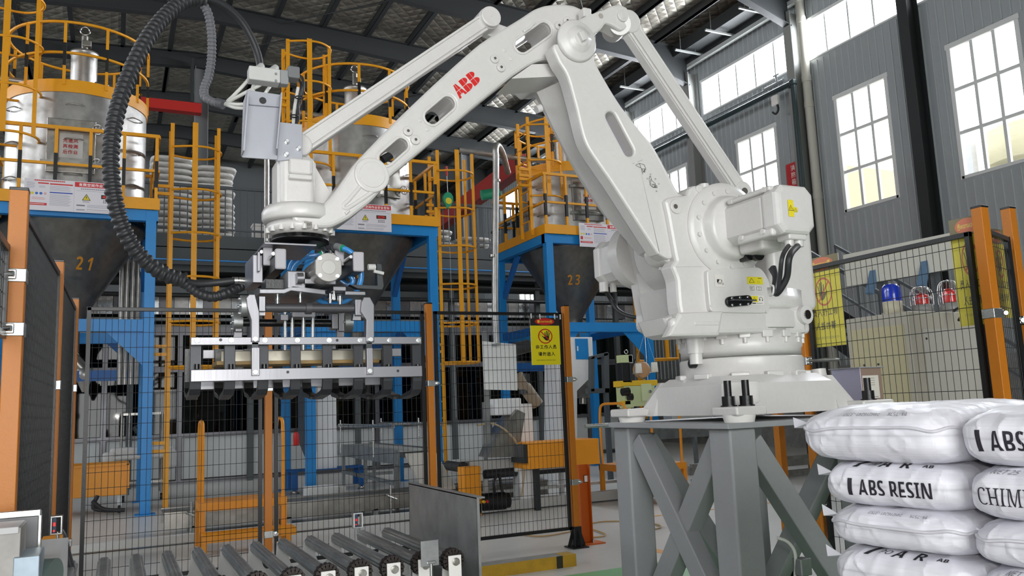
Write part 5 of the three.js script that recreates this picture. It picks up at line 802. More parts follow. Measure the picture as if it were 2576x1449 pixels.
// ---------------------------------------------------------------- the glazed partition and the mezzanine behind the silos
{
  const Z = -19.3, x0 = -5, x1 = 13.4;
  const w = struct('wall_partition', [box(x0, x1, 3.18, 3.36, Z - 0.06, Z + 0.06), box(x0, x1, 2.38, 2.5, Z - 0.05, Z + 0.05), box(x0, x1, 0.98, 1.06, Z - 0.05, Z + 0.06), box(x0, x1, 0, 0.08, Z - 0.05, Z + 0.05)], aluminium);
  for (let i = 0; i <= 12; i++) { const x = -4.6 + i * 1.46; part(w, 'mullion', box(x - 0.05, x + 0.05, 0.05, 3.2, Z - 0.055, Z + 0.055), aluminium);
    if (i === 12) break;
    part(w, 'panel', box(x + 0.06, x + 1.4, 0.1, 0.97, Z - 0.02, Z + 0.02), partitionWhite);
    part(w, 'pane', box(x + 0.06, x + 1.4, 1.07, 2.37, Z - 0.004, Z + 0.004), tintGlass); part(w, 'pane', box(x + 0.06, x + 1.4, 2.51, 3.17, Z - 0.004, Z + 0.004), tintGlass); }
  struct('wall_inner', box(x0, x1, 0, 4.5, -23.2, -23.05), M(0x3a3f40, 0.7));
  struct('trim_1', [box(x0, x1, 3.36, 3.42, Z - 0.3, Z + 0.02), box(x0, x1, 3.5, 3.56, Z - 0.2, Z + 0.05)], M(0x8f9494, 0.5));
  const m = struct('mezzanine', [box(-9, 13.4, 5.0, 5.3, -24, -18.6), box(-9, 13.4, 4.5, 5.02, -18.72, -18.6), box(-9, 13.4, 4.62, 4.7, -18.6, -18.5)], M(0x4a5052, 0.6));
  part(m, 'blue_pipe', rod(V(-9, 4.72, -18.5), V(13, 4.72, -18.5), 0.02, 8), sky);
  for (let i = 0; i < 9; i++) part(m, 'support', box(-7 + i * 2.4, -6.88 + i * 2.4, 0, 5.0, -19.0, -18.88), M(0x5a5f60, 0.6));
  const r = thing('mezzanine_railing', 'dark grey railing along the edge of the mezzanine behind the silos', 'railing', [2, 5.3, -18.62]);
  part(r, 'top_rail', box(-8, 13.2, 6.36, 6.42, -18.66, -18.6), frameGrey); part(r, 'mid_rail', box(-8, 13.2, 5.42, 5.46, -18.65, -18.61), frameGrey);
  for (let x = -8, i = 0; x < 13; x += 0.155, i++) part(r, 'baluster', box(x - (i % 8 ? 0.012 : 0.03), x + (i % 8 ? 0.012 : 0.03), 5.3, 6.38, -18.64, -18.62), frameGrey);
  const d = thing('air_duct', 'long duct clad in shiny silver panels under the mezzanine', 'duct', [2, 3.62, Z - 0.2]);
  part(d, 'duct_core', box(-7, 13, 3.66, 4.06, Z - 0.5, Z - 0.02), darkSteel);
  for (let x = -7, i = 0; x < 12.9; x += 0.3, i++) part(d, 'panel', box(x + 0.005, x + 0.295, 3.64, 4.1, Z - 0.02, Z + rnd(0.0, 0.014)).rotateX(0), [stainless, M(0xd6dadb, 0.3, 0.95, { roughnessMap: rough }), aluminium][i % 3]);
  part(d, 'round_pipe', [rod(V(-7, 4.35, Z + 0.3), V(13, 4.35, Z + 0.3), 0.13, 16), rod(V(-7, 4.0, Z + 0.5), V(13, 4.0, Z + 0.5), 0.05, 10)], M(0x26292a, 0.4));
}
// sacks stored on the mezzanine
{
  const shape = (x, y, z, a, b, c) => { const g = new THREE.SphereGeometry(1, 20, 10), p = g.attributes.position; const e = (t, k) => Math.sign(t) * Math.pow(Math.abs(t), k); for (let i = 0; i < p.count; i++) p.setXYZ(i, x + a * e(p.getX(i), 0.45) * (1 + 0.03 * noise.noise(i, 1.3, 2)), y + c * e(p.getY(i), 0.7), z + b * e(p.getZ(i), 0.45)); g.computeVertexNormals(); return g; };
  const sackM = M(0xd2d0cb, 0.6, 0, { map: wear }); let first = null;
  for (const [x, n, z] of [[1.05, 14, -19.9], [1.95, 13, -19.95]]) for (let k = 0; k < n; k++) { const y = 5.3 + k * 0.142;
    const lab = x < 1.5 ? 'white sack in the left of the two tall stacks on the mezzanine' : 'white sack in the right of the two tall stacks on the mezzanine', grp = 'white sacks stacked on the mezzanine';
    if (!first) first = one('stored_sack', lab, 'sack', shape(x, y + 0.072, z, 0.46, 0.5, 0.072), sackM, grp); else copy(first, [x + rnd(-0.04, 0.04), y, z + rnd(-0.03, 0.03)], lab); }
  for (const [x, n] of [[7.2, 4], [8.3, 3]]) for (let k = 0; k < n; k++) copy(first, [x + rnd(-0.05, 0.05), 5.3 + k * 0.142, -19.6], x < 8 ? 'white sack in the four high pile on the mezzanine behind the middle ladder' : 'white sack in the low stack on the mezzanine behind the middle ladder');
  one('storage_box', 'white plastic box behind the mezzanine railing', 'box', [box(2.7, 3.2, 5.3, 5.62, -19.1, -18.8, 0.02), box(2.68, 3.22, 5.6, 5.66, -19.12, -18.78, 0.01)], white);
  const rk = thing('tube_rack', 'white tubular frame standing behind the mezzanine railing', 'rack', [3.7, 5.3, -19]);
  part(rk, 'tube', [rod(V(3.3, 5.3, -19), V(3.3, 6.3, -19), 0.025), rod(V(3.95, 5.3, -19), V(3.95, 6.1, -19), 0.025), rod(V(3.3, 6.1, -19), V(3.95, 6.1, -19), 0.025), rod(V(3.3, 5.9, -19), V(3.95, 5.9, -19), 0.02)], white);
}
// bridge crane, hoist and pipes
{
  const t = thing('crane_girder', 'red crane girder under the dark roof left of the robot wrist', 'crane', [1.2, 10.6, -26]);
  part(t, 'girder', box(-1.4, 2.16, 10.62, 10.92, -26.1, -25.8), crane); part(t, 'rail', box(-1.4, 2.16, 10.92, 10.97, -26, -25.9), darkSteel); for (const x of [-1.2, 1.9]) part(t, 'hanger', box(x - 0.04, x + 0.04, 10.95, 12.4, -26.3, -25.9), roofSteel);
  const a = oz(1165, 520, -22), b = oz(1316, 408, -17), c = thing('crane_runway', 'dark red crane runway beam with a green hoist left of silo 23', 'crane', [b.x, b.y - 0.5, -19]);
  part(c, 'beam', [beam(V(b.x, b.y, -17), V(a.x, b.y - 0.1, -27), 0.3, 0.42)], M(0x9a2a24, 0.5)); part(c, 'hoist', rod(V(b.x - 0.5, b.y - 0.5, -18.4), V(b.x - 0.05, b.y - 0.42, -18.3), 0.13, 16), M(0x2c9a74, 0.4));
}
for (const [px, top, bot, z, lab] of [[309, 600, 930, -15.6, 'leftmost'], [322, 610, 930, -15.6, 'second'], [336, 640, 925, -15.6, 'third'], [351, 590, 930, -15.6, 'rightmost']]) { const a = oz(px, top, z), b = oz(px, bot, z); one('steel_pipe', `${lab} of the four thin stainless pipes beside the left blue column`, 'pipe', rod(V(a.x, 2.0, z), V(a.x, a.y, z), 0.042, 14), stainless, 'four stainless pipes by the left blue column'); }
{ const a = oz(1246, 360, -12.6), b = oz(1246, 790, -12.6), t = thing('steel_pipe', 'tall stainless pipe with a bend at its top, left of silo 23', 'pipe', [a.x, b.y, -12.6]);
  part(t, 'pipe', tube([V(b.x, 2.1, -12.6), V(b.x, 3, -12.6), V(a.x, a.y - 0.3, -12.6), V(a.x, a.y - 0.1, -12.6), V(a.x + 0.08, a.y, -12.7), V(a.x + 0.3, a.y + 0.02, -13.0), V(a.x + 1.0, a.y, -14.2)], 0.056, 60, 16), stainless); part(t, 'pipe_joint', [rod(V(a.x, a.y - 0.7, -12.6), V(a.x, a.y - 0.66, -12.6), 0.066, 16), rod(V(b.x, 3.9, -12.6), V(b.x, 3.94, -12.6), 0.066, 16)], stainlessDull); }
{ const a = oz(671, 400, -16.4); one('steel_pipe', 'stainless riser pipe just left of the robot wrist flange', 'pipe', rod(V(a.x, 0, -16.4), V(a.x, a.y, -16.4), 0.05, 14), stainless); }
// ---------------------------------------------------------------- safety fences
const clampMat = zinc;
function fencePost(x, z, label, y1 = 2.36, w = 0.06, clampsY = [1.62, 0.42], toward = [1, 0]) {
  const t = thing('fence_post', label, 'fence post', [x, 0, z], 'orange fence posts');
  part(t, 'post', box(x - w / 2, x + w / 2, 0.012, y1, z - w / 2, z + w / 2, 0.004), fenceOrange);
  part(t, 'post_cap', box(x - w / 2 - 0.001, x + w / 2 + 0.001, y1 - 0.006, y1 + 0.008, z - w / 2 - 0.001, z + w / 2 + 0.001, 0.003), satinBlack);
  part(t, 'foot', [box(x - w / 2 - 0.012, x + w / 2 + 0.012, 0.01, 0.2, z - w / 2 - 0.012, z + w / 2 + 0.012, 0.006), box(x - 0.09, x + 0.09, 0, 0.012, z - 0.09, z + 0.09, 0.003), ...[[-1, 0], [1, 0], [0, 1], [0, -1]].map(([a, b]) => beam(V(x + a * 0.035, 0.16, z + b * 0.035), V(x + a * 0.085, 0.012, z + b * 0.085), 0.008, 0.03))], satinBlack);
  for (const y of clampsY) { const c = part(t, 'clamp', [box(x - w / 2 - 0.006, x + w / 2 + 0.006, y - 0.028, y + 0.028, z - w / 2 - 0.006, z + w / 2 + 0.006, 0.004), box(x + toward[0] * 0.05 - 0.022, x + toward[0] * 0.05 + 0.022, y - 0.02, y + 0.02, z + toward[1] * 0.05 - 0.022, z + toward[1] * 0.05 + 0.022, 0.004)], clampMat);
    part(c, 'clamp_bolt', [rod(V(x + toward[0] * 0.065 + 0.02 * toward[1], y, z + toward[1] * 0.065 + 0.02), V(x + toward[0] * 0.065 - 0.04 * toward[1], y, z + toward[1] * 0.065 + 0.045 * (1 - toward[1])), 0.012, 8)], brightSteel); }
  return t;
}
function fencePanel(a, b, y0, y1, label, sx = 0.045, sy = 0.12) {  // a and b are [x, z]
  const d = V(b[0] - a[0], 0, b[1] - a[1]), L = d.length(); d.normalize();
  const t = thing('mesh_fence', label, 'fence panel', [(a[0] + b[0]) / 2, y0, (a[1] + b[1]) / 2], 'black mesh fence panels');
  const at = (u, y) => V(a[0] + d.x * u, y, a[1] + d.z * u), n = V(-d.z, 0, d.x), w = 0.03;
  for (const y of [y0 + w / 2, y1 - w / 2]) part(t, 'frame_bar', beam(at(0, y), at(L, y), w, w, V(0, 1, 0), 0.003), satinBlack);
  for (const u of [w / 2, L - w / 2]) part(t, 'frame_bar', beam(at(u, y0), at(u, y1), w, w), satinBlack);
  const wires = [];
  for (let u = sx; u < L - 0.02; u += sx) { const g = new THREE.CylinderGeometry(0.0019, 0.0019, y1 - y0 - 0.02, 5, 1, true); const p = at(u, (y0 + y1) / 2).add(n.clone().multiplyScalar(0.004)); wires.push(g.translate(p.x, p.y, p.z)); }
  for (let y = y0 + sy; y < y1 - 0.03; y += sy) wires.push(rod(at(0.01, y), at(L - 0.01, y), 0.0021, 5, 0.0021, true));
  const m = part(t, 'wire_mesh', wires, satinBlack); m.userData.kind = 'stuff';
  return t;
}
const FZ = -7.21, fx = [-0.27, 1.16, 2.61, 4.07];
fencePost(fx[1], FZ, 'orange fence post behind the roller conveyor, below the gripper');
fencePost(fx[2], FZ, 'orange fence post just right of the hanging gripper');
fencePost(fx[3], FZ, 'orange fence post with a black foot beside the caution sign', 2.36, 0.06, [1.62, 0.62]);
fencePanel([fx[0] + 0.05, FZ], [fx[1] - 0.05, FZ], 0.17, 2.29, 'black mesh fence panel left behind the roller conveyor, in front of the blue column');
fencePanel([fx[1] + 0.05, FZ], [fx[2] - 0.05, FZ], 0.17, 2.29, 'black mesh fence panel behind the gripper and the step platform');
fencePanel([fx[2] + 0.05, FZ], [fx[3] - 0.05, FZ], 0.17, 2.29, 'black mesh fence panel carrying the yellow caution sign');
// left side, seen almost edge on
const lx = -0.33;
fencePost(lx + 0.02, -7.27, 'orange fence post at the left rear corner of the enclosure', 2.36, 0.06, [1.66, 0.5], [-0.3, 0.9]);
fencePost(lx, -5.57, 'second orange fence post from the left, behind the small sensor', 2.36, 0.06, [1.62, 0.62], [-0.3, 0.9]);
fencePost(lx - 0.05, -3.87, 'thick orange fence post at the left edge of the picture', 2.36, 0.068, [2.0, 1.78], [-0.3, 0.9]);
fencePanel([lx, -5.63], [lx + 0.02, -7.2], 0.17, 2.29, 'narrow looking black mesh panel at the left rear corner', 0.03, 0.06);
fencePanel([lx - 0.04, -3.95], [lx, -5.5], 0.17, 2.29, 'black mesh panel seen edge on between the two left posts', 0.03, 0.06);
fencePanel([lx - 0.1, -2.2], [lx - 0.085, -3.82], 1.74, 2.12, 'short black mesh panel with an open gap below at the left edge', 0.05, 0.06);
// right side
const rx = 4.48;
{ const q = oz(1974, 1250, -4.9); fencePost(q.x, -4.9, 'orange fence post seen below the robot base beside the pedestal brace', 1.5, 0.06, [0.62], [0, 1]); }
fencePost(rx, -4.45, 'orange fence post beside the robot cable housing', 2.36, 0.06, [1.62, 0.62], [0, 1]);
fencePost(rx + 0.02, -3.03, 'tall orange fence post right above the top sack', 2.42, 0.066, [1.8, 0.62], [0.9, 0.2]);
fencePanel([rx, -4.38], [rx, -3.09], 0.17, 2.29, 'black mesh panel in front of the grey cabinet with beacons');
{ const p = oz(2535, 525, -3.2); fencePost(p.x, -3.2, 'orange fence post at the right edge of the picture', p.y, 0.062, [1.78, 0.62], [-0.9, 0.2]);
  fencePanel([rx + 0.09, -3.05], [p.x - 0.06, -3.19], 0.17, 2.3, 'narrow black mesh panel between the two rightmost posts', 0.04, 0.12);
  fencePanel([rx + 0.16, -3.2], [p.x - 0.05, -3.32], 0.17, 2.26, 'second black mesh panel folded behind the rightmost one', 0.03, 0.12); }
// caution signs
{ const Z = FZ + 0.035, a = oz(1333, 799, Z), b = oz(1411, 917, Z), t = thing('caution_sign', 'yellow caution sign with a crossed out hand on the mesh fence', 'sign', [(a.x + b.x) / 2, b.y, Z]);
  part(t, 'board', box(a.x, b.x, b.y, a.y, Z - 0.004, Z), white); part(t, 'print', quad(a, b, Z + 0.0012), labelMat(caution(), 0.4));
  part(t, 'clip', [[1336, 795], [1358, 797], [1395, 797], [1409, 797]].map(([x, y]) => bx(oz(x, y, Z).x, oz(x, y, Z).y, Z, 0.008, 0.05, 0.012)), white); }
const signRight = (px0, py0, px1, py1, X, label) => {               // the back of a thin sign, in a plane of constant x, seen from -x
  const a = ox(px0, py0, X), b = ox(px1, py1, X), z0 = a.z, z1 = b.z, h = 0.64, y1 = (a.y + b.y) / 2 + h / 2, t = thing('caution_sign', label, 'sign', [X, y1 - h, (z0 + z1) / 2]);
  part(t, 'board', box(X - 0.002, X + 0.002, y1 - h, y1, z0, z1), white);
  const g = new THREE.PlaneGeometry(Math.abs(z1 - z0), h).rotateY(-Math.PI / 2).translate(X - 0.0035, y1 - h / 2, (z0 + z1) / 2); g.userData.keepUV = true; part(t, 'print', g, labelMat(cautionBack(), 0.5));
};
signRight(2033, 765, 2119, 750, rx + 0.03, 'yellow caution sign seen from behind, on the fence right of the robot');
signRight(2402, 690, 2490, 670, rx + 0.03, 'yellow caution sign seen from behind, partly hidden by the tall right post');
{ const Z = -3.34, a = oz(2484, 575, Z), b = oz(2540, 800, Z), g = thing('caution_sign', 'yellow caution sign behind the narrow mesh between the two rightmost posts', 'sign', [(a.x + b.x) / 2, b.y, Z]);
  part(g, 'board', box(a.x, b.x + 0.05, b.y, a.y, Z - 0.004, Z), white); part(g, 'print', quad(a, { x: b.x + 0.05, y: b.y }, Z + 0.0012), labelMat(cautionBack(), 0.5)); }
// white sheet board behind the right hand panel
{ const Z = FZ - 0.12, a = oz(1213, 858, Z), b = oz(1297, 978, Z), t = thing('sheet_board', 'white sheet metal board hanging behind the mesh left of the caution sign', 'board', [(a.x + b.x) / 2, b.y, Z]);
  part(t, 'sheet', [ext(pz(Z, [1213, 858, 1298, 866, 1302, 982, 1218, 980]), Z - 0.004, Z, 0.001)], machineWhite); part(t, 'hook', box(a.x + 0.1, a.x + 0.14, a.y - 0.05, a.y - 0.03, Z - 0.002, FZ + 0.01), galvanized); part(t, 'bracket', [box(a.x + 0.02, a.x + 0.06, b.y - 0.5, a.y + 0.1, Z - 0.05, Z - 0.01)], galvanized); }
// ---------------------------------------------------------------- roller conveyor in front of the fence
{
  const zf = -5.48, zn = -4.22, Y = 0.588, r = 0.036, n = 12, xa = oz(190, 1397, zf).x - 0.02, xb = oz(972, 1327, zf).x, step = (xb - xa) / (n - 1);
  const t = thing('roller_conveyor', 'roller conveyor with ribbed steel rollers driven by chains, in front of the mesh fence', 'conveyor', [(xa + xb) / 2, 0, -4.85]);
  const flute = Array.from({ length: 40 }, (_, i) => { const a = i / 40 * Math.PI * 2, k = r * (1 - 0.13 * Math.pow(Math.abs(Math.sin(a * 3.5)), 5)); return new THREE.Vector2(k * Math.cos(a), k * Math.sin(a)); });
  const scallop = (z, th) => { const s = new THREE.Shape(); s.moveTo(xa - 0.2, 0.3); s.lineTo(xa - 0.2, 0.56);
    for (let i = 0; i < n; i++) { const x = xa + i * step; s.lineTo(x - step * 0.5, 0.44); s.quadraticCurveTo(x - step * 0.3, 0.44, x - step * 0.24, 0.5); s.lineTo(x - step * 0.2, 0.6); s.lineTo(x + step * 0.2, 0.6); s.lineTo(x + step * 0.24, 0.5); s.quadraticCurveTo(x + step * 0.3, 0.44, x + step * 0.5, 0.44); }
    s.lineTo(xb + 0.16, 0.44); s.lineTo(xb + 0.16, 0.3); s.closePath(); return new THREE.ExtrudeGeometry(s, { depth: th, bevelEnabled: false, curveSegments: 6 }).translate(0, 0, z); };
  part(t, 'side_plate', scallop(zf - 0.03, 0.008), paleGrey); part(t, 'side_plate', scallop(zn - 0.12, 0.008), paleGrey);
  part(t, 'side_channel', box(xa - 0.1, xb + 0.16, 0.24, 0.42, zf - 0.16, zf - 0.06), paleGrey); part(t, 'side_channel', box(xa - 0.1, xb + 0.16, 0.22, 0.44, zn + 0.06, zn + 0.12), paleGrey);
  part(t, 'under_tray', [box(xa - 0.2, xb + 0.1, 0.3, 0.31, zf, zn)], darkSteel);
  for (let i = 0; i < 4; i++) part(t, 'leg', box(xa + (i % 2 ? 1.8 : 0), xa + (i % 2 ? 1.88 : 0.08), 0, 0.3, i < 2 ? zf - 0.12 : zn + 0.02, i < 2 ? zf - 0.04 : zn + 0.1), paleGrey);
  const rollerG = new THREE.ExtrudeGeometry(new THREE.Shape(flute), { depth: zn - zf - 0.06, bevelEnabled: false }), chainM = M(0x3c3634, 0.42, 0.7, { map: wear });
  rollerG.computeVertexNormals();
  for (let i = 0; i < n; i++) {
    const x = xa + i * step, turn = rnd(0, 0.6), rr = part(t, 'roller', rollerG.clone().rotateZ(turn).translate(x, Y, zf + 0.005), galvanized);
    if (i < 1) continue;
    const links = []; for (let k = 0; k < 13; k++) { const a = -0.75 + k * 0.39; const c = V(x + 0.05 * Math.cos(a), Y + 0.05 * Math.sin(a), 0); links.push(rod(V(c.x, c.y, zn - 0.085), V(c.x, c.y, zn - 0.035), 0.0125, 10)); }
    part(rr, 'chain', links, chainM).userData.kind = 'stuff';
    part(rr, 'sprocket', discz(x, Y, zn - 0.072, zn - 0.048, 0.042, 26, 0.002), chainM);
    const b = part(rr, 'end_bracket', box(x - 0.036, x + 0.036, 0.3, Y + 0.028, zn - 0.03, zn - 0.018, 0.003), white); part(t, 'bracket_bolt', [discz(x + 0.004, Y - 0.004, zn - 0.02, zn - 0.012, 0.021, 20, 0.002), rod(V(x + 0.004, Y - 0.004, zn - 0.014), V(x + 0.004, Y - 0.004, zn + 0.004), 0.016, 6)], stainlessDull);
  }
}
{ // guide plate at the conveyor's right end
  const a = oy(1015, 1217, 0.9), b = oy(1200, 1252, 0.9), t = thing('conveyor_guard', 'upright grey steel plate closing the right end of the roller conveyor', 'plate', [b.x, 0.3, (a.z + b.z) / 2]);
  part(t, 'sheet', box(b.x - 0.004, b.x + 0.004, 0.1, 0.9, a.z, b.z), sheetGrey); part(t, 'folded_lip', box(b.x - 0.004, b.x + 0.045, 0.894, 0.902, a.z, b.z + 0.004), sheetGrey); part(t, 'folded_lip', box(b.x - 0.004, b.x + 0.012, 0.1, 0.9, b.z - 0.003, b.z + 0.003), sheetGrey);
  for (const z of [a.z + 0.1, b.z - 0.2]) part(t, 'foot', box(b.x - 0.03, b.x + 0.03, 0, 0.12, z, z + 0.06), sheetGrey); }
{ const q = oz(1081, 1392, -4.05), t = thing('reflector_target', 'small square grey plate on a rod in front of the last rollers', 'plate', [q.x, 0.2, -4.05]);
  const a = oz(1058, 1362, -4.05), b = oz(1104, 1421, -4.05); part(t, 'plate', box(a.x, b.x, b.y, a.y, -4.054, -4.046, 0.002), sheetGrey); part(t, 'rod', rod(V((a.x + b.x) / 2 + 0.002, 0.24, -4.04), V((a.x + b.x) / 2 + 0.002, b.y + 0.02, -4.04), 0.008, 10), zinc);
  part(t, 'rod_clip', [bx((a.x + b.x) / 2, b.y + 0.02, -4.035, 0.05, 0.014, 0.02, 0.004), box((a.x + b.x) / 2 - 0.03, (a.x + b.x) / 2 + 0.03, 0.22, 0.25, -4.12, -4.02)], zinc); }
function sensor(px0, py0, px1, py1, z, label, on) {               // a photoelectric sensor in a folded guard
  const a = oz(px0, py0, z), b = oz(px1, py1, z), t = thing('light_sensor', label, 'sensor', [(a.x + b.x) / 2, b.y - 0.1, z]), w = b.x - a.x;
  const o = [[a.x, b.y], [b.x, b.y], [b.x, a.y], [a.x, a.y]].map((p) => new THREE.Vector2(...p)), k = w * 0.16, i = [[a.x + k, b.y + k], [a.x + k, a.y - k], [b.x - k, a.y - k], [b.x - k, b.y + k]].map((p) => new THREE.Vector2(...p));
  part(t, 'guard', ext(o, z - 0.05, z, 0.002, [i]), zinc); part(t, 'sensor_body', box(a.x + k, a.x + w * 0.5, b.y + k, a.y - k, z - 0.045, z - 0.012, 0.002), M(0x17304f, 0.4)); part(t, 'red_lens', [box(a.x + k * 1.5, a.x + w * 0.42, (a.y + b.y) / 2 - 0.004, (a.y + b.y) / 2 + 0.012, z - 0.013, z - 0.008), box(a.x + k * 1.5, a.x + w * 0.38, (a.y + b.y) / 2 - 0.03, (a.y + b.y) / 2 - 0.022, z - 0.013, z - 0.008)], M(0xff2211, 0.3, 0, { emissive: 0xff2010, emissiveIntensity: on }));
  part(t, 'stand', [rod(V((a.x + b.x) / 2 + 0.005, b.y - 0.14, z - 0.03), V((a.x + b.x) / 2 + 0.005, b.y + 0.01, z - 0.03), 0.008, 10), bx((a.x + b.x) / 2 + 0.005, b.y - 0.14, z - 0.03, 0.05, 0.012, 0.04, 0.002)], zinc);
  return t;
}
sensor(889, 1291, 914, 1328, -5.56, 'small sensor in a metal guard at the far edge of the rollers', 0.15);
sensor(127, 1299, 156, 1344, -4.55, 'small sensor with glowing red marks at the lower left', 1.2);
// lower left: guards and drive of the infeed conveyor
{ const Z = -4.2, t = thing('infeed_conveyor', 'grey sheet covers and green drive drum of the infeed conveyor in the lower left corner', 'conveyor', [-0.5, 0, -3.5]);
  const bl = (n, x0, y0, x1, y1, z0, z1, m, zp = z1) => { const a = oz(x0, y0, zp), b = oz(x1, y1, zp); return part(t, n, box(a.x, b.x, b.y, a.y, z0, z1, 0.003), m); };
  bl('guard_sheet', -60, 1296, 102, 1390, -3.62, -3.61, M(0x707173, 0.5, 0.5)); bl('guard_frame', -60, 1294, 102, 1298, -3.63, -3.6, zinc); bl('guard_frame', 96, 1296, 102, 1392, -3.63, -3.6, zinc);
  bl('side_cover', -60, 1336, 47, 1470, -3.5, -3.3, M(0xa9a6a2, 0.5, 0.1, { map: wear })); bl('side_cover', -60, 1334, 47, 1342, -3.5, -3.29, M(0xb8b8ba, 0.45)); bl('motor_cover', 34, 1404, 97, 1470, -3.5, -3.28, M(0x9fb0bd, 0.4, 0.2, { map: wear }));
  const c = oz(100, 1432, -3.55); part(t, 'drive_drum', rod(V(c.x - 0.1, c.y - 0.02, -3.56), V(c.x + 0.05, c.y - 0.03, -3.5), 0.06, 28, 0.07), M(0x6f807c, 0.4, 0.3));
  bl('bracket_plate', 98, 1380, 156, 1432, -4.5, -4.49, paleGrey); bl('orange_beam', 98, 1366, 150, 1384, -4.75, -4.5, orangePaint, -4.5); bl('orange_beam', 150, 1390, 160, 1470, -4.6, -4.5, orangePaint, -4.5); bl('support_frame', -40, 1440, 140, 1560, -4.4, -3.6, paleGrey);
  part(t, 'foot', [box(-0.75, -0.7, 0, 0.5, -4.5, -4.44), box(-0.3, -0.25, 0, 0.5, -4.5, -4.44)], paleGrey);
  part(t, 'drive_cable', tube([od(152, 1335, 4.5), od(160, 1350, 4.5), od(170, 1390, 4.5), od(182, 1440, 4.5), od(186, 1500, 4.5)], 0.017, 30, 10), rubber); }
// far left, seen past the post and through the mesh: the packing machine
{ const t = thing('packing_machine', 'white and blue packing machine with a yellow band at the left edge', 'machine', [-2.4, 0, -9]);
  const bl = (n, x0, x1, y0, y1, m, z0 = -9.4, z1 = -8.6) => part(t, n, box(x0, x1, y0, y1, z0, z1, 0.01), m);
  bl('white_cabinet', -3.2, -1.05, 1.0, 2.3, machineWhite); bl('blue_hood', -3.2, -1.0, 2.3, 3.1, deepBlue, -9.4, -8.55); bl('yellow_panel', -3.2, -1.04, 0.72, 1.0, machineYellow, -9.4, -8.56); bl('lower_frame', -3.2, -1.1, 0.28, 0.7, paleGrey); bl('green_band', -3.2, -1.03, 1.5, 1.66, M(0x5fae86, 0.5), -9.4, -8.57); bl('base', -3.2, -1.1, 0, 0.28, darkSteel);
  part(t, 'warning_label', quad({ x: -1.42, y: 0.92 }, { x: -1.27, y: 0.77 }, -8.554), labelMat(drawTri(64, 64))); }

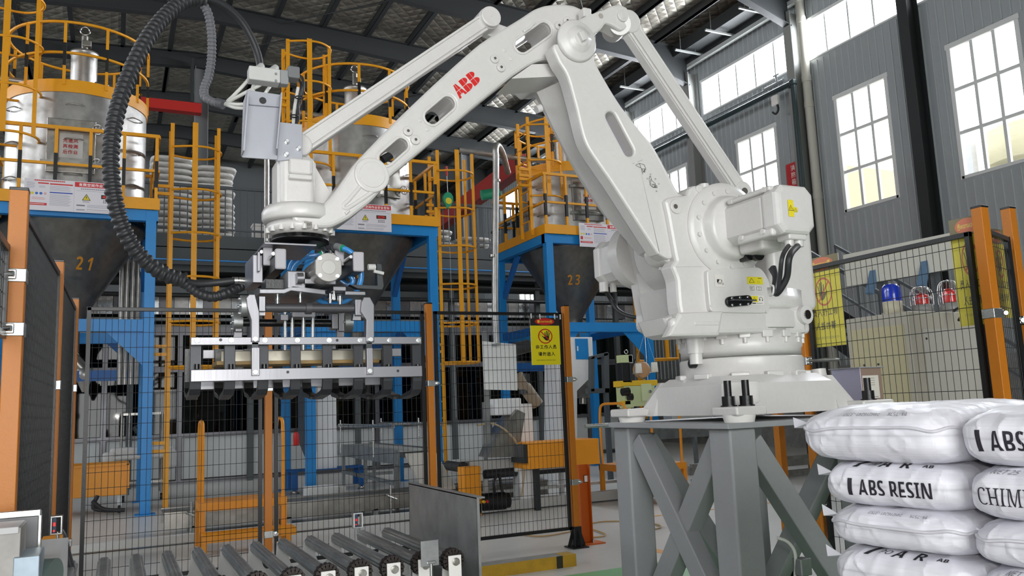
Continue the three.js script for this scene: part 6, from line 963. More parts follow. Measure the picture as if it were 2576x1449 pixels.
// ---------------------------------------------------------------- sacks on the pallet at the lower right
const sackStart = [];
{
  const A = THREE.MathUtils.degToRad(-8), u = V(Math.sin(A), 0, -Math.cos(A)), n = V(-Math.cos(A), 0, -Math.sin(A));   // u runs away along the visible face, n out of it
  const P0 = od(2232, 1225, 2.35);
  const weave = tex(128, (a, b) => 0.5 + 0.25 * Math.sin((a + b) * 2 * Math.PI * 32) + 0.15 * n61(a, b), false, 14);
  const sackM = M(0xd9d9e1, 0.42, 0, { bumpMap: weave, bumpScale: 0.0005, clearcoat: 0.25, clearcoatRoughness: 0.3 });
  const pw = (t, k) => Math.sign(t) * Math.pow(Math.abs(t), k);
  // a filled sack: rounded rectangle in plan, bulging sides, creased film. Point of its skin by plan angle a and height angle b
  function skin(L, W, T, s, sharp) {
    return (a, b, out = 0) => {
      const ca = Math.cos(a), sa = Math.sin(a), cb = Math.cos(b), sb = Math.sin(b);
      const rim = pw(Math.abs(cb), sharp), x = pw(ca, 0.32) * L / 2, y = pw(sa, 0.32) * W / 2;
      let q = V(x * (0.9 + 0.1 * rim) * (0.25 + 0.75 * Math.pow(Math.abs(cb), 0.35)), pw(sb, 0.72) * T / 2, y * (0.9 + 0.1 * rim) * (0.25 + 0.75 * Math.pow(Math.abs(cb), 0.35)));
      if (Math.abs(cb) < 0.02) q = V(0, Math.sign(sb) * T / 2, 0);
      const w1 = noise.noise(q.x * 9 + s * 7.1, q.y * 14, q.z * 9 + s), w2 = noise.noise(q.x * 26 + s, q.y * 9 + q.x * 12, q.z * 26 - s * 3), w3 = 1 - Math.abs(noise.noise(q.x * 15 + q.z * 8 + s * 5, q.y * 8, q.z * 15 - q.x * 5));
      const top = Math.max(0, sb), d = 1 + 0.018 * w1 + 0.008 * w2;
      q.x *= d; q.z *= d; q.y *= 1 + 0.05 * w1 + 0.02 * w2; q.y += top * (0.006 * (w3 - 0.7) - 0.012 * Math.pow(Math.abs(ca * sa), 2) * 4 * Math.abs(cb));
      const k = 0.0035 * (w3 > 0.86 ? (w3 - 0.86) / 0.14 : 0); const m = Math.hypot(q.x, q.z) || 1; q.x += q.x / m * (k + out * 0.95 * Math.abs(cb)); q.z += q.z / m * (k + out * 0.95 * Math.abs(cb)); q.y += sb * out;
      return q;
    };
  }
  function grid(f, a0, a1, b0, b1, na, nb) { const g = new THREE.PlaneGeometry(1, 1, na, nb), p = g.attributes.position; for (let i = 0; i < p.count; i++) { const q = f(a0 + (p.getX(i) + 0.5) * (a1 - a0), b0 + (p.getY(i) + 0.5) * (b1 - b0)); p.setXYZ(i, q.x, q.y, q.z); } g.computeVertexNormals(); return g; }
  const spread = (e, n) => { const k = []; for (let i = 0; i <= n; i++) { k.push(Math.acos(Math.pow(i / n, 1 / e)), Math.PI / 2 - Math.acos(Math.pow(i / n, 1 / e)), i / n * Math.PI / 2); } return [...new Set(k.map((v) => Math.round(v * 1e4) / 1e4))].sort((p, q) => p - q); };
  const qa = spread(0.32, 26), as = [0, 1, 2, 3].flatMap((q) => qa.slice(0, -1).map((v) => q * Math.PI / 2 + v)).concat(2 * Math.PI), qb = spread(0.35, 16), bs = [...qb.slice(1).reverse().map((v) => -v), ...qb];
  function body(f) { const na = as.length - 1, nb = bs.length - 1, g = new THREE.PlaneGeometry(1, 1, na, nb), p = g.attributes.position; for (let j = 0; j <= nb; j++) for (let i = 0; i <= na; i++) { const q = f(as[i], bs[nb - j]); p.setXYZ(j * (na + 1) + i, q.x, q.y, q.z); } g.computeVertexNormals(); return g; }
  const frameOf = (c) => new THREE.Matrix4().makeBasis(u, V(0, 1, 0), n.clone().negate()).setPosition(c);   // x runs away, z into the stack; the visible face is at -z
  const inked = (w, h, draw) => { const t = new THREE.CanvasTexture(canvasOf(w, h, draw)); t.colorSpace = THREE.SRGBColorSpace; t.anisotropy = 8; return M(0xffffff, 0.5, 0, { map: t, transparent: true }); };
  const ink = '#1a1a24';
  const big = inked(1024, 200, (g) => { g.fillStyle = ink; g.fillRect(20, 36, 46, 126); g.font = 'bold 150px sans-serif'; g.fillText('ABS RESIN', 140, 152); });
  const chim = inked(1024, 200, (g) => { g.fillStyle = ink; g.font = '150px serif'; g.fillText('CHIMEI', 60, 150); });
  const codes = inked(1024, 96, (g) => { g.translate(1024, 96); g.rotate(Math.PI); g.fillStyle = '#8a8a92'; g.font = '58px monospace'; g.fillText('PA-757K   24H216241-3753', 60, 64); });
  const topText = inked(1024, 256, (g) => { g.fillStyle = ink; g.save(); g.transform(1, 0, -0.3, 1, 90, 0); g.fillRect(10, 40, 60, 190); g.font = 'bold 210px sans-serif'; g.fillText('A', 330, 220); g.fillText('R', 560, 220); g.font = '110px sans-serif'; g.fillText('PO', 150, 180); g.font = 'bold 90px sans-serif'; g.fillText('AB', 820, 190); g.restore(); });
  const netText = inked(512, 128, (g) => { g.fillStyle = '#77777f'; g.font = '90px sans-serif'; g.fillText('NET 25', 30, 95); });
  function sack(along_, y, L, W, T, s, label, o = {}) {
    const f = skin(L, W, T, s, 0.5), mid = P0.clone().add(u.clone().multiplyScalar(along_)).add(n.clone().multiplyScalar(-W / 2 + (o.out ?? 0))); mid.y = y;
    const t = thing('resin_sack', label, 'sack', mid.toArray(), 'white plastic resin sacks stacked on the pallet'), m = frameOf(mid), put = (g) => { xf(g, m); g.userData.keepUV = true; return g; };
    part(t, 'sack_body', put(body(f)), sackM);
    const ang = (k) => -Math.acos(pw(k, 1 / 0.32)), face = (a0, a1, b0, b1, mat, name = 'printed_text') => part(t, name, put(grid((a, b) => f(ang(a), b, 0.0014), a0, a1, b0, b1, 90, 14)), mat);
    // plan angle -PI/2 is the middle of the visible face, running to 0 at the far end
    if (o.text) face(...(o.at ?? [0.5, -0.86]), o.low ?? -0.42, o.high ?? 0.3, o.text);
    if (o.top) face(0.55, -0.75, 0.62, 1.2, o.top);
    if (o.code) face(0.45, -0.6, 0.5, 0.85, codes, 'printed_code');
    if (o.net) face(0.7, 0.1, 0.55, 0.95, netText, 'printed_code');
    if (o.seam) part(t, 'seam', put(new THREE.TubeGeometry(new THREE.CatmullRomCurve3(Array.from({ length: 30 }, (_, i) => f(-0.25 - i * 0.09, 0.12 + 0.05 * Math.sin(i * 0.7 + s), 0.003))), 60, 0.0045, 6)), sackM);
    if (o.ear !== false) { const c = f(-0.35, 0.1), d = f(-0.55, 0.3), e = [c, d, c.clone().add(V(0.055, 0.035, -0.02)), c.clone().add(V(0.045, 0.002, -0.03))]; part(t, 'sack_ear', put(hull([...e, ...e.map((q) => q.clone().add(V(0.001, 0.001, 0.002)))])), sackM); }
    return t;
  }
  const far = 0.02, near = -0.43;
  sack(far + 0.02, 1.268, 0.5, 0.74, 0.17, 3.1, 'top white resin sack with a grey code and a seam along its side', { code: true, seam: true, out: 0.03 });
  sack(near, 1.262, 0.46, 0.74, 0.16, 5.7, 'top right white resin sack with black lettering, cut by the right edge', { text: big, at: [0.72, -0.66], out: 0.01, ear: false });
  sack(far, 1.122, 0.45, 0.74, 0.142, 8.2, 'white resin sack with large black letters, second from the top', { text: big, top: topText });
  sack(near + 0.01, 1.12, 0.44, 0.74, 0.145, 2.6, 'white resin sack with black serif letters at the right edge, second layer', { text: chim, at: [0.85, -0.5], net: true, ear: false, out: 0.01 });
  sack(far - 0.005, 0.997, 0.44, 0.74, 0.128, 6.4, 'white resin sack with a grey code and a side seam, third from the top', { code: true, seam: true });
  sack(near + 0.015, 0.992, 0.44, 0.74, 0.128, 9.9, 'white resin sack with a folded corner at the right edge, third layer', { seam: true });
  sack(far - 0.01, 0.872, 0.46, 0.74, 0.138, 1.5, 'lowest visible white resin sack with large slanting letters', { top: topText });
  const base = sack(near + 0.005, 0.868, 0.46, 0.74, 0.138, 4.4, 'lowest visible white resin sack at the right edge, cut by the frame', { net: true, ear: false });
  for (let k = 0; k < 5; k++) for (const [al, lab] of [[far - 0.01, 'white resin sack in the lower layers of the stack, below the picture'], [near + 0.005, 'white resin sack in the lower layers of the stack, below the picture']]) copy(base, [P0.x + u.x * al - n.x * 0.37, 0.74 - k * 0.126, P0.z + u.z * al - n.z * 0.37], lab, 'white resin sacks in the lowest layers');
  const c = P0.clone().add(u.clone().multiplyScalar(-0.2)).add(n.clone().multiplyScalar(-0.37)), pal = thing('pallet', 'wooden pallet under the stack of resin sacks', 'pallet', [c.x, 0, c.z]);
  const pm = new THREE.Matrix4().makeBasis(u, V(0, 1, 0), n.clone().negate()).setPosition(c.x, 0, c.z), wood = M(0xb08d5e, 0.7, 0, { map: wear });
  for (let i = 0; i < 6; i++) part(pal, 'deck_board', xf(box(-0.5, 0.5, 0.125, 0.147, -0.42 + i * 0.15, -0.3 + i * 0.15), pm), wood);
  for (let i = 0; i < 3; i++) part(pal, 'bearer', xf(box(-0.5 + i * 0.45, -0.4 + i * 0.45, 0, 0.125, -0.42, 0.45), pm), wood);
}
// ---------------------------------------------------------------- right hand side: cabinet, beacons, junction box, stairs
{ const a = oy(2283, 782, 2.0), t = thing('control_cabinet', 'beige grey control cabinet behind the mesh fence carrying three beacons', 'cabinet', [a.x + 0.5, 0, a.z - 0.3]);
  const x0 = a.x, x1 = a.x + 1.0, z1 = a.z, z0 = a.z - 0.62;
  part(t, 'carcass', box(x0, x1, 0.1, 2.0, z0, z1, 0.012), M(0xb9b4a6, 0.5, 0, { map: grain })); part(t, 'plinth', box(x0 + 0.02, x1 - 0.02, 0, 0.1, z0 + 0.02, z1 - 0.02), darkSteel);
  part(t, 'front_panel', box(x0 + 0.14, x1 - 0.08, 0.3, 1.86, z1, z1 + 0.008, 0.003), M(0xb9b6ad, 0.5)); part(t, 'side_panel', box(x0 - 0.006, x0, 0.3, 1.9, z0 + 0.04, z1 - 0.05, 0.002), M(0xc0b894, 0.5));
  for (const [x, y] of [[x0 + 0.17, 1.78], [x1 - 0.11, 1.78]]) part(t, 'lock', discz(x, y, z1 + 0.006, z1 + 0.014, 0.009, 14, 0.002), darkSteel);
  for (const z of [z0 + 0.16, z0 + 0.3]) part(t, 'lock', rod(V(x0 - 0.012, 1.6, z), V(x0, 1.6, z), 0.009, 12), darkSteel);
  const beacon = (px, py0, py1, zz, kind, label) => { const q = oz(px, py1, zz), p = oz(px, py0, zz), h = p.y - 2.0, w = kind ? 0.085 : 0.075, b = thing('beacon_lamp', label, 'beacon', [q.x, 2.0, zz]);
    if (!kind) { part(b, 'base', rev([[0, 2.0], [w, 2.0], [w, 2.0 + h * 0.42], [0, 2.0 + h * 0.42]], q.x, 0, zz, 28), cream); part(b, 'blue_lens', rev([[w * 0.98, 2.0 + h * 0.42], [w, 2.0 + h * 0.5], [w * 0.98, 2.0 + h * 0.85], [w * 0.7, 2.0 + h * 0.97], [0, 2.0 + h]], q.x, 0, zz, 28), M(0x1338c4, 0.2, 0, { clearcoat: 0.6 })); for (let i = 0; i < 8; i++) part(b, 'base_lug', bx(q.x + w * Math.cos(i * 0.785), 2.01, zz + w * Math.sin(i * 0.785), 0.02, 0.02, 0.02, 0.004), cream); }
    else { part(b, 'base', rev([[0, 2.0], [w, 2.0], [w * 0.95, 2.0 + h * 0.32], [0, 2.0 + h * 0.34]], q.x, 0, zz, 28), M(0x8d8d8a, 0.45)); part(b, 'red_lens', rev([[w * 0.6, 2.0 + h * 0.34], [w * 0.6, 2.0 + h * 0.62], [w * 0.4, 2.0 + h * 0.74], [0, 2.0 + h * 0.76]], q.x, 0, zz, 24), M(0xd3241c, 0.3, 0, { clearcoat: 0.5 })); part(b, 'clear_dome', rev([[w * 0.92, 2.0 + h * 0.34], [w * 0.92, 2.0 + h * 0.7], [w * 0.7, 2.0 + h * 0.93], [0, 2.0 + h * 0.98]], q.x, 0, zz, 28), glass);
      for (let i = 0; i < 8; i++) { const c = Math.cos(i * 0.785), s = Math.sin(i * 0.785); part(b, 'cage_wire', tube([V(q.x + w * c, 2.0 + h * 0.3, zz + w * s), V(q.x + w * c, 2.0 + h * 0.7, zz + w * s), V(q.x + w * 0.72 * c, 2.0 + h * 0.94, zz + w * 0.72 * s), V(q.x, 2.0 + h * 1.01, zz)], 0.0035, 20, 5), brightSteel); } part(b, 'cage_wire', new THREE.TorusGeometry(w, 0.0035, 5, 28).rotateX(Math.PI / 2).translate(q.x, 2.0 + h * 0.55, zz), brightSteel); } };
  beacon(2247, 714, 783, z1 - 0.25, 0, 'blue beacon lamp on a cream base on the grey cabinet'); beacon(2322, 722, 783, z1 - 0.14, 1, 'red beacon in a wire cage in the middle of the cabinet top'); beacon(2392, 706, 783, z1 - 0.14, 1, 'red beacon in a wire cage nearest the tall right post');
  part(t, 'beacon_cable', tube([od(2400, 782, 6.6), od(2412, 775, 6.5), od(2420, 790, 6.45), od(2412, 806, 6.5)], 0.012, 24, 8), black); }
{ const Z = -3.55, t = thing('junction_box', 'shiny folded metal box with a paper list, beside the robot base', 'box', oz(2170, 1020, Z).toArray());
  const a = oz(2164, 926, Z), b = oz(2226, 1030, Z), dz = -0.22;
  part(t, 'front_sheet', box(a.x, b.x, b.y - 0.1, a.y, Z - 0.004, Z, 0.001), M(0xa58d80, 0.4, 0.3)); part(t, 'side_sheet', box(a.x - 0.004, a.x, b.y - 0.1, a.y, Z + dz, Z, 0.001), M(0xc4c2da, 0.28, 0.75)); part(t, 'body', box(a.x, b.x, b.y - 0.1, a.y - 0.004, Z + dz, Z - 0.004), darkSteel); part(t, 'top_sheet', box(a.x - 0.03, b.x + 0.006, a.y, a.y + 0.006, Z + dz, Z + 0.02, 0.001), lightSheet);
  const p = oz(2168, 945, Z), q = oz(2214, 1001, Z); part(t, 'paper', quad(p, q, Z + 0.002), labelMat(canvasOf(184, 224, (g) => { g.fillStyle = '#d8d4cc'; g.fillRect(0, 0, 184, 224); g.fillStyle = '#8a867e'; for (let i = 0; i < 4; i++) for (let k = 0; k < 9; k++) g.fillRect(14 + k * 14, 24 + i * 22, 10, 7); g.fillRect(116, 206, 50, 6); })), 'white paper list');
  part(t, 'stand', box(a.x + 0.1, a.x + 0.16, 0, b.y - 0.1, Z - 0.14, Z - 0.08), darkSteel); }
{ const t = thing('steel_staircase', 'black steel staircase with handrails behind the mesh fence on the right', 'stairs', [11.5, 0, -10.5]);
  const a = ox(2000, 612, 11.2), b = ox(2160, 705, 11.2), dn = V(0, -1.35, 0), go = b.clone().sub(a), e = a.clone().add(go.clone().multiplyScalar(2.6));
  for (const k of [0, 1.0]) { const s = V(k, 0, 0); part(t, 'handrail', beam(a.clone().add(s), e.clone().add(s), 0.05, 0.05), frameGrey); part(t, 'handrail', beam(a.clone().add(s).add(V(0, -0.45, 0)), e.clone().add(s).add(V(0, -0.45, 0)), 0.04, 0.04), frameGrey); part(t, 'stringer', beam(a.clone().add(s).add(dn), e.clone().add(s).add(dn), 0.05, 0.26), black); for (let i = 0; i < 9; i++) { const q = a.clone().add(go.clone().multiplyScalar(i * 0.325)).add(s); part(t, 'baluster', beam(q, q.clone().add(dn), 0.025, 0.025), frameGrey); } }
  for (let i = 0; i < 14; i++) { const q = a.clone().add(go.clone().multiplyScalar(0.1 + i * 0.18)).add(dn).add(V(0.5, 0.02, 0)); part(t, 'tread', bx(q.x, q.y, q.z, 0.95, 0.03, 0.24), black); }
  part(t, 'landing', [box(11.1, 12.3, a.y - 1.42, a.y - 1.35, a.z - 2.4, a.z + 0.05), box(11.14, 11.22, 0, a.y - 1.4, a.z - 0.1, a.z - 0.02), box(11.14, 11.22, 0, a.y - 1.4, a.z - 2.3, a.z - 2.22)], black);
  for (let i = 0; i < 12; i++) part(t, 'baluster', rod(V(11.2, a.y - 1.35, a.z - 0.1 - i * 0.2), V(11.2, a.y - 0.1, a.z - 0.1 - i * 0.2), 0.012, 6), frameGrey); part(t, 'handrail', rod(V(11.2, a.y - 0.08, a.z), V(11.2, a.y - 0.08, a.z - 2.4), 0.025, 8), frameGrey); }
{ const t = thing('entrance_canopy', 'pale canopy with blue brackets behind the cabinet on the right', 'canopy', [9.2, 0, -6.5]); const a = ox(2125, 655, 8.6), b = ox(2400, 600, 8.6);
  part(t, 'canopy_panel', [beam(a.clone().add(V(0, -0.14, 0)), b.clone().add(V(0, -0.14, 0)), 0.05, 0.42)], M(0xc9c8bd, 0.5)); for (const k of [0.28, 0.75]) { const q = a.clone().lerp(b, k); part(t, 'bracket', beam(q.clone().add(V(0.1, 0.02, 0)), q.clone().add(V(-0.12, -0.5, 0)), 0.09, 0.06), M(0x5f7d9a, 0.5)); part(t, 'support', box(q.x + 0.1, q.x + 0.18, 0, q.y, q.z - 0.04, q.z + 0.04), frameGrey); } }
one('fire_box_sign', 'red sign with three white characters on the grey wall', 'sign', [box(15.93, 15.95, 6.74, 7.4, -15.92, -15.44, 0.004)], red);
{ const g = new THREE.PlaneGeometry(0.48, 0.62).rotateY(-Math.PI / 2).translate(15.926, 7.07, -15.68); g.userData.keepUV = true; part(scene.children.at(-1), 'sign_print', g, labelMat(fireSign())); }
{ const t = thing('fire_cabinet', 'red fire cabinet with notices on the grey wall behind the stairs', 'cabinet', [15.7, 4.6, -15.8]); part(t, 'cabinet_box', box(15.55, 15.95, 4.25, 5.35, -15.75, -15.35, 0.01), M(0x9c2024, 0.5)); part(t, 'notice', [box(15.85, 15.9, 4.1, 5.25, -16.5, -15.95)], M(0x33302c, 0.5)); part(t, 'notice', box(15.82, 15.85, 4.75, 5.05, -16.4, -16.05), red); part(t, 'notice', box(15.82, 15.85, 4.2, 4.5, -16.45, -16.0), machineYellow); }
// ---------------------------------------------------------------- packing line behind the fence
function stepPlatform(x0, x1, z0, z1, label, w) {
  const t = thing('step_platform', label, 'steps', [(x0 + x1) / 2, 0, (z0 + z1) / 2], 'orange step platforms'), H = 0.5;
  part(t, 'deck', box(x0, x1, H - 0.006, H, z0, z1), M(0xdc9443, 0.55, 0, { map: wear, bumpMap: peel, bumpScale: 0.002 }));
  part(t, 'deck_frame', [box(x0, x1, H - 0.09, H - 0.004, z1 - 0.02, z1 + 0.004), box(x0, x1, H - 0.09, H - 0.004, z0, z0 + 0.02), box(x0, x0 + 0.02, H - 0.09, H - 0.004, z0, z1), box(x1 - 0.02, x1, H - 0.09, H - 0.004, z0, z1)], orangePaint);
  for (const [x, z] of [[x0 + 0.03, z1 - 0.03], [x1 - 0.03, z1 - 0.03], [x0 + 0.03, z0 + 0.03], [x1 - 0.03, z0 + 0.03]]) part(t, 'leg', box(x - 0.028, x + 0.028, 0, H - 0.05, z - 0.028, z + 0.028), orangePaint);
  part(t, 'lower_step', [box(x0, x1 + 0.05, 0.19, 0.2, z1, z1 + 0.27), box(x0, x1 + 0.05, 0.12, 0.195, z1 + 0.25, z1 + 0.27)], orangePaint);
  for (const x of [x0 + 0.03, x1 - 0.03]) { part(t, 'leg', box(x - 0.025, x + 0.025, 0, 0.19, z1 + 0.2, z1 + 0.25), orangePaint); part(t, 'handrail', tube([V(x, H, z1 - 0.06), V(x, H + 0.7, z1 - 0.06), V(x, H + 0.82, z1 - 0.1), V(x, H + 0.85, (z0 + z1) / 2), V(x, H + 0.82, z0 + 0.1), V(x, H + 0.7, z0 + 0.06), V(x, H, z0 + 0.06)], 0.019, 60, 8), orangePaint); }
  return t;
}
stepPlatform(0.82, 1.72, -9.98, -9.45, 'orange step platform with loop handrails behind the fence below the gripper');
stepPlatform(6.3, 7.25, -10.4, -9.6, 'orange step platform with handrails seen between the legs of the robot pedestal');
{ const a = oz(92, 1180, -14.2), b = oz(319, 1244, -14.2), t = thing('orange_cart', 'orange box cart with black castors at the left behind the fence', 'cart', [(a.x + b.x) / 2, 0, -14.6]);
  part(t, 'box_body', box(a.x, b.x, b.y, a.y, -15.0, -14.2, 0.01), orangePaint); part(t, 'top_rim', [box(a.x - 0.02, b.x + 0.02, a.y - 0.02, a.y + 0.01, -15.02, -14.18), box(b.x - 0.012, b.x + 0.03, b.y + 0.1, a.y, -14.26, -14.18)], orangePaint);
  for (const x of [a.x + 0.1, b.x - 0.1]) for (const z of [-14.9, -14.3]) { const w = part(t, 'castor', rod(V(x - 0.02, 0.06, z), V(x + 0.02, 0.06, z), 0.06, 16), rubber); part(w, 'castor_fork', box(x - 0.03, x + 0.03, 0.1, b.y + 0.005, z - 0.02, z + 0.02), galvanized); }
  part(t, 'hose', tube([V(a.x + 0.75, 0.22, -14.12), V(a.x + 0.9, 0.1, -14.05), V(a.x + 1.2, 0.06, -14.05), V(b.x - 0.45, 0.12, -14.1), V(b.x - 0.4, b.y + 0.02, -14.15)], 0.03, 30, 10), rubber); }
{ const t = thing('sack_trolley', 'tubular steel trolley with folded white sheeting beside the left blue column', 'trolley', [0.25, 0, -16]);
  const a = oz(307, 1040, -16), b = oz(420, 1270, -16); for (const x of [a.x, a.x + 0.12, b.x - 0.1]) for (const z of [-16, -16.4]) part(t, 'upright', rod(V(x, 0.12, z), V(x, a.y, z), 0.022, 10), stainlessDull);
  part(t, 'frame', [box(a.x, b.x, 0.3, 0.34, -16.42, -15.98), box(a.x, b.x, a.y - 0.04, a.y, -16.4, -16)], stainlessDull); part(t, 'sheeting', [bx((a.x + b.x) / 2 - 0.05, 0.86, -16.0, b.x - a.x + 0.25, 0.14, 0.4, 0.05), bx((a.x + b.x) / 2 - 0.05, 0.76, -15.9, b.x - a.x + 0.2, 0.08, 0.3, 0.04), bx(b.x + 0.02, 0.7, -15.9, 0.22, 0.36, 0.3, 0.08), bx(a.x - 0.18, 0.72, -15.9, 0.24, 0.3, 0.3, 0.08)], M(0xcfcfcc, 0.6));
  for (const x of [a.x + 0.05, b.x - 0.1]) part(t, 'castor', rod(V(x - 0.02, 0.06, -15.95), V(x + 0.02, 0.06, -15.95), 0.06, 14), rubber); part(t, 'cross_tube', rod(V(a.x + 0.2, 1.28, -15.98), V(b.x - 0.2, 0.75, -15.9), 0.05, 12), darkSteel); part(t, 'hopper', rev([[0.03, 1.9], [0.14, 2.15], [0.14, 2.3], [0, 2.3]], a.x - 0.6, 0, -15.9, 24), stainless); part(t, 'hopper', rod(V(a.x - 1.3, 3.1, -15.9), V(a.x - 0.6, 2.25, -15.9), 0.11, 18), stainlessDull); }
// weighing and filling towers below the silos
function tower(x0, x1, z, y0, y1, label, door) {
  const t = thing('filling_tower', label, 'machine', [(x0 + x1) / 2, 0, z - 0.3], 'white filling towers'), zb = z - 0.6;
  part(t, 'casing', ext([[x0, y1], [x0, y0 + 0.3], [x0 - 0.02, y0 + 0.28], [x0 - 0.02, y0], [x1, y0], [x1, y1]].map((p) => new THREE.Vector2(...p)), zb, z, 0.004), machineWhite); part(t, 'side_casing', ext([[x0 - 0.22, y1], [x0 - 0.22, y0 + 0.5], [x0 - 0.1, y0 + 0.2], [x0 - 0.02, y0 + 0.2], [x0 - 0.02, y1]].map((p) => new THREE.Vector2(...p)), zb, z - 0.1, 0.004), frameGrey);
  if (door) { const d = part(t, 'door', box(...door, z, z + 0.012, 0.003), blue, 'blue door'); part(d, 'door_handle', box(door[0] + 0.06, door[0] + 0.09, (door[2] + door[3]) / 2 - 0.06, (door[2] + door[3]) / 2 + 0.06, z + 0.012, z + 0.025, 0.004), white); }
  part(t, 'upper_hopper', rev([[0.1, y1], [0.2, y1 + 0.3], [0.2, y1 + 0.4], [0, y1 + 0.4]], (x0 + x1) / 2, 0, z - 0.3, 24), stainlessDull);
  return t;
}
{ const a = oz(797, 1000, -15), b = oz(848, 1177, -15), tw = tower(a.x, b.x, -15, b.y, 2.6, 'white filling tower with a dark side behind the fence below the gripper'); part(tw, 'blue_base', [box(a.x - 0.55, b.x + 0.55, 0.38, b.y, -15.5, -14.9, 0.01), ...[[a.x - 0.45, -15.4], [b.x + 0.4, -15.4], [a.x - 0.45, -15], [b.x + 0.4, -15]].map(([x, z]) => box(x, x + 0.1, 0.06, 0.4, z - 0.05, z + 0.05))], deepBlue); for (const x of [a.x - 0.4, b.x + 0.45]) part(tw, 'levelling_foot', rev([[0, 0], [0.09, 0], [0.03, 0.05], [0.03, 0.08], [0, 0.08]], x, 0, -14.98, 16), stainlessDull); }
{ const a = oz(1424, 850, -13), b = oz(1490, 960, -13), z = -13, tw = thing('filling_tower', 'white filling tower with a blue door right of the caution sign post', 'machine', [(a.x + b.x) / 2, 0, z]);
  part(tw, 'casing', ext(pz(z, [1402, 848, 1490, 848, 1494, 951, 1482, 953, 1452, 983, 1452, 1115, 1432, 1230, 1402, 1240]), z - 0.5, z, 0.004), machineWhite); const d = part(tw, 'door', ext(pz(z, [1446, 852, 1478, 852, 1481, 904, 1449, 904]), z, z + 0.012, 0.002), blue, 'blue door'); const h = oz(1452, 877, z); part(d, 'door_handle', bx(h.x, h.y, z + 0.018, 0.025, 0.09, 0.012, 0.004), white);
  part(tw, 'outlet', [hull(pz(z, [1484, 953, 1454, 984, 1458, 1000, 1486, 1000]).flatMap((q) => [V(q.x, q.y, z - 0.02), V(q.x, q.y, z - 0.4)])), rod(oz(1466, 998, z - 0.2), oz(1466, 1016, z - 0.2), 0.07, 16)], stainlessDull); part(tw, 'leg', box(oz(1452, 1016, z).x, oz(1461, 1016, z).x, 0, oz(1452, 1016, z).y, z - 0.3, z - 0.24), blue); part(tw, 'leg', box(a.x, a.x + 0.08, 0, 0.6, z - 0.4, z - 0.3), blue); }
{ const z = -12.6, t = thing('swing_bracket', 'dark grey bracket frame beside the white tower with the blue door', 'frame', oz(1510, 980, z).toArray()); const s = (l) => ext(pz(z, l), z - 0.1, z, 0.003);
  part(t, 'bar', s([1487, 900, 1496, 895, 1496, 985, 1487, 985]), frameGrey); part(t, 'bar', s([1519, 888, 1532, 888, 1534, 988, 1522, 988]), frameGrey); part(t, 'bar', s([1480, 978, 1534, 976, 1534, 988, 1480, 990]), frameGrey); part(t, 'bar', s([1487, 896, 1530, 886, 1530, 894, 1487, 904]), frameGrey); part(t, 'post', box(oz(1528, 980, z).x - 0.04, oz(1528, 980, z).x + 0.04, 0, oz(1528, 985, z).y, z - 0.09, z - 0.02), frameGrey); }
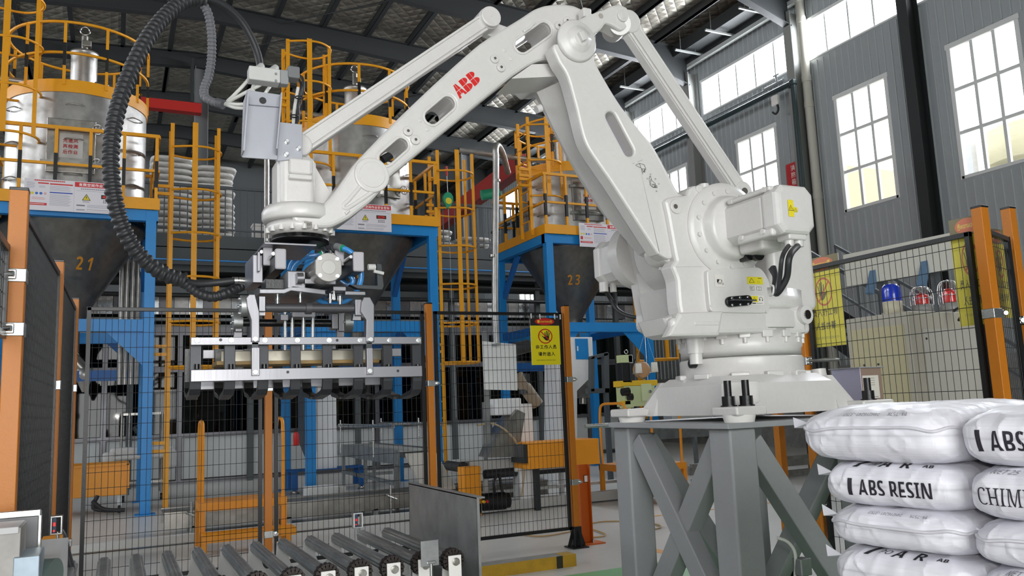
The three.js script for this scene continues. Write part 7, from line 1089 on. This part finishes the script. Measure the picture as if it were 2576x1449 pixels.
{ const z = -9.9, t = thing('bag_sewing_machine', 'pale green bag sewing machine with yellow plates left of the robot base', 'machine', oz(1600, 1000, z).setY(0).toArray()), bl = (n, x0, y0, x1, y1, d, m) => { const a = oz(x0, y0, z), b = oz(x1, y1, z); return part(t, n, box(a.x, b.x, b.y, a.y, z - d, z, 0.006), m); };
  bl('head_cap', 1563, 893, 1592, 912, 0.14, paleGreen); bl('head_side', 1580, 893, 1593, 913, 0.02, paleGrey); bl('black_column', 1564, 912, 1588, 962, 0.12, black); bl('slide_rail', 1583, 914, 1589, 962, -0.012, darkSteel); bl('yellow_plate', 1561, 958, 1655, 970, 0.2, machineYellow); bl('machine_body', 1570, 970, 1650, 1020, 0.22, paleGreen); bl('side_plate', 1612, 966, 1640, 1008, -0.01, M(0xcfdaae, 0.5)); bl('yellow_neck', 1570, 1008, 1588, 1030, 0.1, machineYellow); bl('support_column', 1568, 1030, 1590, 1068, 0.12, black); part(t, 'support_column', box(oz(1568, 1068, z).x, oz(1590, 1068, z).x, 0, oz(1568, 1066, z).y, z - 0.12, z), black);
  const m = oz(1575, 988, z + 0.05); part(t, 'motor', [rod(V(m.x - 0.06, m.y + 0.01, z + 0.04), V(m.x + 0.05, m.y + 0.02, z + 0.05), 0.055, 18), rod(V(m.x + 0.03, m.y - 0.06, z + 0.04), V(m.x + 0.1, m.y - 0.06, z + 0.05), 0.05, 18)], satinBlack); bl('guide_plate', 1558, 1018, 1590, 1026, -0.05, paleGreen); const e = oz(1576, 885, z - 0.05); part(t, 'lifting_eye', new THREE.TorusGeometry(0.028, 0.007, 6, 14).translate(e.x, e.y, z - 0.06), zinc); const kn = oz(1633, 985, z); part(t, 'knob', discz(kn.x, kn.y, z, z + 0.03, 0.025, 14, 0.003), zinc);
  part(t, 'thread_stand', [rod(oz(1622, 836, z - 0.1), oz(1630, 958, z - 0.1), 0.007, 8), rod(oz(1592, 940, z - 0.1), oz(1650, 936, z - 0.1), 0.006, 8), rod(oz(1592, 935, z - 0.1), oz(1622, 957, z - 0.1), 0.008, 8)], zinc); part(t, 'thread', [rod(oz(1622, 838, z - 0.1), oz(1598, 914, z - 0.1), 0.0016, 4), rod(oz(1624, 838, z - 0.1), oz(1648, 912, z - 0.1), 0.0016, 4)], white); part(t, 'hand_wheel', rod(oz(1612, 930, z - 0.12), oz(1616, 930, z - 0.2), 0.12, 26), M(0xc39a74, 0.5));
  const cone = (px0, px1, y0, y1, label) => { const a = oz(px0, y1, z + 0.02), b = oz(px1, y0, z + 0.02), c = (a.x + b.x) / 2, r = (b.x - a.x) / 2; one('thread_cone', label, 'thread cone', [rev([[0, a.y], [r, a.y], [r * 0.82, b.y], [0, b.y]], c, 0, z + 0.0, 22)], M(0xe7e5dd, 0.7), 'white thread cones on the sewing machine'); }; cone(1600, 1615, 914, 939, 'left white cone of sewing thread beside the brown wheel'); cone(1641, 1655, 911, 936, 'right white cone of sewing thread near the blue post'); }
// belt conveyors
{ const t = thing('belt_conveyor', 'grey belt conveyor with steel side frames running towards the fence', 'conveyor', [4.0, 0, -13]); const X0 = 3.55, X1 = 4.15, za = -14.7, zb = -11.2, y = 0.8;
  part(t, 'belt', box(X0 + 0.03, X1 - 0.03, y, y + 0.012, za, zb), M(0x9b9d9a, 0.6)); for (const x of [X0, X1 - 0.02]) part(t, 'side_frame', box(x, x + 0.025, y - 0.17, y + 0.03, za, zb), galvanized); part(t, 'chute', [hull([V(X0 + 0.1, y - 0.02, zb + 0.02), V(X1 - 0.05, y - 0.02, zb + 0.02), V(X0 + 0.1, y - 0.06, zb + 0.02), V(X1 - 0.05, y - 0.06, zb + 0.02), V(X0 + 0.1, 0.35, zb + 0.75), V(X1 - 0.05, 0.35, zb + 0.75), V(X0 + 0.1, 0.31, zb + 0.75), V(X1 - 0.05, 0.31, zb + 0.75)])], M(0xbdbab2, 0.5)); for (const z of [-14.4, -13.0, -11.4]) for (const x of [X0 + 0.01, X1 - 0.05]) part(t, 'leg', box(x, x + 0.05, 0, y - 0.16, z - 0.025, z + 0.025), galvanized); part(t, 'cross_brace', [box(X0, X1, 0.34, 0.39, -13.43, -13.38), box(X0, X0 + 0.04, 0.34, 0.39, -14.4, -11.4)], galvanized);
  for (const x of [X0 - 0.06, X1 + 0.06]) { for (const z of [-14.2, -12.2]) part(t, 'guide_post', rod(V(x, y - 0.1, z), V(x, y + 0.45, z), 0.014, 8), zinc); part(t, 'guide_rail', rod(V(x, y + 0.36, za + 0.4), V(x, y + 0.36, zb), 0.028, 10), zinc); } }
{ const t = thing('belt_conveyor', 'belt conveyor with a dark end drum beside the orange motor column', 'conveyor', [5.0, 0, -10.6]); const z0 = -10.9, z1 = -10.3, y = 0.66, x0 = 4.15, x1 = 6.1;
  part(t, 'belt', [box(x0, x1, y, y + 0.012, z0 + 0.03, z1 - 0.03)], M(0xa2a5a2, 0.6)); for (const z of [z0, z1]) part(t, 'side_frame', box(x0 + 0.1, x1, y - 0.12, y + 0.01, z - 0.012, z + 0.012), paleGrey); part(t, 'end_drum', [rod(V(x0 + 0.3, y - 0.17, z1 + 0.02), V(x1 - 0.4, y - 0.17, z1 + 0.02), 0.06, 16), rod(V(x0 + 0.02, y - 0.06, z0 + 0.03), V(x0 + 0.02, y - 0.06, z1 - 0.03), 0.07, 18)], rubber); for (const x of [x0 + 0.3, x1 - 0.2]) for (const z of [z0, z1 - 0.04]) part(t, 'leg', box(x, x + 0.06, 0, y - 0.12, z, z + 0.05), paleGrey);
  const a = oz(1165, 1176, -10.1), b = oz(1214, 1307, -10.1), c = part(t, 'motor_column', box(a.x, b.x, b.y, a.y, -10.3, -10.1, 0.01), orangePaint, 'orange motor column'); const m = oz(1246, 1262, -10.1); part(c, 'drive_motor', [rod(V(b.x, m.y, -10.15), V(m.x + 0.14, m.y, -10.12), 0.115, 24), rod(V(m.x + 0.14, m.y, -10.12), V(m.x + 0.2, m.y, -10.12), 0.1, 24)], satinBlack); part(c, 'push_button', discz(b.x + 0.045, m.y + 0.02, -10.06, -10.02, 0.02, 14, 0.003), red); part(c, 'push_button', discz(b.x + 0.0, m.y + 0.02, -10.06, -10.02, 0.02, 14, 0.003), machineYellow); part(c, 'motor_cable', tube([V(m.x, m.y + 0.1, -10.1), V(m.x - 0.02, m.y + 0.26, -10.08), V(m.x + 0.06, m.y + 0.34, -10.1), V(m.x + 0.1, m.y + 0.2, -10.12), V(m.x + 0.12, m.y + 0.1, -10.12)], 0.018, 30, 8), black);
  part(t, 'base_beam', [box(a.x - 0.1, x1 + 1.4, 0.02, 0.14, -10.25, -10.1), box(a.x - 0.1, x1 + 1.4, 0.2, 0.24, -10.6, -10.5)], paleGrey); }
{ const z = -9.7, a = oz(1328, 1114, z), b = oz(1494, 1168, z), t = thing('orange_housing', 'orange drive housing behind the caution sign post', 'machine', [(a.x + b.x) / 2, 0, z]); part(t, 'housing', box(a.x, b.x + 0.1, b.y, a.y, z - 0.45, z, 0.008), orangePaint); part(t, 'end_plate', box(a.x - 0.06, a.x, b.y + 0.08, a.y - 0.02, z - 0.4, z - 0.02, 0.004), darkSteel); part(t, 'white_rail', box(a.x, b.x, b.y - 0.05, b.y - 0.002, z - 0.44, z - 0.38), white); for (const x of [a.x + 0.2, b.x - 0.1]) part(t, 'leg', box(x, x + 0.07, 0, b.y, z - 0.3, z - 0.23), darkSteel); }
{ const z = -9.9, t = thing('steel_hopper', 'tilted steel hopper behind the mesh left of the orange drive housing', 'hopper', oz(1290, 1120, z).setY(0.7).toArray()); part(t, 'hopper_sheet', [hull(pz(z, [1262, 1090, 1310, 1030, 1330, 1040, 1312, 1150, 1236, 1152]).flatMap((q) => [V(q.x, q.y, z - 0.1), V(q.x + 0.03, q.y, z - 0.5)]))], stainlessDull); part(t, 'machine_body', [box(oz(1268, 1000, z).x, oz(1330, 1040, z).x, oz(1268, 1045, z).y, oz(1268, 1002, z).y, z - 0.5, z - 0.2, 0.02), box(oz(1322, 1015, z).x, oz(1366, 1120, z).x, 0, oz(1322, 1015, z).y, z - 0.5, z - 0.25, 0.02)], machineWhite); part(t, 'chute', rod(oz(1300, 945, z - 0.3), oz(1352, 1018, z - 0.3), 0.09, 16), M(0x8d7f6c, 0.5)); part(t, 'feed_screw', [rod(oz(1290, 880, z - 0.3), oz(1330, 870, z - 0.3), 0.09, 16), rod(oz(1318, 940, z - 0.3), oz(1320, 990, z - 0.3), 0.08, 16)], darkSteel);
  part(t, 'air_line', tube([oz(1200, 1070, z), oz(1240, 1066, z), oz(1280, 1090, z), oz(1308, 1130, z), oz(1318, 1180, z), oz(1312, 1250, z)], 0.012, 40, 6), M(0xb39d78, 0.5)); part(t, 'support', [box(oz(1250, 1100, z).x, oz(1256, 1100, z).x, 0, oz(1250, 1010, z).y, z - 0.45, z - 0.4)], galvanized); }
{ const t = thing('floor_conveyor', 'long low steel conveyor bed along the floor behind the fence', 'conveyor', [2.9, 0, -11.3]); const x0 = oz(412, 1320, -10.7).x, x1 = 5.6; part(t, 'side_channel', [box(x0, x1, 0.12, 0.3, -10.72, -10.68), box(x0, x1, 0.29, 0.31, -10.78, -10.66), box(x0, x1, 0.11, 0.13, -10.78, -10.66)], stainlessDull); part(t, 'side_channel', box(x0, x1, 0.12, 0.3, -11.4, -11.36), stainlessDull); part(t, 'bed', box(x0, x1, 0.27, 0.285, -11.38, -10.7), M(0x5d5f5e, 0.6)); for (let i = 0; i < 5; i++) part(t, 'leg', [box(x0 + 0.3 + i * 1.1, x0 + 0.36 + i * 1.1, 0, 0.14, -10.74, -10.66), box(x0 + 0.3 + i * 1.1, x0 + 0.36 + i * 1.1, 0, 0.14, -11.42, -11.34)], galvanized); part(t, 'lower_channel', box(x0 - 2.2, x1, 0.02, 0.1, -10.3, -10.2), paleGrey);
  for (const px of [480, 985]) { const q = oz(px, 1345, -10.6); part(t, 'clamp_rod', [rod(V(q.x, 0, -10.6), V(q.x, 0.42, -10.6), 0.014, 8), rod(V(q.x - 0.05, 0.3, -10.62), V(q.x + 0.08, 0.24, -10.58), 0.02, 8)], zinc); } }
{ const a = oz(775, 1228, -12), b = oz(853, 1282, -12); one('white_junction_box', 'white box standing on the floor behind the fence right of the orange steps', 'box', [box(a.x, b.x, 0.0, a.y, -12.35, -12, 0.012), box(b.x + 0.02, b.x + 0.12, a.y - 0.16, a.y - 0.02, -12.2, -12.05, 0.01)], M(0xd2d4d4, 0.5)); }
{ const z = -13.2, a = oz(1648, 1080, z), b = oz(1770, 1160, z), t = thing('side_conveyor', 'grey steel conveyor frame seen between the pedestal legs', 'conveyor', [b.x, 0, z]); part(t, 'side_frame', [box(a.x - 0.5, b.x + 1.2, 0.62, 0.82, z - 0.03, z), box(a.x - 0.5, b.x + 1.2, 0.8, 0.84, z - 0.1, z + 0.02)], galvanized); part(t, 'end_box', [box(b.x - 0.6, b.x - 0.1, 0.84, 1.5, z - 0.4, z - 0.1, 0.01), box(b.x - 0.1, b.x + 0.4, 0.84, 1.1, z - 0.3, z - 0.1, 0.01)], paleGrey); for (let i = 0; i < 3; i++) part(t, 'leg', box(a.x + i * 0.9, a.x + 0.07 + i * 0.9, 0, 0.64, z - 0.05, z + 0.01), galvanized); part(t, 'floor_rail', [box(a.x - 1, b.x + 1.5, 0.28, 0.34, -10.9, -10.82), box(a.x - 1, b.x + 1.5, 0.16, 0.3, -10.95, -10.9), box(a.x - 1, b.x + 1.5, 0.02, 0.1, -10.9, -10.8)], stainlessDull); part(t, 'motor', rod(V(a.x - 0.5, 0.18, -10.7), V(a.x + 0.3, 0.18, -10.7), 0.1, 18), darkSteel); }
// orange bollard with its reflector, fire extinguishers, floor hoses, kerb
{ const z = -7.3, t = thing('channel_bollard', 'orange steel channel post with a bright square reflector beside the fence post', 'bollard', [oz(1482, 1372, z).x, 0, z]), x0 = oz(1461, 1280, z).x, x1 = oz(1489, 1280, z).x, y1 = oz(1470, 1169, z).y;
  part(t, 'channel', [box(x0, x1, 0.012, y1, z - 0.06, z - 0.052), box(x0, x0 + 0.008, 0.012, y1, z - 0.06, z + 0.0), box(x1 - 0.008, x1, 0.012, y1, z - 0.06, z + 0.0)], bollardOrange); part(t, 'base_plate', box(x0 - 0.02, x1 + 0.09, 0, 0.012, z - 0.1, z + 0.08), bollardOrange); part(t, 'anchor', rod(V(x1 - 0.02, 0.01, z + 0.03), V(x1 - 0.02, 0.05, z + 0.03), 0.01, 6), zinc);
  const q = oz(1475, 1204, z - 0.05), r = part(t, 'reflector', box(q.x - 0.026, q.x + 0.026, q.y - 0.031, q.y + 0.031, z - 0.052, z - 0.044, 0.003), M(0xffffff, 0.15, 0.0, { clearcoat: 1 }), 'bright square reflector'); part(r, 'reflector_rim', ext(capsuleRect(q.x, q.y, 0.031, 0.036), z - 0.052, z - 0.047), black); }
for (const [px, py, z, lab] of [[745, 1102, -13.53, 'red fire extinguisher on the blue column behind the orange steps'], [1397, 1080, -13.53, 'red fire extinguisher on the blue column below the caution sign']]) { const q = oz(px, py, z), t = thing('fire_extinguisher', lab, 'extinguisher', [q.x, q.y - 0.12, z], 'red fire extinguishers'); part(t, 'cylinder', rev([[0, -0.12], [0.045, -0.12], [0.045, 0.06], [0.015, 0.1], [0, 0.1]].map(([r, y]) => [r, y + q.y]), q.x, 0, z, 18), red); part(t, 'valve_head', bx(q.x, q.y + 0.12, z, 0.05, 0.04, 0.03, 0.006), black); }
{ const pts = [[1310, 1345], [1360, 1349], [1420, 1340], [1470, 1330], [1510, 1338], [1520, 1348], [1480, 1352], [1454, 1338], [1466, 1322], [1520, 1312], [1600, 1313], [1660, 1322], [1650, 1330], [1590, 1331]].map(([x, y]) => oy(x, y, 0.012)); one('air_hose', 'thin beige air hose lying in loops on the floor behind the robot pedestal', 'hose', tube(pts, 0.008, 160, 6), M(0xb4935f, 0.5)); }
{ const q = [[1955, 1353, 4.0], [1980, 1362, 4.0], [1998, 1385, 4.0], [2002, 1420, 4.0], [2000, 1460, 4.0]].map((a) => od(...a)), t = thing('clear_air_hose', 'clear air hose with a grey valve beside the pedestal leg at the lower right', 'hose', [q[4].x, 0, q[4].z]); part(t, 'hose', tube([...q, V(q[4].x, 0.02, q[4].z)], 0.008, 40, 8), clearPlastic); part(t, 'valve', [bx(...od(2018, 1425, 4.0).toArray(), 0.07, 0.08, 0.06, 0.006), box(q[4].x + 0.02, q[4].x + 0.06, 0, od(2018, 1430, 4).y, q[4].z, q[4].z + 0.03)], galvanized); }
{ const a = oy(1150, 1466, 0.0), b = oy(1450, 1424, 0.0), L = b.x - a.x, t = thing('kerb', 'low concrete kerb painted yellow and black at the bottom edge', 'kerb', [(a.x + b.x) / 2, 0, b.z]); const y1 = 0.1, z1 = b.z, z0 = b.z - 0.16;
  const kb = M(0xb8901e, 0.6, 0, { map: wear }), kk = M(0x2c2a1c, 0.6, 0, { map: wear }); part(t, 'kerb_body', box(a.x, b.x, 0, y1, z0, z1 - 0.004), M(0x8c8c88, 0.8, 0, { map: wear })); part(t, 'yellow_band', box(a.x, b.x - 0.19, 0, y1, z1 - 0.005, z1), kb); part(t, 'black_band', box(b.x - 0.19, b.x - 0.13, 0, y1, z1 - 0.0045, z1 + 0.001), kk); part(t, 'yellow_band', [box(b.x - 0.13, b.x + 0.002, 0, y1 + 0.001, z0 + 0.02, z1 + 0.001)], kb); }
scene.traverse((o) => { if (o.isMesh) { o.castShadow = true; o.receiveShadow = true; } });
renderer.render(scene, camera);
